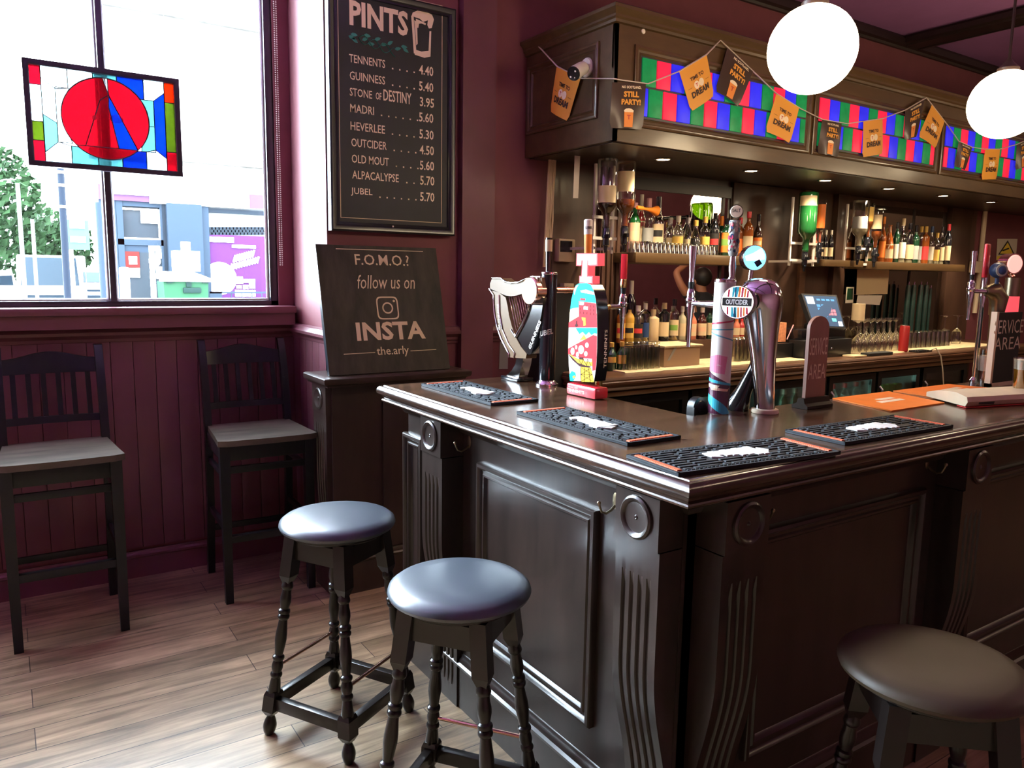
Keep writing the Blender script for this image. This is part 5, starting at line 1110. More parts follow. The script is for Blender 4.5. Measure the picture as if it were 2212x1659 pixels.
# upright end cabinet at the left
MB().b2((2.44, 3.30, 0), (2.62, YB-.002, 1.45)).b2((2.43, 3.29, 1.43), (2.63, YB-.002, 1.452)).build('end_cabinet', 'black_matte', bb)
def pillar(x0, x1, nm='pillar', m_t='backbar_wood', y=3.50, fl=0):
    m = MB()
    if fl:
        n = fl; w_ = (x1-x0)/n
        for i in range(n): m.box((x0+w_*(i+.5), (y+YP)/2, (CT+GZ0)/2), (w_-.012, YP-y, GZ0-CT-.01), bev=.008)
        m.b2((x0, y+.015, CT), (x1, YP, GZ0-.006))
    else: m.b2((x0, y, CT), (x1, YP, GZ0-.006), .004)
    m.build(nm, m_t, bb)
xp1 = at(1297, 640, Y=3.5).x; xp2 = at(1338, 640, Y=3.5).x
pillar(xp1, xp2, fl=4)
pillar(4.03, 4.75, y=3.515); pillar(4.735, 4.80, m_t='counter_wood', y=3.49); pillar(5.14, 5.28, y=3.50); pillar(6.72, 7.05, y=3.50)
MB().b2((xp2+.005, YP-.006, CT+.02), (4.025, YP-.002, 2.05)).build('mirror_panel', 'mirror', bb)
m_ = MB().b2((5.30, YP-.006, CT+.02), (6.71, YP-.002, 2.09)); m_.build('mirror_panel', 'dull_mirror', bb)
m_ = MB()
for x in (5.62, 6.20): MB().b2((x, YP-.012, 1.0), (x+.022, YP-.004, 2.1)).build('mirror_beading', 'dark_trim', bb)
MB().b2((3.95, YP-.014, 1.0), (3.97, YP-.004, 2.1)).build('mirror_beading', 'dark_trim', bb)
m_.b2((xp2, YP-.02, 2.03), (4.03, YP-.002, 2.10)); m_.b2((xp2, YP-.014, 1.93), (4.03, YP-.006, 1.955)) if False else None
m_.build('mirror_beading', 'dark_trim', bb)
SZ, SY = 1.652, 3.305
MB().b2((xp2-.06, SY, SZ-.058), (4.06, YP, SZ), .004).build('shelf', 'gantry_wood', bb); MB().b2((4.74, SY, SZ-.045), (5.2, YP, SZ), .004).build('shelf', 'gantry_wood', bb); MB().b2((5.26, SY, SZ-.055), (6.62, YP, SZ), .004).build('shelf', 'gantry_wood', bb)
MB().b2((4.80, 3.36, CT), (5.14, YP-.002, SZ-.05)).build('recess', 'black_matte', bb) if False else None
# bar towels on the counter
def towel(lb, x0, x1, y0, y1):
    t_ = thing('bar_towel', lb, 'towel', ((x0+x1)/2, (y0+y1)/2, CT)); r = random.Random(int(x0*10)); n = 26; vs = []; fs = []
    for i in range(n+1):
        x = x0+(x1-x0)*i/n
        for y, z in ((y0+r.uniform(-.010, .010), .0015), (y0+.012, .007), (y1, .006), (y1, .0005)): vs.append((x, y, CT+z))
    for i in range(n):
        for q in range(4): fs.append((i*4+q, i*4+(q+1) % 4, (i+1)*4+(q+1) % 4, (i+1)*4+q))
    fs += [(3, 2, 1, 0), tuple(n*4+q for q in range(4))]; MB().add(vs, fs).build('cloth', 'towel', t_)
towel('tan bar towel on the back counter under the cardboard box', 2.77, 4.30, 3.085, 3.40); towel('tan bar towel on the back counter under the right-hand glasses', 4.98, 6.85, 3.10, 3.42)

# ---------------------------------------------------------------- bottles
def bprofile(st, r, h):
    P = {'jar': [(0, 0), (.94, 0), (1, .03), (1, .93), (.92, .985), (.8, 1), (0, 1)], 'spirit': [(0, 0), (.94, 0), (1, .015), (1, .60), (.97, .65), (.80, .70), (.45, .755), (.36, .79), (.35, .93), (.38, .935), (.38, .95), (.34, .955), (.34, .97), (0, .97)],
         'tall': [(0, 0), (.95, 0), (1, .012), (1, .52), (.93, .58), (.60, .66), (.42, .71), (.38, .76), (.36, .94), (.40, .945), (.40, .97), (0, .97)],
         'wine': [(0, 0), (.95, 0), (1, .012), (1, .60), (.92, .66), (.62, .74), (.40, .79), (.36, .84), (.35, .95), (.40, .955), (.40, .975), (0, .975)],
         'squat': [(0, 0), (.92, 0), (1, .03), (1, .50), (.95, .58), (.78, .66), (.45, .74), (.36, .78), (.34, .92), (.40, .93), (.40, .96), (0, .96)],
         'shoulder': [(0, 0), (.95, 0), (1, .015), (1, .68), (.97, .72), (.55, .77), (.36, .79), (.35, .90), (.41, .905), (.41, .95), (0, .95)],
         'beer': [(0, 0), (.95, 0), (1, .015), (1, .55), (.90, .63), (.55, .74), (.42, .80), (.38, .93), (.42, .94), (.42, .97), (0, .97)],
         'bell': [(0, 0), (.96, 0), (1, .02), (1, .30), (.97, .42), (.80, .56), (.55, .68), (.40, .76), (.36, .82), (.35, .93), (.41, .94), (.41, .96), (0, .96)]}[st]
    return [(a*r, b*h) for a, b in P]
def sq(p=4): return lambda a: (abs(math.cos(a+PI/4-.2))**p+abs(math.sin(a+PI/4-.2))**p)**(-1/p)
def bottle(lb, x, y, z, h, r, glass, label=None, cap=None, st='spirit', lz=(.12, .48), lmat2=None, square=False, group=None, capz=.84, liq=None, lw=1.15, nm='bottle'):
    t_ = thing(nm, lb, 'bottle', (x, y, z), group=group); M = Matrix.Translation((x, y, z)); sh = sq() if square else None
    pr = bprofile(st, r, h); MB().lathe(pr, 24, M, sh).build('glass_body', glass, t_)
    if liq: 
        lm, lv = liq; pl = [(max(0, a-.0025), max(.004, b)) for a, b in pr if b <= lv*h]; pl.append((0, lv*h)); MB().lathe(pl, 20, M, sh).build('liquid', lm, t_)
    va = math.atan2(-y, -x)
    def patch(z0, z1, mt, nm_, k=1.012, w_=lw):
        ra = [q for q in pr]; 
        def R(zq):
            for (a0, b0), (a1, b1) in zip(ra, ra[1:]):
                if b0 <= zq <= b1 and b1 > b0: return a0+(a1-a0)*(zq-b0)/(b1-b0)
            return r
        m = MB().lathe([(R(z0*h)*k, z0*h), (R((z0+z1)/2*h)*k, (z0+z1)/2*h), (R(z1*h)*k, z1*h)], 16, M, sh, va-w_, va+w_); return m.build(nm_, mt, t_)
    if label: patch(lz[0], lz[1], label, 'label')
    if lmat2: patch(lz[0]+(lz[1]-lz[0])*.34, lz[0]+(lz[1]-lz[0])*.68, lmat2, 'label_print', 1.03, lw*.75)
    if cap:
        rc_ = .43*r; MB().lathe([(0, capz*h), (rc_, capz*h), (rc_*1.02, h*.995), (rc_*.9, h), (0, h)], 20, M).build('cap', cap, t_)
    return t_
def pb(lb, px, ytop, wpx, Y, z, glass, label=None, cap=None, **k):
    P = at(px, ytop, Y=Y); r = wid(wpx/2, P); return bottle(lb, P.x, Y, z, P.z-z, r, glass, label, cap, **k)
S = SZ+.0006
sg_ = dict(group='bottles on the shelf left of the till'); yb_ = 3.46
pb('green vermouth bottle with a peach oval label on the left shelf', 1373, 438, 25, 3.43, S, 'green_bottle', 'peach_label', 'pink_cap', st='wine', lz=(.08, .60), lmat2='cream_label', capz=.9, **sg_)
pb('red liqueur bottle with a tall pale cap beside the green vermouth', 1387, 420, 20, 3.50, S, 'red_liquid', 'cream_label', 'white_label', st='tall', lz=(.20, .55), capz=.72, **sg_)
pb('dark red aperitif bottle with a pink cap, under the orange horn', 1403, 428, 26, 3.45, S, 'clear_glass', 'grey_label', 'pink_cap', st='spirit', lz=(.22, .46), liq=('dark_liquid', .30), capz=.84, **sg_)
pb('clear bitter bottle with black and cream label beside the orange horn', 1424, 425, 27, 3.42, S, 'clear_glass', 'cream_label', 'black_bottle', st='tall', lz=(.18, .52), lmat2='black_label', liq=('dark_liquid', .45), capz=.80, **sg_)
pb('clear gin bottle with a square cream label, first of the pale bottles', 1449, 470, 22, 3.47, S, 'clear_glass', 'cream_label', 'white_plastic', st='squat', lz=(.15, .45), liq=('pale_liquid', .30), square=True, **sg_)
pb('clear gin bottle with a square tan label under the pair of flasks', 1466, 466, 25, 3.42, S, 'clear_glass', 'gold_label', 'white_label', st='squat', lz=(.16, .46), liq=('pale_liquid', .52), **sg_)
pb('round clear decanter with silver stopper on the left shelf', 1488, 470, 24, 3.46, S, 'clear_glass', 'cream_label', 'steel', st='bell', lz=(.15, .42), liq=('gold_liquid', .40), **sg_)
pb('pale gold bottle with a dark emblem, left of the gold-label bottle', 1504, 476, 24, 3.42, S, 'clear_glass', 'black_label', 'gold_label', st='bell', lz=(.22, .48), liq=('gold_liquid', .45), **sg_)
pb('clear bottle with a slanting gold label next to the black bottle', 1525, 468, 22, 3.43, S, 'clear_glass', 'gold_label', 'gold_label', st='spirit', lz=(.14, .48), liq=('gold_liquid', .55), **sg_)
pb('tall black bottle with a small red emblem on the left shelf', 1546, 460, 22, 3.42, S, 'black_bottle', 'black_label', 'black_bottle', st='wine', lz=(.12, .52), lmat2='red_label', **sg_)
pb('bottle with a bright orange cap behind the dark green bottle', 1560, 467, 17, 3.51, S, 'dark_green_bottle', 'orange_label', 'orange', st='spirit', lz=(.1, .5), capz=.72, **sg_)
pb('dark green square bottle with yellow and orange label behind the patterned tap', 1571, 472, 24, 3.42, S, 'dark_green_bottle', 'orange_label', 'black_bottle', st='spirit', lz=(.10, .62), lmat2='green_label', square=True, **sg_)
pb('orange liqueur bottle just right of the patterned tap handle', 1601, 470, 17, 3.47, S, 'amber', 'orange_label', 'red_plastic', st='spirit', lz=(.10, .46), **sg_)
pb('amber whiskey liqueur bottle with red cap and cream label', 1619, 457, 22, 3.42, S, 'amber', 'cream_label', 'red_plastic', st='spirit', lz=(.20, .46), capz=.86, **sg_)
pb('dark coffee liqueur bottle at the right end of the left shelf', 1640, 463, 20, 3.42, S, 'rum', 'orange_label', 'black_bottle', st='tall', lz=(.20, .46), lmat2='cream_label', **sg_)
pb('wide green glass jar before the lit globe reflection on the left shelf', 1525, 438, 32, 3.505, S, 'green_glass', None, None, st='jar', liq=('dark_green_bottle', .45), **sg_)
# orange horn resting on the bottles
hn = thing('party_horn', 'orange plastic trumpet horn resting on the left shelf bottles', 'horn', at(1400, 455, Y=3.38))
a, b = at(1376, 448, Y=3.37), at(1418, 456, Y=3.37)
MB().turned(a, b, [(.010, 0), (.012, .02), (.012, .30), (.008, .34), (.009, .5), (.016, .78), (.030, .98), (.031, 1.0), (.028, 1.0), (.014, .82), (0, .6)], 28).build('bell', 'orange', hn)
fk = thing('flask_pair', 'two black bound bottles lying behind the pale gin bottles', 'flask', at(1460, 470, Y=3.50)); 
a, b = at(1432, 472, Y=3.515), at(1480, 470, Y=3.515); m_ = MB().cyl(a, b, .011); m_.cyl(a+(b-a)*.3, a+(b-a)*.36, .013); m_.cyl(a+(b-a)*.65, a+(b-a)*.72, .013); m_.build('tube', 'black_gloss', fk)
# shot glasses in a row at the shelf front
def tumbler(lb, grp, x, y, z, h, r0, r1, nm='glass', inv=True, n=14, mt='clear_glass'):
    t_ = thing(nm, lb, 'glass', (x, y, z), group=grp)
    pr = [(0, h), (r0*.9, h), (r0, h-.003), (r1, 0), (r1-.0022, 0), (r0-.003, h-.012), (0, h-.012)] if inv else [(0, 0), (r0, 0), (r1, h), (r1-.002, h), (r0-.002, .01), (0, .01)]
    MB().lathe(pr, n, Matrix.Translation((x, y, z))).build('bowl', mt, t_); return t_
x0s, x1s = at(1367, 540, Y=3.335).x, at(1540, 540, Y=3.335).x
p_ = None
for row, yy in ((0, 3.335), (1, 3.378)):
    for i in range(20):
        xx = x0s+(x1s-x0s)*i/19+.012*row
        if p_ is None: p_ = tumbler('small upturned shot glass in the rows along the left shelf front', 'shot glasses on the left shelf', xx, yy, S, .062, .015, .0195)
        else: dup(p_, (xx, yy, S))
# optics: upside-down spirit bottles on white brackets
def optic(lb, px, ytop, ybot, wpx, Y, glass, label, liq, lz=(.45, .80), st='spirit', meas=True):
    A = at(px, ytop, Y=Y); B = at(px, ybot, Y=Y); r = wid(wpx/2, A); h = (A.z-B.z)*1.30
    t_ = thing('optic_bottle', lb, 'bottle', (A.x, Y, B.z), group='upside-down bottles on optic measures'); M = Matrix.Translation((A.x, Y, A.z)) @ Matrix.Rotation(PI, 4, 'X')
    pr = bprofile(st, r, h); MB().lathe(pr, 26, M).build('glass_body', glass, t_)
    va = math.atan2(Y, -A.x)
    if liq: pl = [(max(0, a-.003), b) for a, b in pr if b >= liq[1]*h]; pl = [(0, liq[1]*h), (r-.003, liq[1]*h)]+[q for q in pl if q[1] > liq[1]*h]; MB().lathe(pl, 22, M).build('liquid', liq[0], t_)
    if label: MB().lathe([(r*1.012, lz[0]*h), (r*1.012, lz[1]*h)], 16, M, None, va-1.0, va+1.0).build('label', label, t_)
    zb = A.z-h*.97
    if meas: MB().lathe([(.014, .01), (.016, 0), (.020, -.006), (.022, -.05), (.018, -.055), (.018, -.09), (.012, -.095), (.007, -.13), (0, -.13)], 18, Matrix.Translation((A.x, Y, zb))).box((A.x-.012, Y-.028, zb-.045), (.012, .03, .02)).build('measure', 'black_gloss', t_)
    return A.x, zb
def bracket(lb, px0, px1, ya, yb_, Y, rows):
    A, B = at(px0, ya, Y=Y), at(px1, yb_, Y=Y); t_ = thing('optic_bracket', lb, 'bracket', ((A.x+B.x)/2, Y, B.z))
    m = MB()
    for x in (A.x, B.x): m.b2((x-.007, Y+.03, B.z), (x+.007, Y+.042, A.z))
    for rz in rows:
        z = at(px0, rz, Y=Y).z; m.b2((A.x-.02, Y+.018, z-.008), (B.x+.02, Y+.03, z+.008))
    for x in (A.x, B.x): m.b2((x-.005, Y+.03, B.z+.02), (x+.005, 3.5, B.z+.035))
    m.build('bars', 'white_plastic', t_)
bracket('white optic bracket holding the two big clear bottles', 1297, 1330, 352, 548, 3.26, (468, 514)); bracket('white optic bracket behind the upturned green bottle', 1724, 1765, 425, 575, 3.30, (525, 562)); bracket('white optic bracket beside the right-hand bottle shelf', 1842, 1880, 440, 580, 3.30, (536, 570))
optic('big upturned clear bottle with dark rum and a pale badge label, leftmost optic', 1314, 344, 462, 44, 3.22, 'clear_glass', 'cream_label', ('rum', .62), (.38, .62)); optic('big upturned clear bottle with amber spirit, second optic from the left', 1354, 350, 462, 42, 3.24, 'clear_glass', 'cream_label', ('amber', .56), (.15, .45))
optic('large upturned green bottle left of the till bay', 1748, 416, 518, 40, 3.27, 'green_bottle', 'cream_label', None, (.06, .22)); optic('slim upturned bottle with orange label beside the green optic', 1777, 432, 508, 19, 3.30, 'clear_glass', 'orange_label', ('pink_liquid', .7), (.10, .62), 'tall')
optic('upturned pale blue bottle, first of the right-hand optics', 1862, 433, 512, 34, 3.27, 'clear_glass', 'grey_label', ('pale_liquid', .5), (.35, .60)); optic('upturned bottle with gold and red label, second of the right-hand optics', 1880, 440, 500, 20, 3.32, 'clear_glass', 'gold_label', ('amber', .5), (.10, .50), 'tall'); optic('upturned whisky bottle with a cream label, third of the right-hand optics', 1897, 450, 520, 24, 3.30, 'clear_glass', 'cream_label', ('amber', .55), (.16, .50))
# small dark bottles in the till bay
for i, (px, lb) in enumerate(((1775, 'first'), (1785, 'second'), (1797, 'third'))): pb('small dark mixer bottle with pale label above the till, %s from the left' % lb, px, 497, 12, 3.40, S, 'black_bottle', 'cream_label', 'white_label', st='beer', lz=(.12, .42), group='small dark bottles above the till')
pb('pale pink miniature bottle in front of the small dark bottles', 1762, 505, 15, 3.36, S, 'pink_liquid', 'cream_label', 'red_plastic', st='squat', group='small dark bottles above the till')
# right-hand shelf
R = [(1886, 500, 14, 'green_bottle', 'cream_label', 'gold_label', 'squat', 'small green bottle behind the right-hand optics'), (1911, 468, 15, 'amber', 'orange_label', 'orange', 'tall', 'orange-capped amber bottle with orange label on the right shelf'), (1924, 483, 20, 'amber', 'cream_label', None, 'bell', 'round-shouldered whisky bottle with a white shield label'), (1940, 480, 15, 'dark_green_bottle', 'white_label', 'black_bottle', 'wine', 'dark green bottle with white neck label, right of the shield-label whisky'), (1953, 472, 18, 'clear_glass', 'white_label', 'cream_label', 'tall', 'tall clear bottle with cream top, highest on the right shelf'), (1968, 482, 20, 'clear_glass', 'cream_label', 'black_bottle', 'shoulder', 'clear bottle with black cap and cream label, right shelf'), (1981, 487, 16, 'dark_green_bottle', 'grey_label', 'black_bottle', 'spirit', 'dark bottle with round grey emblem in the middle of the right shelf'), (1992, 489, 16, 'clear_glass', 'grey_label', 'gold_label', 'shoulder', 'clear bottle with gold cap, first of a pair on the right shelf'), (2002, 489, 16, 'amber', 'red_label', 'gold_label', 'shoulder', 'amber bottle with gold cap and red label on the right shelf'), (2015, 489, 15, 'clear_glass', 'white_label', 'blue_label', 'tall', 'clear bottle with blue cap and white label on the right shelf'), (2026, 503, 14, 'clear_glass', 'gold_label', 'gold_label', 'spirit', 'short bottle with golden label near the right shelf end'), (2038, 490, 14, 'clear_glass', 'cream_label', 'black_bottle', 'tall', 'slim clear bottle with black cap near the right shelf end'), (2051, 484, 16, 'black_bottle', 'cream_label', 'red_plastic', 'wine', 'dark wine bottle with red cap at the right shelf end')]
for i, (px, yt, w_, gl, la, ca, st, lb) in enumerate(R):
    pb(lb, px, yt, w_, 3.38+.03*(i % 2), S, gl, la, ca, st=st, liq=(('pale_liquid', .4) if gl == 'clear_glass' else None), group='bottles on the right-hand shelf', lz=(.10, .46))
# ---------------------------------------------------------------- on the back counter
Z0 = CT+.0006
rs = thing('bottle_riser', 'low dark wooden riser along the mirror holding the counter bottles', 'riser', (3.5, 3.47, CT)); zr = at(1440, 738, Y=3.40).z
MB().b2((xp2+.01, 3.40, CT), (4.02, YP-.008, zr)).build('step', 'backbar_wood', rs); ZR = zr+.0006
gr = dict(group='bottles on the riser below the left shelf')
B2 = [(1343, 655, 20, 'amber', 'gold_label', 'gold_label', 'spirit', 'amber bottle with gold label behind the red-handled tap', 'red_label'), (1361, 655, 22, 'gold_liquid', 'gold_label', 'black_bottle', 'spirit', 'spiced rum bottle with yellow label and dark figure', 'black_label'), (1379, 660, 26, 'clear_glass', 'black_label', 'white_plastic', 'spirit', 'clear bottle with black label and red lettering', 'red_label'), (1395, 655, 20, 'clear_glass', 'blue_label', 'white_plastic', 'shoulder', 'clear bottle with a pointed navy oval label', None), (1412, 668, 26, 'cream_label', None, 'cream_label', 'shoulder', 'plain cream stoneware bottle on the riser', None), (1436, 654, 24, 'black_bottle', 'cream_label', 'beige', 'shoulder', 'black bottle with a cream triangle label', None), (1458, 646, 22, 'clear_glass', 'cream_label', 'black_bottle', 'spirit', 'clear gin bottle with cream and green label', 'green_label'), (1475, 662, 18, 'pale_liquid', 'cream_label', 'white_plastic', 'spirit', 'pale liqueur bottle behind the tall chrome lever', None), (1496, 664, 22, 'pink_liquid', 'cream_label', 'white_plastic', 'squat', 'pink liqueur bottle with a cream label, right of the chrome lever', 'peach_label'), (1518, 664, 22, 'dark_liquid', 'cream_label', 'white_plastic', 'squat', 'dark red liqueur bottle beside the pink one', 'peach_label'), (1534, 662, 16, 'dark_green_bottle', 'cream_label', 'black_bottle', 'spirit', 'dark green bottle half hidden by the white printed font', None)]
for px, yt, w_, gl, la, ca, st, lb, l2 in B2: pb(lb, px, yt, w_, 3.455, ZR, gl, la, ca, st=st, lmat2=l2, lz=(.12, .50), liq=(('gold_liquid', .22) if gl == 'clear_glass' else None), **gr)
B3 = [(1592, 685, 16, 'pink_liquid', 'cream_label', 'orange_label', 'beer', 'small pink bottle between the white font and the chrome font'), (1603, 685, 14, 'red_liquid', 'cream_label', 'red_plastic', 'beer', 'small red bottle behind the round lit badge')]
for px, yt, w_, gl, la, ca, st, lb in B3: pb(lb, px, yt, w_, 3.455, ZR, gl, la, ca, st=st, **gr)
pb('tall champagne bottle with white foil before the mirror', 1365, 606, 22, 3.50, ZR, 'black_bottle', 'black_label', 'white_label', st='wine', lz=(.2, .4), capz=.72, **gr)
pb('green beer bottle with a round gold label, left end of the back counter', 1344, 738, 22, 3.20, Z0, 'dark_green_bottle', 'gold_label', 'gold_label', st='beer', lz=(.25, .55), group='beer bottles at the counter end'); pb('green beer bottle beside the painted font, left end of the back counter', 1322, 740, 22, 3.22, Z0, 'dark_green_bottle', 'gold_label', 'gold_label', st='beer', lz=(.3, .5), group='beer bottles at the counter end')
p_ = None
for r_, (yy, n) in enumerate(((3.17, 6), (3.25, 6), (3.33, 6))):
    for i in range(n):
        a, b = at(1352, 790, Y=yy).x, at(1406, 790, Y=yy).x; xx = a+(b-a)*i/(n-1)*1.15
        if p_ is None: p_ = tumbler('tall upturned glass tumbler left of the cardboard box', 'upturned tumblers left of the cardboard box', xx, yy, CT+.007, .135, .026, .030, n=20)
        else: dup(p_, (xx, yy, CT+.007))
p_ = None
for r_, yy in enumerate((3.20, 3.28)):
    for i in range(5):
        a, b = at(1588, 780, Y=yy).x, at(1622, 780, Y=yy).x; xx = a+(b-a)*i/4
        if p_ is None: p_ = tumbler('upturned glass tumbler behind the chrome font', 'upturned tumblers behind the chrome font', xx, yy, CT+.007, .14, .028, .033, n=20)
        else: dup(p_, (xx, yy, CT+.007))
bx = thing('cardboard_box', 'shallow tan cardboard box with a pale lid on the back counter', 'box', (3.35, 3.25, CT))
A, B, C_ = at(1434, 781, Y=3.16), at(1511, 776, Y=3.16), at(1402, 776, Y=3.30); zt = at(1434, 749, Y=3.16).z
mat('carton', (.42, .29, .18), .6); mat('carton_dark', (.36, .24, .15), .6)
xa, xb = A.x, B.x
MB().slab([(xa, 3.16, CT+.007), (xb, 3.16, CT+.007), (xb+.03, 3.38, CT+.007), (xa+.03, 3.38, CT+.007)], UZ, zt-CT-.012).build('body', 'carton', bx)
MB().slab([(xa-.012, 3.145, zt-.006), (xb+.012, 3.145, zt-.006), (xb+.045, 3.392, zt-.006), (xa+.02, 3.392, zt-.006)], UZ, .009).build('lid', 'towel', bx)
A, B = at(1441, 779, Y=3.158), at(1456, 752, Y=3.158); MB().slab([A, A+UX*.02, B+UX*.02, B], (0, -1, 0), .001).build('tape', 'grey_label', bx)
# straws
st_ = thing('straw_box', 'orange striped carton of paper straws beside the till', 'box', (0, 0, 0)); A = at(1678, 735, Y=3.25); B = at(1697, 735, Y=3.25); zt = at(1688, 697, Y=3.25).z
st_.location = (A.x, 3.25, CT); XFM[st_.name] = Matrix.Translation((A.x, 3.25, CT))
mat('straw_orange', (.88, .34, .16), .5, var=.3, scale=(60, 60, 60)); MB().b2((A.x, 3.25, CT+.105), (B.x, 3.29, zt)).build('carton', 'straw_orange', st_)
cd = thing('bar_caddy', 'black plastic bar caddy holding the straw carton', 'caddy', (A.x, 3.25, CT)); A2, B2_ = at(1667, 770, Y=3.22), at(1722, 770, Y=3.22); zc = at(1690, 737, Y=3.22).z
MB().b2((A2.x, 3.20, Z0), (min(B2_.x, at(1736, 770, Y=3.12).x-.01), 3.36, CT+.10)).build('body', 'black_plastic', cd)
sw = thing('striped_straw', 'single pink striped paper straw leaning in the black caddy', 'straw', at(1702, 728, Y=3.24)); MB().cyl(at(1700, 733, Y=3.24), at(1714, 702, Y=3.24), .004, None, 8).build('tube', 'pink_cap', sw)
# till
tl = thing('cash_till', 'black touchscreen till with a lit menu screen on the back counter', 'till', (4.75, 3.25, CT))
A, B = at(1736, 770, Y=3.12), at(1838, 765, Y=3.12); zb = at(1790, 734, Y=3.12).z; zs = at(1790, 712, Y=3.12).z
MB().b2((A.x, 3.12, Z0), (B.x, 3.45, zb), .004).build('cash_drawer', 'black_plastic', tl); c = at(1797, 753, Y=3.12); MB().lathe([(.008, 0), (.007, .003), (0, .004)], 14, Matrix.Translation((c.x, 3.12, c.z)) @ Matrix.Rotation(PI/2, 4, 'X')).build('lock', 'chrome', tl)
MB().b2((A.x+.02, 3.16, zb), (B.x-.02, 3.42, zs), .006).build('printer_base', 'black_gloss', tl)
q0, q1, q2, q3 = at(1758, 703, Y=3.15), at(1823, 706, Y=3.15), at(1805, 641, Y=3.27), at(1736, 638, Y=3.27)
nS = (q1-q0).cross(q3-q0).normalized()
def sc(u, v, o=0): return (q0.lerp(q1, u)).lerp(q3.lerp(q2, u), v)+nS*o
MB().slab([sc(-.05, -.06), sc(1.05, -.06), sc(1.05, 1.06), sc(-.05, 1.06)], -nS, .03).cyl((sc(.5, .3)-nS*.02), (sc(.5, .3).x, 3.33, zs), .03).build('screen_case', 'black_plastic', tl)
so = MB().slab([sc(0, 0, .0005), sc(1, 0, .0005), sc(1, 1, .0005), sc(0, 1, .0005)], nS, .0006).build('screen', 'screen', tl)
def keys(mt, R_):
    m = MB()
    for a, b, c_, d in R_: m.slab([sc(a, b, .0014), sc(c_, b, .0014), sc(c_, d, .0014), sc(a, d, .0014)], nS, .0003)
    m.build('screen_buttons', mt, so)
keys('scr_white', [(.04, .72, .26, .96)]+[(.84, .02, .97, .16)]); keys('scr_blue', [(.30+.14*(i % 2), .30+.11*(i//2), .41+.14*(i % 2), .38+.11*(i//2)) for i in range(8)]+[(.35+.15*i, .84, .46+.15*i, .9) for i in range(4)]); keys('scr_pink', [(.58+.1*(i % 3), .36+.11*(i//3), .66+.1*(i % 3), .45+.11*(i//3)) for i in range(8)]); keys('scr_cyan', [(.66, .16, .80, .26)])
# glass stacks right of the till
def goblet(lb, grp, x, y, z, h, rb, rf):
    t_ = thing('stemmed_glass', lb, 'glass', (x, y, z), group=grp)
    MB().lathe([(rb*.82, 0), (rb, h*.22), (rb*.85, h*.42), (rb*.3, h*.52), (.0045, h*.56), (.0042, h*.92), (rf*.5, h*.97), (rf, h*.985), (rf, h), (0, h)], 18, Matrix.Translation((x, y, z)), caps=False).build('bowl', 'clear_glass', t_); return t_
p_ = None
for r_, yy in enumerate((3.20, 3.28, 3.36)):
    for i in range(7):
        a = at(1850, 745, Y=yy).x; xx = a+i*.078+.02*r_
        if p_ is None: p_ = goblet('upturned stemmed glass in the block just right of the till', 'upturned stemmed glasses right of the till', xx, yy, CT+.007, .225, .036, .036)
        else: dup(p_, (xx, yy, CT+.007))
p_ = None
for r_, yy in enumerate((3.24, 3.32)):
    for i in range(9):
        a = at(1962, 735, Y=yy).x; xx = a+i*.068
        if p_ is None: p_ = tumbler('upturned tumbler in the rows right of the red can', 'upturned tumblers right of the red can', xx, yy, CT+.007, .12, .027, .031, n=16)
        else: dup(p_, (xx, yy, CT+.007))
for px, lb in ((2038, 'upturned wine glass, left of the pair by the pillar'), (2065, 'upturned wine glass, right of the pair by the pillar')):
    P = at(px, 733, Y=3.30); goblet(lb, 'wine glasses by the pillar', P.x, 3.30, CT+.007, at(px, 681, Y=3.30).z-CT-.007, .042, .042)
P = at(1951, 750, Y=3.13); cn = thing('drink_can', 'tall red drink can standing in front of the glasses', 'can', (P.x, 3.13, CT)); rcn = wid(10, P); hcn = at(1951, 703, Y=3.13).z-CT
MB().lathe([(0, 0), (rcn*.8, 0), (rcn, .008), (rcn, hcn-.014), (rcn*.86, hcn-.002)], 28, Matrix.Translation((P.x, 3.13, Z0))).build('body', 'red_can', cn); MB().lathe([(rcn*.86, hcn-.003), (rcn*.86, hcn), (rcn*.78, hcn-.002), (0, hcn-.003)], 28, Matrix.Translation((P.x, 3.13, Z0))).build('lid', 'chrome', cn)
m_ = MB(); wrap_text(m_, 'cola', P.x, 3.13, rcn, math.atan2(-3.13, -P.x), CT+.05, 1, .04, .02) if False else None
P = at(1853, 690, Y=3.34); rl = thing('paper_roll', 'white paper roll standing on the upturned glasses by the till', 'paper roll', (P.x, 3.25, CT+.2335)); zr_ = at(1853, 656, Y=3.25).z; MB().lathe([(.012, 0), (wid(13, P), 0), (wid(13, P), max(.075, zr_-CT-.2335)), (.012, max(.075, zr_-CT-.2335)), (.012, 0)], 28, Matrix.Translation((at(1853, 690, Y=3.25).x, 3.25, CT+.2331)), caps=False).build('roll', 'cream_label', rl)
wl = thing('black_wallet', 'black bill wallet lying on the back counter edge', 'wallet', (0, 0, 0)); A, B = at(1865, 752, Y=3.08), at(1916, 750, Y=3.08); XFM[wl.name] = Matrix.Identity(4); MB().b2((A.x, 3.03, Z0), (B.x, 3.10, CT+.022), .006).build('cover', 'black_matte', wl)
wl.name = 'bill_wallet'
np_ = thing('folded_napkin', 'folded cream cloth beside the till on the counter edge', 'cloth', (0, 0, 0)); A, B = at(1841, 756, Y=3.04), at(1868, 756, Y=3.04); XFM[np_.name] = Matrix.Identity(4); MB().b2((A.x, 3.02, Z0), (B.x, 3.11, CT+.014), .004).build('cloth', 'cream_label', np_)
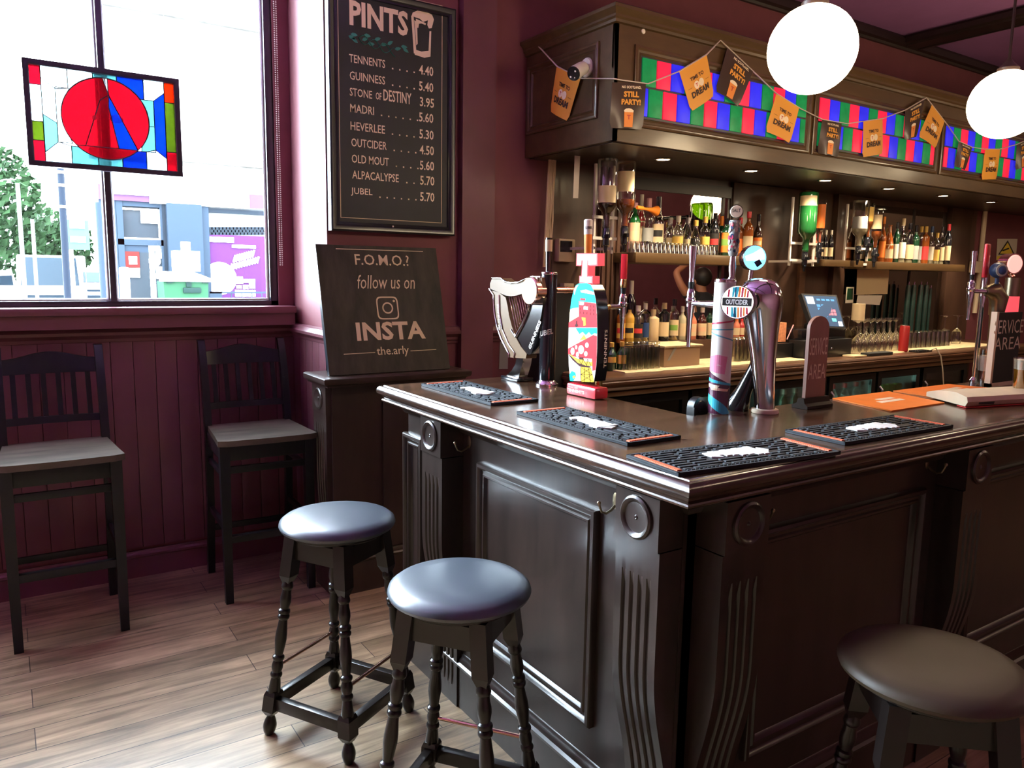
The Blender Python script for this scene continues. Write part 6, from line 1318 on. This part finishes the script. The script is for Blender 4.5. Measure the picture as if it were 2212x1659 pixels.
phn = thing('phone_charger', 'black phone with a hanging white charging cable on the counter edge', 'phone', (0, 0, 0)); XFM[phn.name] = Matrix.Identity(4); A, B = at(1975, 750, Y=3.06), at(2003, 750, Y=3.06); MB().b2((A.x, 3.02, Z0), (B.x, 3.10, CT+.014), .003).build('handset', 'black_gloss', phn)
m_ = MB().tube([(B.x, 3.05, CT+.006), at(2022, 752, Y=2.985), at(2032, 768, Y=2.97), at(2036, 795, Y=2.97), at(2038, 830, Y=2.98)], .0045, 8); m_.build('cable', 'white_label', phn)
# tall dark green patterned tubes
mat('tube_green', (.006, .022, .018), .35, var=.5, scale=(45, 45, 45)); tp_ = None
for i, (px, yt, w_) in enumerate(((1963, 612, 11), (1975, 612, 11), (1990, 612, 11), (2002, 612, 10), (2011, 620, 6))):
    P = at(px, yt, Y=3.40); zz_ = CT+.002
    t_ = thing('patterned_tube', ['leftmost tall dark green patterned tube with silver tip', 'second tall dark green patterned tube from the left, silver tip', 'third tall dark green patterned tube from the left, silver tip', 'fourth tall dark green patterned tube from the left, silver tip', 'thin dark green patterned tube at the right of its row'][i], 'tube', (P.x, 3.40, CT), group='tall dark green patterned tubes')
    r_ = wid(w_/2, P); MB().lathe([(0, 0), (r_, 0), (r_*.96, P.z-zz_-.03), (r_*.7, P.z-zz_-.012), (0, P.z-zz_-.01)], 18, Matrix.Translation((P.x, 3.40, zz_))).build('body', 'tube_green', t_); MB().cyl((P.x, 3.40, P.z-.018), (P.x+.006, 3.40, P.z+.012), .006, .004, 10).build('tip', 'chrome', t_)
# papers, calendar, boxes and cables on the back panelling
def sheet(lb, q, Y, mt, nm='notice', cat='paper', th=.002):
    P = [at(*p, Y=Y) for p in q]; t_ = thing(nm, lb, cat, P[0].lerp(P[2], .5)); MB().slab(P, (0, 1, 0), th).build('sheet', mt, t_); return t_
sheet('large cream paper pinned under the right-hand optics', [(1850, 637), (1917, 635), (1921, 580), (1852, 582)], 3.48, 'cream_label'); sheet('smaller crumpled paper pinned below the large cream paper', [(1850, 656), (1900, 659), (1906, 638), (1853, 638)], 3.485, 'white_paper')
cal = sheet('small card with a green picture on the pillar right of the till', [(1826, 655), (1843, 654), (1845, 620), (1829, 620)], 3.47, 'white_label', 'photo_card', 'card'); P = [at(*p, Y=3.4685) for p in ((1829, 648), (1842, 647), (1843, 623), (1831, 623))]; MB().slab(P, (0, -1, 0), .0005).build('picture', 'dark_green_bottle', cal)
ebx = [(1206, 720, 1232, 690), (1209, 688, 1232, 655), (1218, 648, 1240, 612)]
for (xa_, ya_, xb_, yb2), lb in zip(ebx, ('lowest beige socket box left of the painted font', 'middle beige socket box left of the painted font', 'upper beige socket box behind the copper tap arm')):
    a, b = at(xa_, ya_, Y=3.50), at(xb_, yb2, Y=3.50); t_ = thing('socket_box', lb, 'electrical box', ((a.x+b.x)/2, 3.52, a.z), group='beige socket boxes on the dark panel'); MB().b2((a.x, 3.50, a.z), (b.x, YP, b.z), .004).build('casing', 'beige', t_)
a, b = at(1207, 565, Y=3.50), at(1243, 517, Y=3.50); ts = thing('card_terminal', 'beige wall controller with a dark screen on the dark panel', 'controller', (a.x, 3.52, a.z)); MB().b2((a.x, 3.50, a.z), (b.x, YP, b.z), .006).build('casing', 'beige', ts); a, b = at(1210, 544, Y=3.499), at(1236, 521, Y=3.499); MB().b2((a.x, 3.497, a.z), (b.x, 3.502, b.z)).build('screen', 'black_gloss', ts)
ts.name = 'wall_controller'
sheet('narrow strip of white paper hanging under the gantry corner', [(1238, 428), (1249, 428), (1254, 326), (1242, 326)], 3.30, 'white_paper', 'paper_strip')
cbl = thing('cable_bundle', 'bundle of white cables running down the dark panel by the red wall', 'cable', (2.6, 3.5, 1.5)); m_ = MB()
for i in range(5):
    rr = random.Random(i); pts = []
    for j in range(11):
        q = j/10; pts.append(at(1188-14*q+i*3.4*(1-.1*q)+rr.uniform(-1.2, 1.2)*(1 if i > 1 else .2), 322+255*q, Y=3.50))
    m_.tube(pts, .0062, 7)
m_.build('cables', 'cream_label', cbl)
pst = sheet('dim notice on the red wall behind the metal harp', [(1078, 797), (1097, 797), (1098, 738), (1080, 738)], YB-.004, 'grey_label')
rk_ = thing('hook_sheet', 'grey sheet of small printed rows behind the black cylinder font', 'sheet', (0, 0, 0)); XFM[rk_.name] = Matrix.Identity(4); P = [at(*p, Y=3.49) for p in ((1200, 800), (1229, 800), (1229, 727), (1202, 727))]; MB().slab(P, (0, 1, 0), .004).build('backing', 'grey_plastic', rk_)
m_ = MB()
for r in range(3):
    for c in range(5):
        p = at(1206+c*4.6, 740+r*24, Y=3.489); m_.b2((p.x-.003, 3.487, p.z-.012), (p.x+.003, 3.49, p.z+.012))
m_.build('printed_rows', 'cream_label', rk_)
# CCTV warning notice, light box, pipe and shelf on the far red wall
wn = sheet('yellow triangle camera warning notice on the far red wall', [(2152, 562), (2194, 562), (2198, 516), (2155, 516)], YB-.006, 'white_label', 'warning_notice', 'sign')
m_ = MB(); P = [at(*p, Y=YB-.008) for p in ((2156, 550), (2192, 550), (2177, 519))]; m_.slab(P, (0, -1, 0), .0005); m_.build('triangle', 'black_label', wn); P = [at(*p, Y=YB-.0095) for p in ((2160, 548), (2188, 548), (2177, 524))]; MB().slab(P, (0, -1, 0), .0005).build('triangle_fill', 'yellow', wn); P = [at(*p, Y=YB-.0108) for p in ((2166, 543), (2180, 538), (2179, 535), (2165, 540))]; MB().slab(P, (0, -1, 0), .0005).build('camera_symbol', 'black_label', wn); P = [at(*p, Y=YB-.008) for p in ((2153, 561), (2193, 561), (2194, 553), (2154, 553))]; MB().slab(P, (0, -1, 0), .0005).build('caption_band', 'yellow', wn)
a, b = at(2099, 589, Y=YB-.05), at(2119, 565, Y=YB-.05); jb = thing('junction_box', 'cream junction box on the pipe beside the far pillar', 'electrical box', (a.x, YB, a.z)); MB().b2((a.x, YB-.07, a.z), (b.x, YB-.022, b.z), .005).build('casing', 'cream', jb)
pp = thing('wall_conduit', 'cream cable conduit running down the far red wall', 'conduit', (7.3, YB, 1.0)); a, b = at(2128, 445, Y=YB-.02), at(2104, 676, Y=YB-.02); MB().tube([at(2130, 440, Y=YB-.02), at(2122, 520, Y=YB-.02), at(2114, 600, Y=YB-.02), at(2105, 676, Y=YB-.02)], .02, 10).build('pipe', 'cream', pp)
sheet('tall cream paper on the far red wall behind the bronze font', [(2135, 680), (2152, 680), (2156, 585), (2140, 585)], YB-.004, 'cream_label')
# ---------------------------------------------------------------- bottle coolers under the counter
def cooler(lb, x0, x1, lit, items):
    t_ = thing('bottle_cooler', lb, 'fridge', ((x0+x1)/2, 3.1, 0), group='bottle coolers under the back counter')
    y0, y1, h = 3.05, 3.49, .885; m = MB()
    m.b2((x0, y0+.03, 0), (x0+.03, y1, h)); m.b2((x1-.03, y0+.03, 0), (x1, y1, h)); m.b2((x0, y0+.03, h-.05), (x1, y1, h)); m.b2((x0, y0+.03, 0), (x1, y1, .1)); m.b2((x0, y1-.02, 0), (x1, y1, h)); m.build('cabinet', 'black_plastic', t_)
    m = MB(); m.frame((x0+.005, y0+.028, .11), UX, UZ, x1-x0-.01, h-.115, [(0, 0), (0, .026), (.045, .026), (.045, 0)]); d = m.build('door', 'black_gloss', t_)
    MB().b2((x0+.045, y0+.012, .15), (x1-.045, y0+.016, h-.05)).build('door_glass', 'fridge_glass', d); MB().tube([(x0+.03, y0, .62), (x0+.03, y0-.02, .64), (x0+.03, y0-.02, .76), (x0+.03, y0, .78)], .007, 8).build('door_handle', 'steel', d)
    if lit:
        MB().b2((x0+.035, y1-.05, h-.075), (x1-.035, y1-.03, h-.055)).b2((x0+.032, y0+.05, .2), (x0+.038, y1-.05, h-.06)).build('lamp', 'fridge_glow', t_)
        for sz in (.34, .60): MB().b2((x0+.03, y0+.05, sz), (x1-.03, y1-.03, sz+.006)).build('shelf', 'steel', t_)
        MB().b2((x0+.03, y1-.03, .1), (x1-.03, y1-.021, h-.05)).build('liner', 'fridge_inside', t_)
    return t_
def stock(x0, x1, z, mt, la, ca, lb, grp, h=.2, r=.03, st='beer', n=5, y=3.15):
    p = None
    for i in range(n):
        x = x0+.07+(x1-x0-.14)*i/(n-1)
        if p is None: p = bottle(lb, x, y, z, h, r, mt, la, ca, st=st, group=grp)
        else: dup(p, (x, y, z))
cx = [(2.64, 3.22, False), (3.24, 3.86, True), (3.90, 4.50, True), (4.52, 5.06, True), (5.08, 5.62, True), (5.66, 6.3, False)]
lbs = ['unlit bottle cooler at the left end under the back counter', 'lit bottle cooler seen left of the white printed font', 'lit bottle cooler seen beside the chrome font', 'lit bottle cooler seen behind the slim service sign', 'lit bottle cooler with green cans under the glass stacks', 'unlit cooler at the right under the back counter']
for (a, b, l_), lb in zip(cx, lbs): cooler(lb, a, b, l_, None)
stock(3.24, 3.86, .607, 'clear_glass', 'green_label', 'gold_label', 'mixer bottle in the cooler left of the white printed font', 'mixer bottles in the cooler'); stock(3.90, 4.50, .607, 'green_bottle', 'white_label', 'white_label', 'green bottle in the cooler beside the chrome font', 'green bottles in the cooler'); stock(4.52, 5.06, .607, 'clear_glass', 'white_label', 'red_plastic', 'clear bottle in the cooler behind the slim sign', 'clear bottles in the cooler', n=4)
p_ = None
for i in range(5):
    x = 5.15+.09*i
    if p_ is None:
        p_ = thing('beer_can', 'green drink can in the lit cooler under the glass stacks', 'can', (x, 3.15, .607), group='green cans in the cooler'); MB().lathe([(0, 0), (.026, 0), (.033, .01), (.033, .145), (.027, .157), (0, .157)], 20, Matrix.Translation((x, 3.15, .607))).build('body', 'bin_green2' if False else 'green_label', p_)
    else: dup(p_, (x, 3.15, .607))
# ================================================================ OUTSIDE THE WINDOW
struct(MB().b2((-40, 4.35, -.16), (60, 90, -.06)), 'road', 'asphalt'); struct(MB().b2((-40, 4.3, -.15), (60, 6.6, 0)).b2((1.2, 15.4, -.15), (60, 18.0, 0)), 'pavement', 'paving')
YS = 18.0
def op(zx, zy, Y=YS): return at(230+zx/5.924, 380+zy/5.924, Y=Y)
sh = thing('corner_shop', 'stone corner building with blue and purple shopfront across the street', 'building', (3.5, YS, 0))
xl = at(205, 300, Y=YS).x; xr_ = 14
zf = op(600, 340).z
m_ = MB().b2((xl, YS+.25, zf), (xr_, YS+9, 13)); m_.build('upper_wall', 'stone', sh)
m_ = MB(); 
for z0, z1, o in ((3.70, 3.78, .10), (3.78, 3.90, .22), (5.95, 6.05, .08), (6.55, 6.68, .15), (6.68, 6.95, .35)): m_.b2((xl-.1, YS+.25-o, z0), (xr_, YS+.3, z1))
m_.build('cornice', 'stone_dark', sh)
m_ = MB().b2((xl+.0, YS-.05, zf), (at(322, 430, Y=YS).x, YS+.3, zf+.30)); m_.b2((at(537, 440, Y=YS).x, YS-.05, zf), (xr_, YS+.3, zf+.30)); m_.build('fascia', 'fascia_pink', sh)
MB().b2((at(322, 430, Y=YS).x, YS-.07, zf-.02), (at(537, 440, Y=YS).x, YS+.3, zf+.30)).build('fascia_panel', 'white_paint', sh)
MB().b2((at(230, 300, Y=YS).x, YS-.12, zf+.12), (at(318, 300, Y=YS).x, YS-.04, zf+.42)).build('sign_panel', 'white_paint', sh)
xd0, xd1 = op(95, 0).x, op(690, 0).x
m_ = MB().b2((xl, YS, 0), (xd0, YS+.3, zf)); m_.b2((xd0, YS+.02, zf-.10), (xd1, YS+.2, zf)); 
for x in (op(100, 0).x, op(660, 0).x): m_.b2((x, YS, 0), (x+.12, YS+.2, zf))
zt_ = op(300, 820).z; m_.b2((xd0, YS, zt_-.10), (xd1, YS+.2, zt_+.02)); m_.build('door_frame', 'shop_blue', sh)
MB().b2((xd0, YS+.12, zt_), (xd1, YS+.16, zf)).build('fanlight', 'shop_glass', sh); MB().b2((op(420, 0).x, YS+.08, op(0, 580).z), (op(655, 0).x, YS+.11, op(0, 400).z)).build('lit_blind', 'white_paint', sh); MB().frame((op(125, 0).x, YS+.1, op(0, 800).z), UX, UZ, op(670, 0).x-op(125, 0).x, op(0, 390).z-op(0, 800).z, [(0, 0), (0, .05), (.04, .05), (.04, 0)]).build('fanlight_frame', 'white_paint', sh)
dr_ = MB().b2((op(140, 0).x, YS+.05, 0), (op(500, 0).x, YS+.1, zt_-.1)).build('door', 'shop_blue', sh)
MB().b2((op(195, 0).x, YS+.03, .3), (op(490, 0).x, YS+.06, zt_-.25)).build('door_glass', 'shop_glass', dr_); MB().b2((op(232, 1170).x, YS+.01, op(232, 1170).z), (op(420, 970).x, YS+.035, op(420, 970).z)).build('door_poster', 'sign_red', dr_); MB().b2((op(290, 1130).x, YS+.0, op(290, 1130).z), (op(390, 1030).x, YS+.012, op(390, 1030).z)).b2((op(245, 1300).x, YS+.0, op(245, 1300).z), (op(425, 1180).x, YS+.012, op(425, 1180).z)).build('poster_print', 'white_paint', dr_)
s2_ = MB().b2((op(575, 0).x, YS+.05, .3), (op(665, 0).x, YS+.1, zt_-.2)).build('side_light', 'shop_glass', sh)
m_ = MB(); 
for ya, yb in ((1040, 920), (1310, 1150)): m_.b2((op(582, 0).x, YS+.03, op(0, ya).z), (op(660, 0).x, YS+.055, op(0, yb).z))
m_.lathe([(.12, 0), (.12, .01), (0, .012)], 20, Matrix.Translation((op(620, 1090).x, YS+.05, op(620, 1090).z)) @ Matrix.Rotation(PI/2, 4, 'X')); m_.build('side_stickers', 'white_paint', s2_)
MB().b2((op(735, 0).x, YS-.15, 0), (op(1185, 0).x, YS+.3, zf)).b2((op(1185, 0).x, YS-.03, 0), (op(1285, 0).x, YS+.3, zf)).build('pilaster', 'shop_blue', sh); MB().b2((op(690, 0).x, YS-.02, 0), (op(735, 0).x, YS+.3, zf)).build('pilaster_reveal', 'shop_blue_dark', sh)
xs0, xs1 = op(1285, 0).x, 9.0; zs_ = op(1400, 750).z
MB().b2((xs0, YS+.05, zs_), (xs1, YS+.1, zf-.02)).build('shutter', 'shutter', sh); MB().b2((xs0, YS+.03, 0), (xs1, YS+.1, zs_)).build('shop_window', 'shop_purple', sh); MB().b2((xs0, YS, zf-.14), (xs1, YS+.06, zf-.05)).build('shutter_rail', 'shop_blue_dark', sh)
m_ = MB()
for i in range(16): 
    for j in range(3):
        a = op(1300+i*46+(23 if j % 2 else 0), 655+j*34); m_.b2((a.x, YS+.03, a.z-.05), (a.x+.10, YS+.055, a.z))
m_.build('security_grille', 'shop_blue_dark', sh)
m_ = MB(); c = op(1455, 1312); m_.lathe([(.36, 0), (.36, .01), (0, .012)], 32, Matrix.Translation((c.x, YS+.03, c.z)) @ Matrix.Rotation(PI/2, 4, 'X'))
for p, s_, e, h_ in (((1610, 920), '', (1910, 890), 0), ((1230, 840), '', (1630, 790), 0)): a, b = op(*p), op(*e); m_.b2((a.x, YS+.0, a.z), (b.x, YS+.03, b.z))
for (x, y, x2, y2) in ((1645, 1380, 1745, 1290), (1760, 1365, 1815, 1320), (1830, 1440, 1900, 1320), (1665, 1440, 1730, 1400), (1750, 1445, 1815, 1395), (1650, 1545, 1905, 1460)): a, b = op(x, y), op(x2, y2); m_.b2((a.x, YS+.0, a.z), (b.x, YS+.03, b.z))
for i in range(9):
    a = op(1640+i*30, 1060-i*8); m_.box((a.x, YS+.02, a.z), (.038, .02, .17), (0, .3, 0))
for i in range(11):
    a = op(1600+i*34, 1165-i*9); m_.box((a.x, YS+.02, a.z), (.04, .02, .15), (0, .3, 0))
m_.build('window_lettering', 'white_paint', sh)
xr0 = thing('railing', 'low grey railing in front of the purple shop window', 'railing', (4.5, YS-.4, 0)); m_ = MB(); a, b = op(1320, 1480, YS-.4), op(2100, 1500, YS-.4); zr_ = a.z; m_.b2((a.x, YS-.43, zr_-.04), (b.x+2, YS-.39, zr_)); m_.b2((a.x, YS-.43, 0), (op(1420, 0, YS-.4).x, YS-.38, zr_))
for i in range(14): m_.b2((a.x+i*.22, YS-.42, 0), (a.x+i*.22+.02, YS-.40, zr_))
m_.build('bars', 'shop_blue', xr0)
# wheelie bin with a carton on its lid
YBn = 16.2; a, b = op(740, 1600, YBn), op(1310, 1600, YBn); zl = op(0, 1345, YBn).z
bn = thing('wheeled_bin', 'big green wheeled rubbish bin outside the corner shop', 'bin', ((a.x+b.x)/2, YBn, 0))
MB().slab([(a.x+.03, YBn, .18), (b.x-.03, YBn, .18), (b.x, YBn-.02, zl), (a.x, YBn-.02, zl)], (0, 1, 0), .75).build('body', 'bin_green', bn)
MB().slab([(a.x-.08, YBn-.08, zl), (b.x+.08, YBn-.08, zl), (b.x-.12, YBn+.75, zl+.14), (a.x+.02, YBn+.75, zl+.14)], UZ, .05).build('lid', 'white_paint', bn)
m_ = MB(); p, q = op(985, 1500, YBn-.06), op(1215, 1430, YBn-.06); m_.b2((p.x, YBn-.06, p.z), (q.x, YBn-.01, q.z), .03); p, q = op(1025, 1420, YBn-.06), op(1090, 1360, YBn-.06); m_.b2((p.x, YBn-.05, p.z), (q.x, YBn-.01, q.z))
for x0_, x1_ in ((775, 850), (1230, 1305)): p, q = op(x0_, 1372, YBn-.06), op(x1_, 1348, YBn-.06); m_.b2((p.x, YBn-.06, p.z), (q.x, YBn-.01, q.z))
m_.build('handle', 'bin_dark', bn)
m_ = MB()
for x in (a.x+.12, b.x-.12):
    for y in (YBn+.1, YBn+.65): m_.cyl((x-.03, y, .09), (x+.03, y, .09), .09)
m_.build('wheel', 'tyre', bn)
kx = thing('white_carton', 'white carton standing on the bin lid outside', 'box', (0, 0, 0)); XFM[kx.name] = Matrix.Identity(4); p, q = op(865, 1255, YBn+.5), op(1180, 965, YBn+.5); MB().b2((p.x, YBn+.4, zl+.20), (q.x, YBn+.7, q.z)).build('body', 'white_paint', kx); p, q = op(965, 980, YBn+.5), op(1065, 845, YBn+.5); MB().b2((p.x, YBn+.45, p.z-.05), (q.x, YBn+.6, q.z)).build('flap', 'white_paint', kx)
bl = thing('pale_bollard', 'pale post standing before the shop door', 'bollard', (0, 0, 0)); XFM[bl.name] = Matrix.Identity(4); p, q = op(195, 1590, 15.0), op(295, 1170, 15.0); MB().b2((p.x, 15.0, 0), (q.x, 15.2, q.z), .04).build('post', 'white_paint', bl)
# far left: trees, poles, sign, vehicles
def o2(zx, zy, Y): return at(zx/5.03, 330+zy/5.03, Y=Y)
def tree(lb, x, y, z0, z1, rw, n, seed):
    t_ = thing('street_tree', lb, 'tree', (x, y, 0), group='trees down the street'); r = random.Random(seed)
    MB().tube([(x, y, 0), (x+.1, y, z0), (x, y, (z0+z1)/2)], [.16, .12, .06], 10).build('trunk', 'bark', t_)
    m = MB()
    for i in range(n):
        while True:
            a = Vector((r.uniform(-1, 1), r.uniform(-1, 1), r.uniform(-1, 1)))
            if .35 < a.length < 1: break
        c = Vector((x, y, (z0+z1)/2))+Vector((a.x*rw, a.y*rw, a.z*(z1-z0)/2)); s_ = r.uniform(.10, .24)
        d = Vector((r.gauss(0, 1), r.gauss(0, 1), r.gauss(0, 1))).normalized(); e = d.orthogonal().normalized()*s_; f = d.cross(e).normalized()*s_*.7
        m.add([c-e, c-f*.8, c+e, c+f*.8+d*s_*.3], [(0, 1, 2, 3)])
    m.build('foliage', 'leaf', t_, smooth='flatcard')
tree('leafy green tree at the left edge of the window view', -.27, 36, .7, 6.1, 2.0, 2600, 1); tree('lower green tree behind the tilted road sign', 2.1, 40, .9, 4.0, 1.6, 1500, 2)
def pole(lb, zx0, zy0, zx1, zy1, Y, r, mt, bands=0):
    a, b = o2(zx0, zy0, Y), o2(zx1, zy1, Y); t_ = thing('street_pole', lb, 'pole', (a.x, Y, 0)); MB().cyl((b.x, Y, 0), (a.x, Y, a.z), r, r*.9, 12).build('shaft', mt, t_)
    if bands:
        m = MB()
        for q in (.05, .2, .45): m.cyl(Vector((a.x, Y, a.z-q*1.3)), Vector((a.x, Y, a.z-q*1.3-.04)), r*1.15)
        m.build('band', 'white_paint', t_)
    return t_
pole('dark banded street pole hanging below the stained glass', 655, 150, 705, 1150, 14, .055, 'pole_grey', 1); pole('thin pale lamp post in front of the left tree', 190, 330, 240, 1100, 20, .045, 'pole_pale'); pole('short pale post right of the thin lamp post', 350, 720, 370, 1100, 20, .04, 'pole_pale'); pole('blue post beside the window mullion', 1070, 540, 1140, 1570, 13, .055, 'shop_blue')
rs_ = thing('road_sign', 'pale green rectangular street sign on a post', 'sign', (0, 0, 0)); XFM[rs_.name] = Matrix.Identity(4); a, b = o2(735, 1050, 15), o2(960, 735, 15); MB().b2((a.x, 15, a.z), (b.x, 15.04, b.z)).build('plate', 'sign_green', rs_); MB().b2((a.x+.05, 14.98, a.z+.12), (b.x-.06, 15, a.z+.22)).b2((a.x+.05, 14.98, a.z+.35), (b.x-.06, 15, a.z+.55)).build('lettering_band', 'white_paint', rs_); p = o2(760, 1500, 15); MB().b2((p.x, 15.05, 0), (p.x+.09, 15.12, b.z)).build('post', 'white_paint', rs_)
def vehicle(lb, nm, cat, x, y, L, Wd, H, rz, van, col='car_white'):
    t_ = thing(nm, lb, cat, (x, y, -.06), rz); k = dict(world=False)
    pr = [(-L/2, .25), (-L/2, .75), (-L/2+.12, .85), (-L/2+.75, .95), (-L/2+1.3, H-.04), (-L/2+1.6, H), (L/2-.15 if van else L/2-.9, H), (L/2, H*.8 if van else .9), (L/2, .25)]
    m = MB(); m.prism(pr, Wd, Matrix.Translation((0, -Wd/2, 0)) @ Matrix(((1, 0, 0, 0), (0, 0, 1, 0), (0, 1, 0, 0), (0, 0, 0, 1)))); m.build('body', col, t_, **k)
    m = MB()
    for s in (-1, 1): m.slab([(-L/2+.95, s*Wd/2, 1.0), (-L/2+1.38, s*Wd/2, H-.12), (L/2-1.0, s*Wd/2, H-.12), (L/2-.8, s*Wd/2, 1.0)], (0, s, 0), .01)
    m.slab([(-L/2+.80, -Wd/2+.1, 1.0), (-L/2+.80, Wd/2-.1, 1.0), (-L/2+1.27, Wd/2-.18, H-.08), (-L/2+1.27, -Wd/2+.18, H-.08)], (-1, 0, .5), .02); m.build('windows', 'car_glass', t_, **k)
    for sx in (-1, 1):
        for sy in (-1, 1): MB().cyl((sx*L*.31, sy*(Wd/2-.18), .32), (sx*L*.31, sy*(Wd/2+.01), .32), .32, None, 22).build('wheel', 'tyre', t_, **k)
    MB().b2((-L/2-.02, -Wd/2+.2, .35), (-L/2+.02, Wd/2-.2, .55)).b2((-L/2-.02, -Wd/2+.2, .68), (-L/2+.02, Wd/2-.2, .76)).build('grille', 'car_glass', t_, **k)
    return t_
p = o2(620, 1350, 26); vehicle('white van parked facing the pub beside the road sign', 'van', 'van', p.x, 28.0, 4.4, 1.7, 1.9, math.radians(84), True)
p = o2(60, 1450, 22); vehicle('white car at the left edge of the window view', 'car', 'car', p.x-.9, 22.5, 4.1, 1.75, 1.45, math.radians(80), False); p = o2(1020, 1450, 33); vehicle('white car behind the blue post by the mullion', 'car', 'car', p.x, 34.0, 4.1, 1.75, 1.45, math.radians(84), False)
m_ = MB().b2((-18, 46, 0), (-3, 60, 11)); pb_ = thing('far_building', 'pale far building at the end of the street', 'building', (-10, 46, 0)); m_.build('wall', 'stone', pb_)

# ================================================================ CUSTOMER seen in the back bar mirror
mx = ray(1517, 605); tq_ = 8.6; V_ = Vector((0, 0, HC))+mx*tq_; px_, py_, pz_ = V_.x, 2*(YP-.006)-V_.y, V_.z
pe = thing('person', 'person with short dark hair and a raised bare arm, reflected in the mirror', 'person', (px_, py_, 0))
def skin_body(V, E, root, mt, nm):
    me = bpy.data.meshes.new(nm); iv = XFM[pe.name].inverted(); me.from_pydata([tuple(iv @ Vector(v[0])) for v in V], E, []); o = bpy.data.objects.new(nm, me); COL.objects.link(o); o.parent = pe
    md = o.modifiers.new('skin', 'SKIN'); md.use_smooth_shade = True
    if not me.skin_vertices: pass
    for i, v in enumerate(V): me.skin_vertices[0].data[i].radius = (v[1], v[1] if len(v) < 3 else v[2])
    me.skin_vertices[0].data[root].use_root = True
    s = o.modifiers.new('sub', 'SUBSURF'); s.levels = 2; s.render_levels = 2; me.materials.append(MATS[mt]); return o
q = lambda x, y, z: (px_+x, py_+y, pz_-1.62+z)
hb = Vector((px_, py_, pz_))
try:
    V = [(q(0, 0, .98), .15, .11), (q(0, 0, 1.20), .145, .105), (q(0, .01, 1.38), .16, .10), (q(0, 0, 1.47), .062), (q(0, -.01, 1.54), .055), (q(0, -.03, 1.62), .092, .082), (q(0, -.02, 1.70), .07, .075),
         (q(-.17, .01, 1.40), .058), (q(-.30, -.02, 1.55), .045), (q(-.34, -.08, 1.70), .040), (q(-.14, -.10, 1.80), .030), (q(-.06, -.11, 1.81), .028, .018),
         (q(.17, .01, 1.40), .058), (q(.26, .03, 1.14), .043), (q(.25, -.10, .94), .033), (q(.25, -.17, .89), .03, .018),
         (q(-.10, 0, .90), .09), (q(-.11, -.02, .50), .065), (q(-.11, .02, .10), .045), (q(-.11, -.12, .05), .04), (q(.10, 0, .90), .09), (q(.11, -.02, .50), .065), (q(.11, .02, .10), .045), (q(.11, -.12, .05), .04)]
    E = [(0, 1), (1, 2), (2, 3), (3, 4), (4, 5), (5, 6), (2, 7), (7, 8), (8, 9), (9, 10), (10, 11), (2, 12), (12, 13), (13, 14), (14, 15), (0, 16), (16, 17), (17, 18), (18, 19), (0, 20), (20, 21), (21, 22), (22, 23)]
    skin_body(V, E, 0, 'skin', 'body')
    MB().ball(q(0, .005, 1.655), .108, 20, (.92, 1.0, 1.02)).build('hair', 'hair', pe)
    m_ = MB().lathe([(.17, 0), (.185, .12), (.18, .30), (.20, .44), (.13, .50), (.075, .53)], 24, Matrix.Translation(q(0, 0, .96)) @ Matrix.Diagonal((1, .72, 1, 1))); m_.tube([q(-.12, 0, 1.42), q(-.24, 0, 1.49)], [.085, .065], 14); m_.tube([q(.12, 0, 1.42), q(.23, .02, 1.24)], [.085, .065], 14); m_.build('shirt', 'shirt', pe)
    m_ = MB()
    for s in (-1, 1): m_.tube([q(s*.095, 0, .98), q(s*.11, -.01, .5), q(s*.11, .02, .08)], [.115, .085, .065], 14)
    m_.build('trousers', 'black_matte', pe)
    MB().ball(q(-.085, -.03, 1.60), .03, 10, (.4, .8, 1.1)).ball(q(.085, -.03, 1.60), .03, 10, (.4, .8, 1.1)).ball(q(0, -.125, 1.59), .02, 8).build('ears_and_nose', 'skin', pe)
except Exception as ex: print('person', ex)
for o in list(scn.objects):
    if o.type == 'EMPTY' and not o.children: print('EMPTY', o.name)
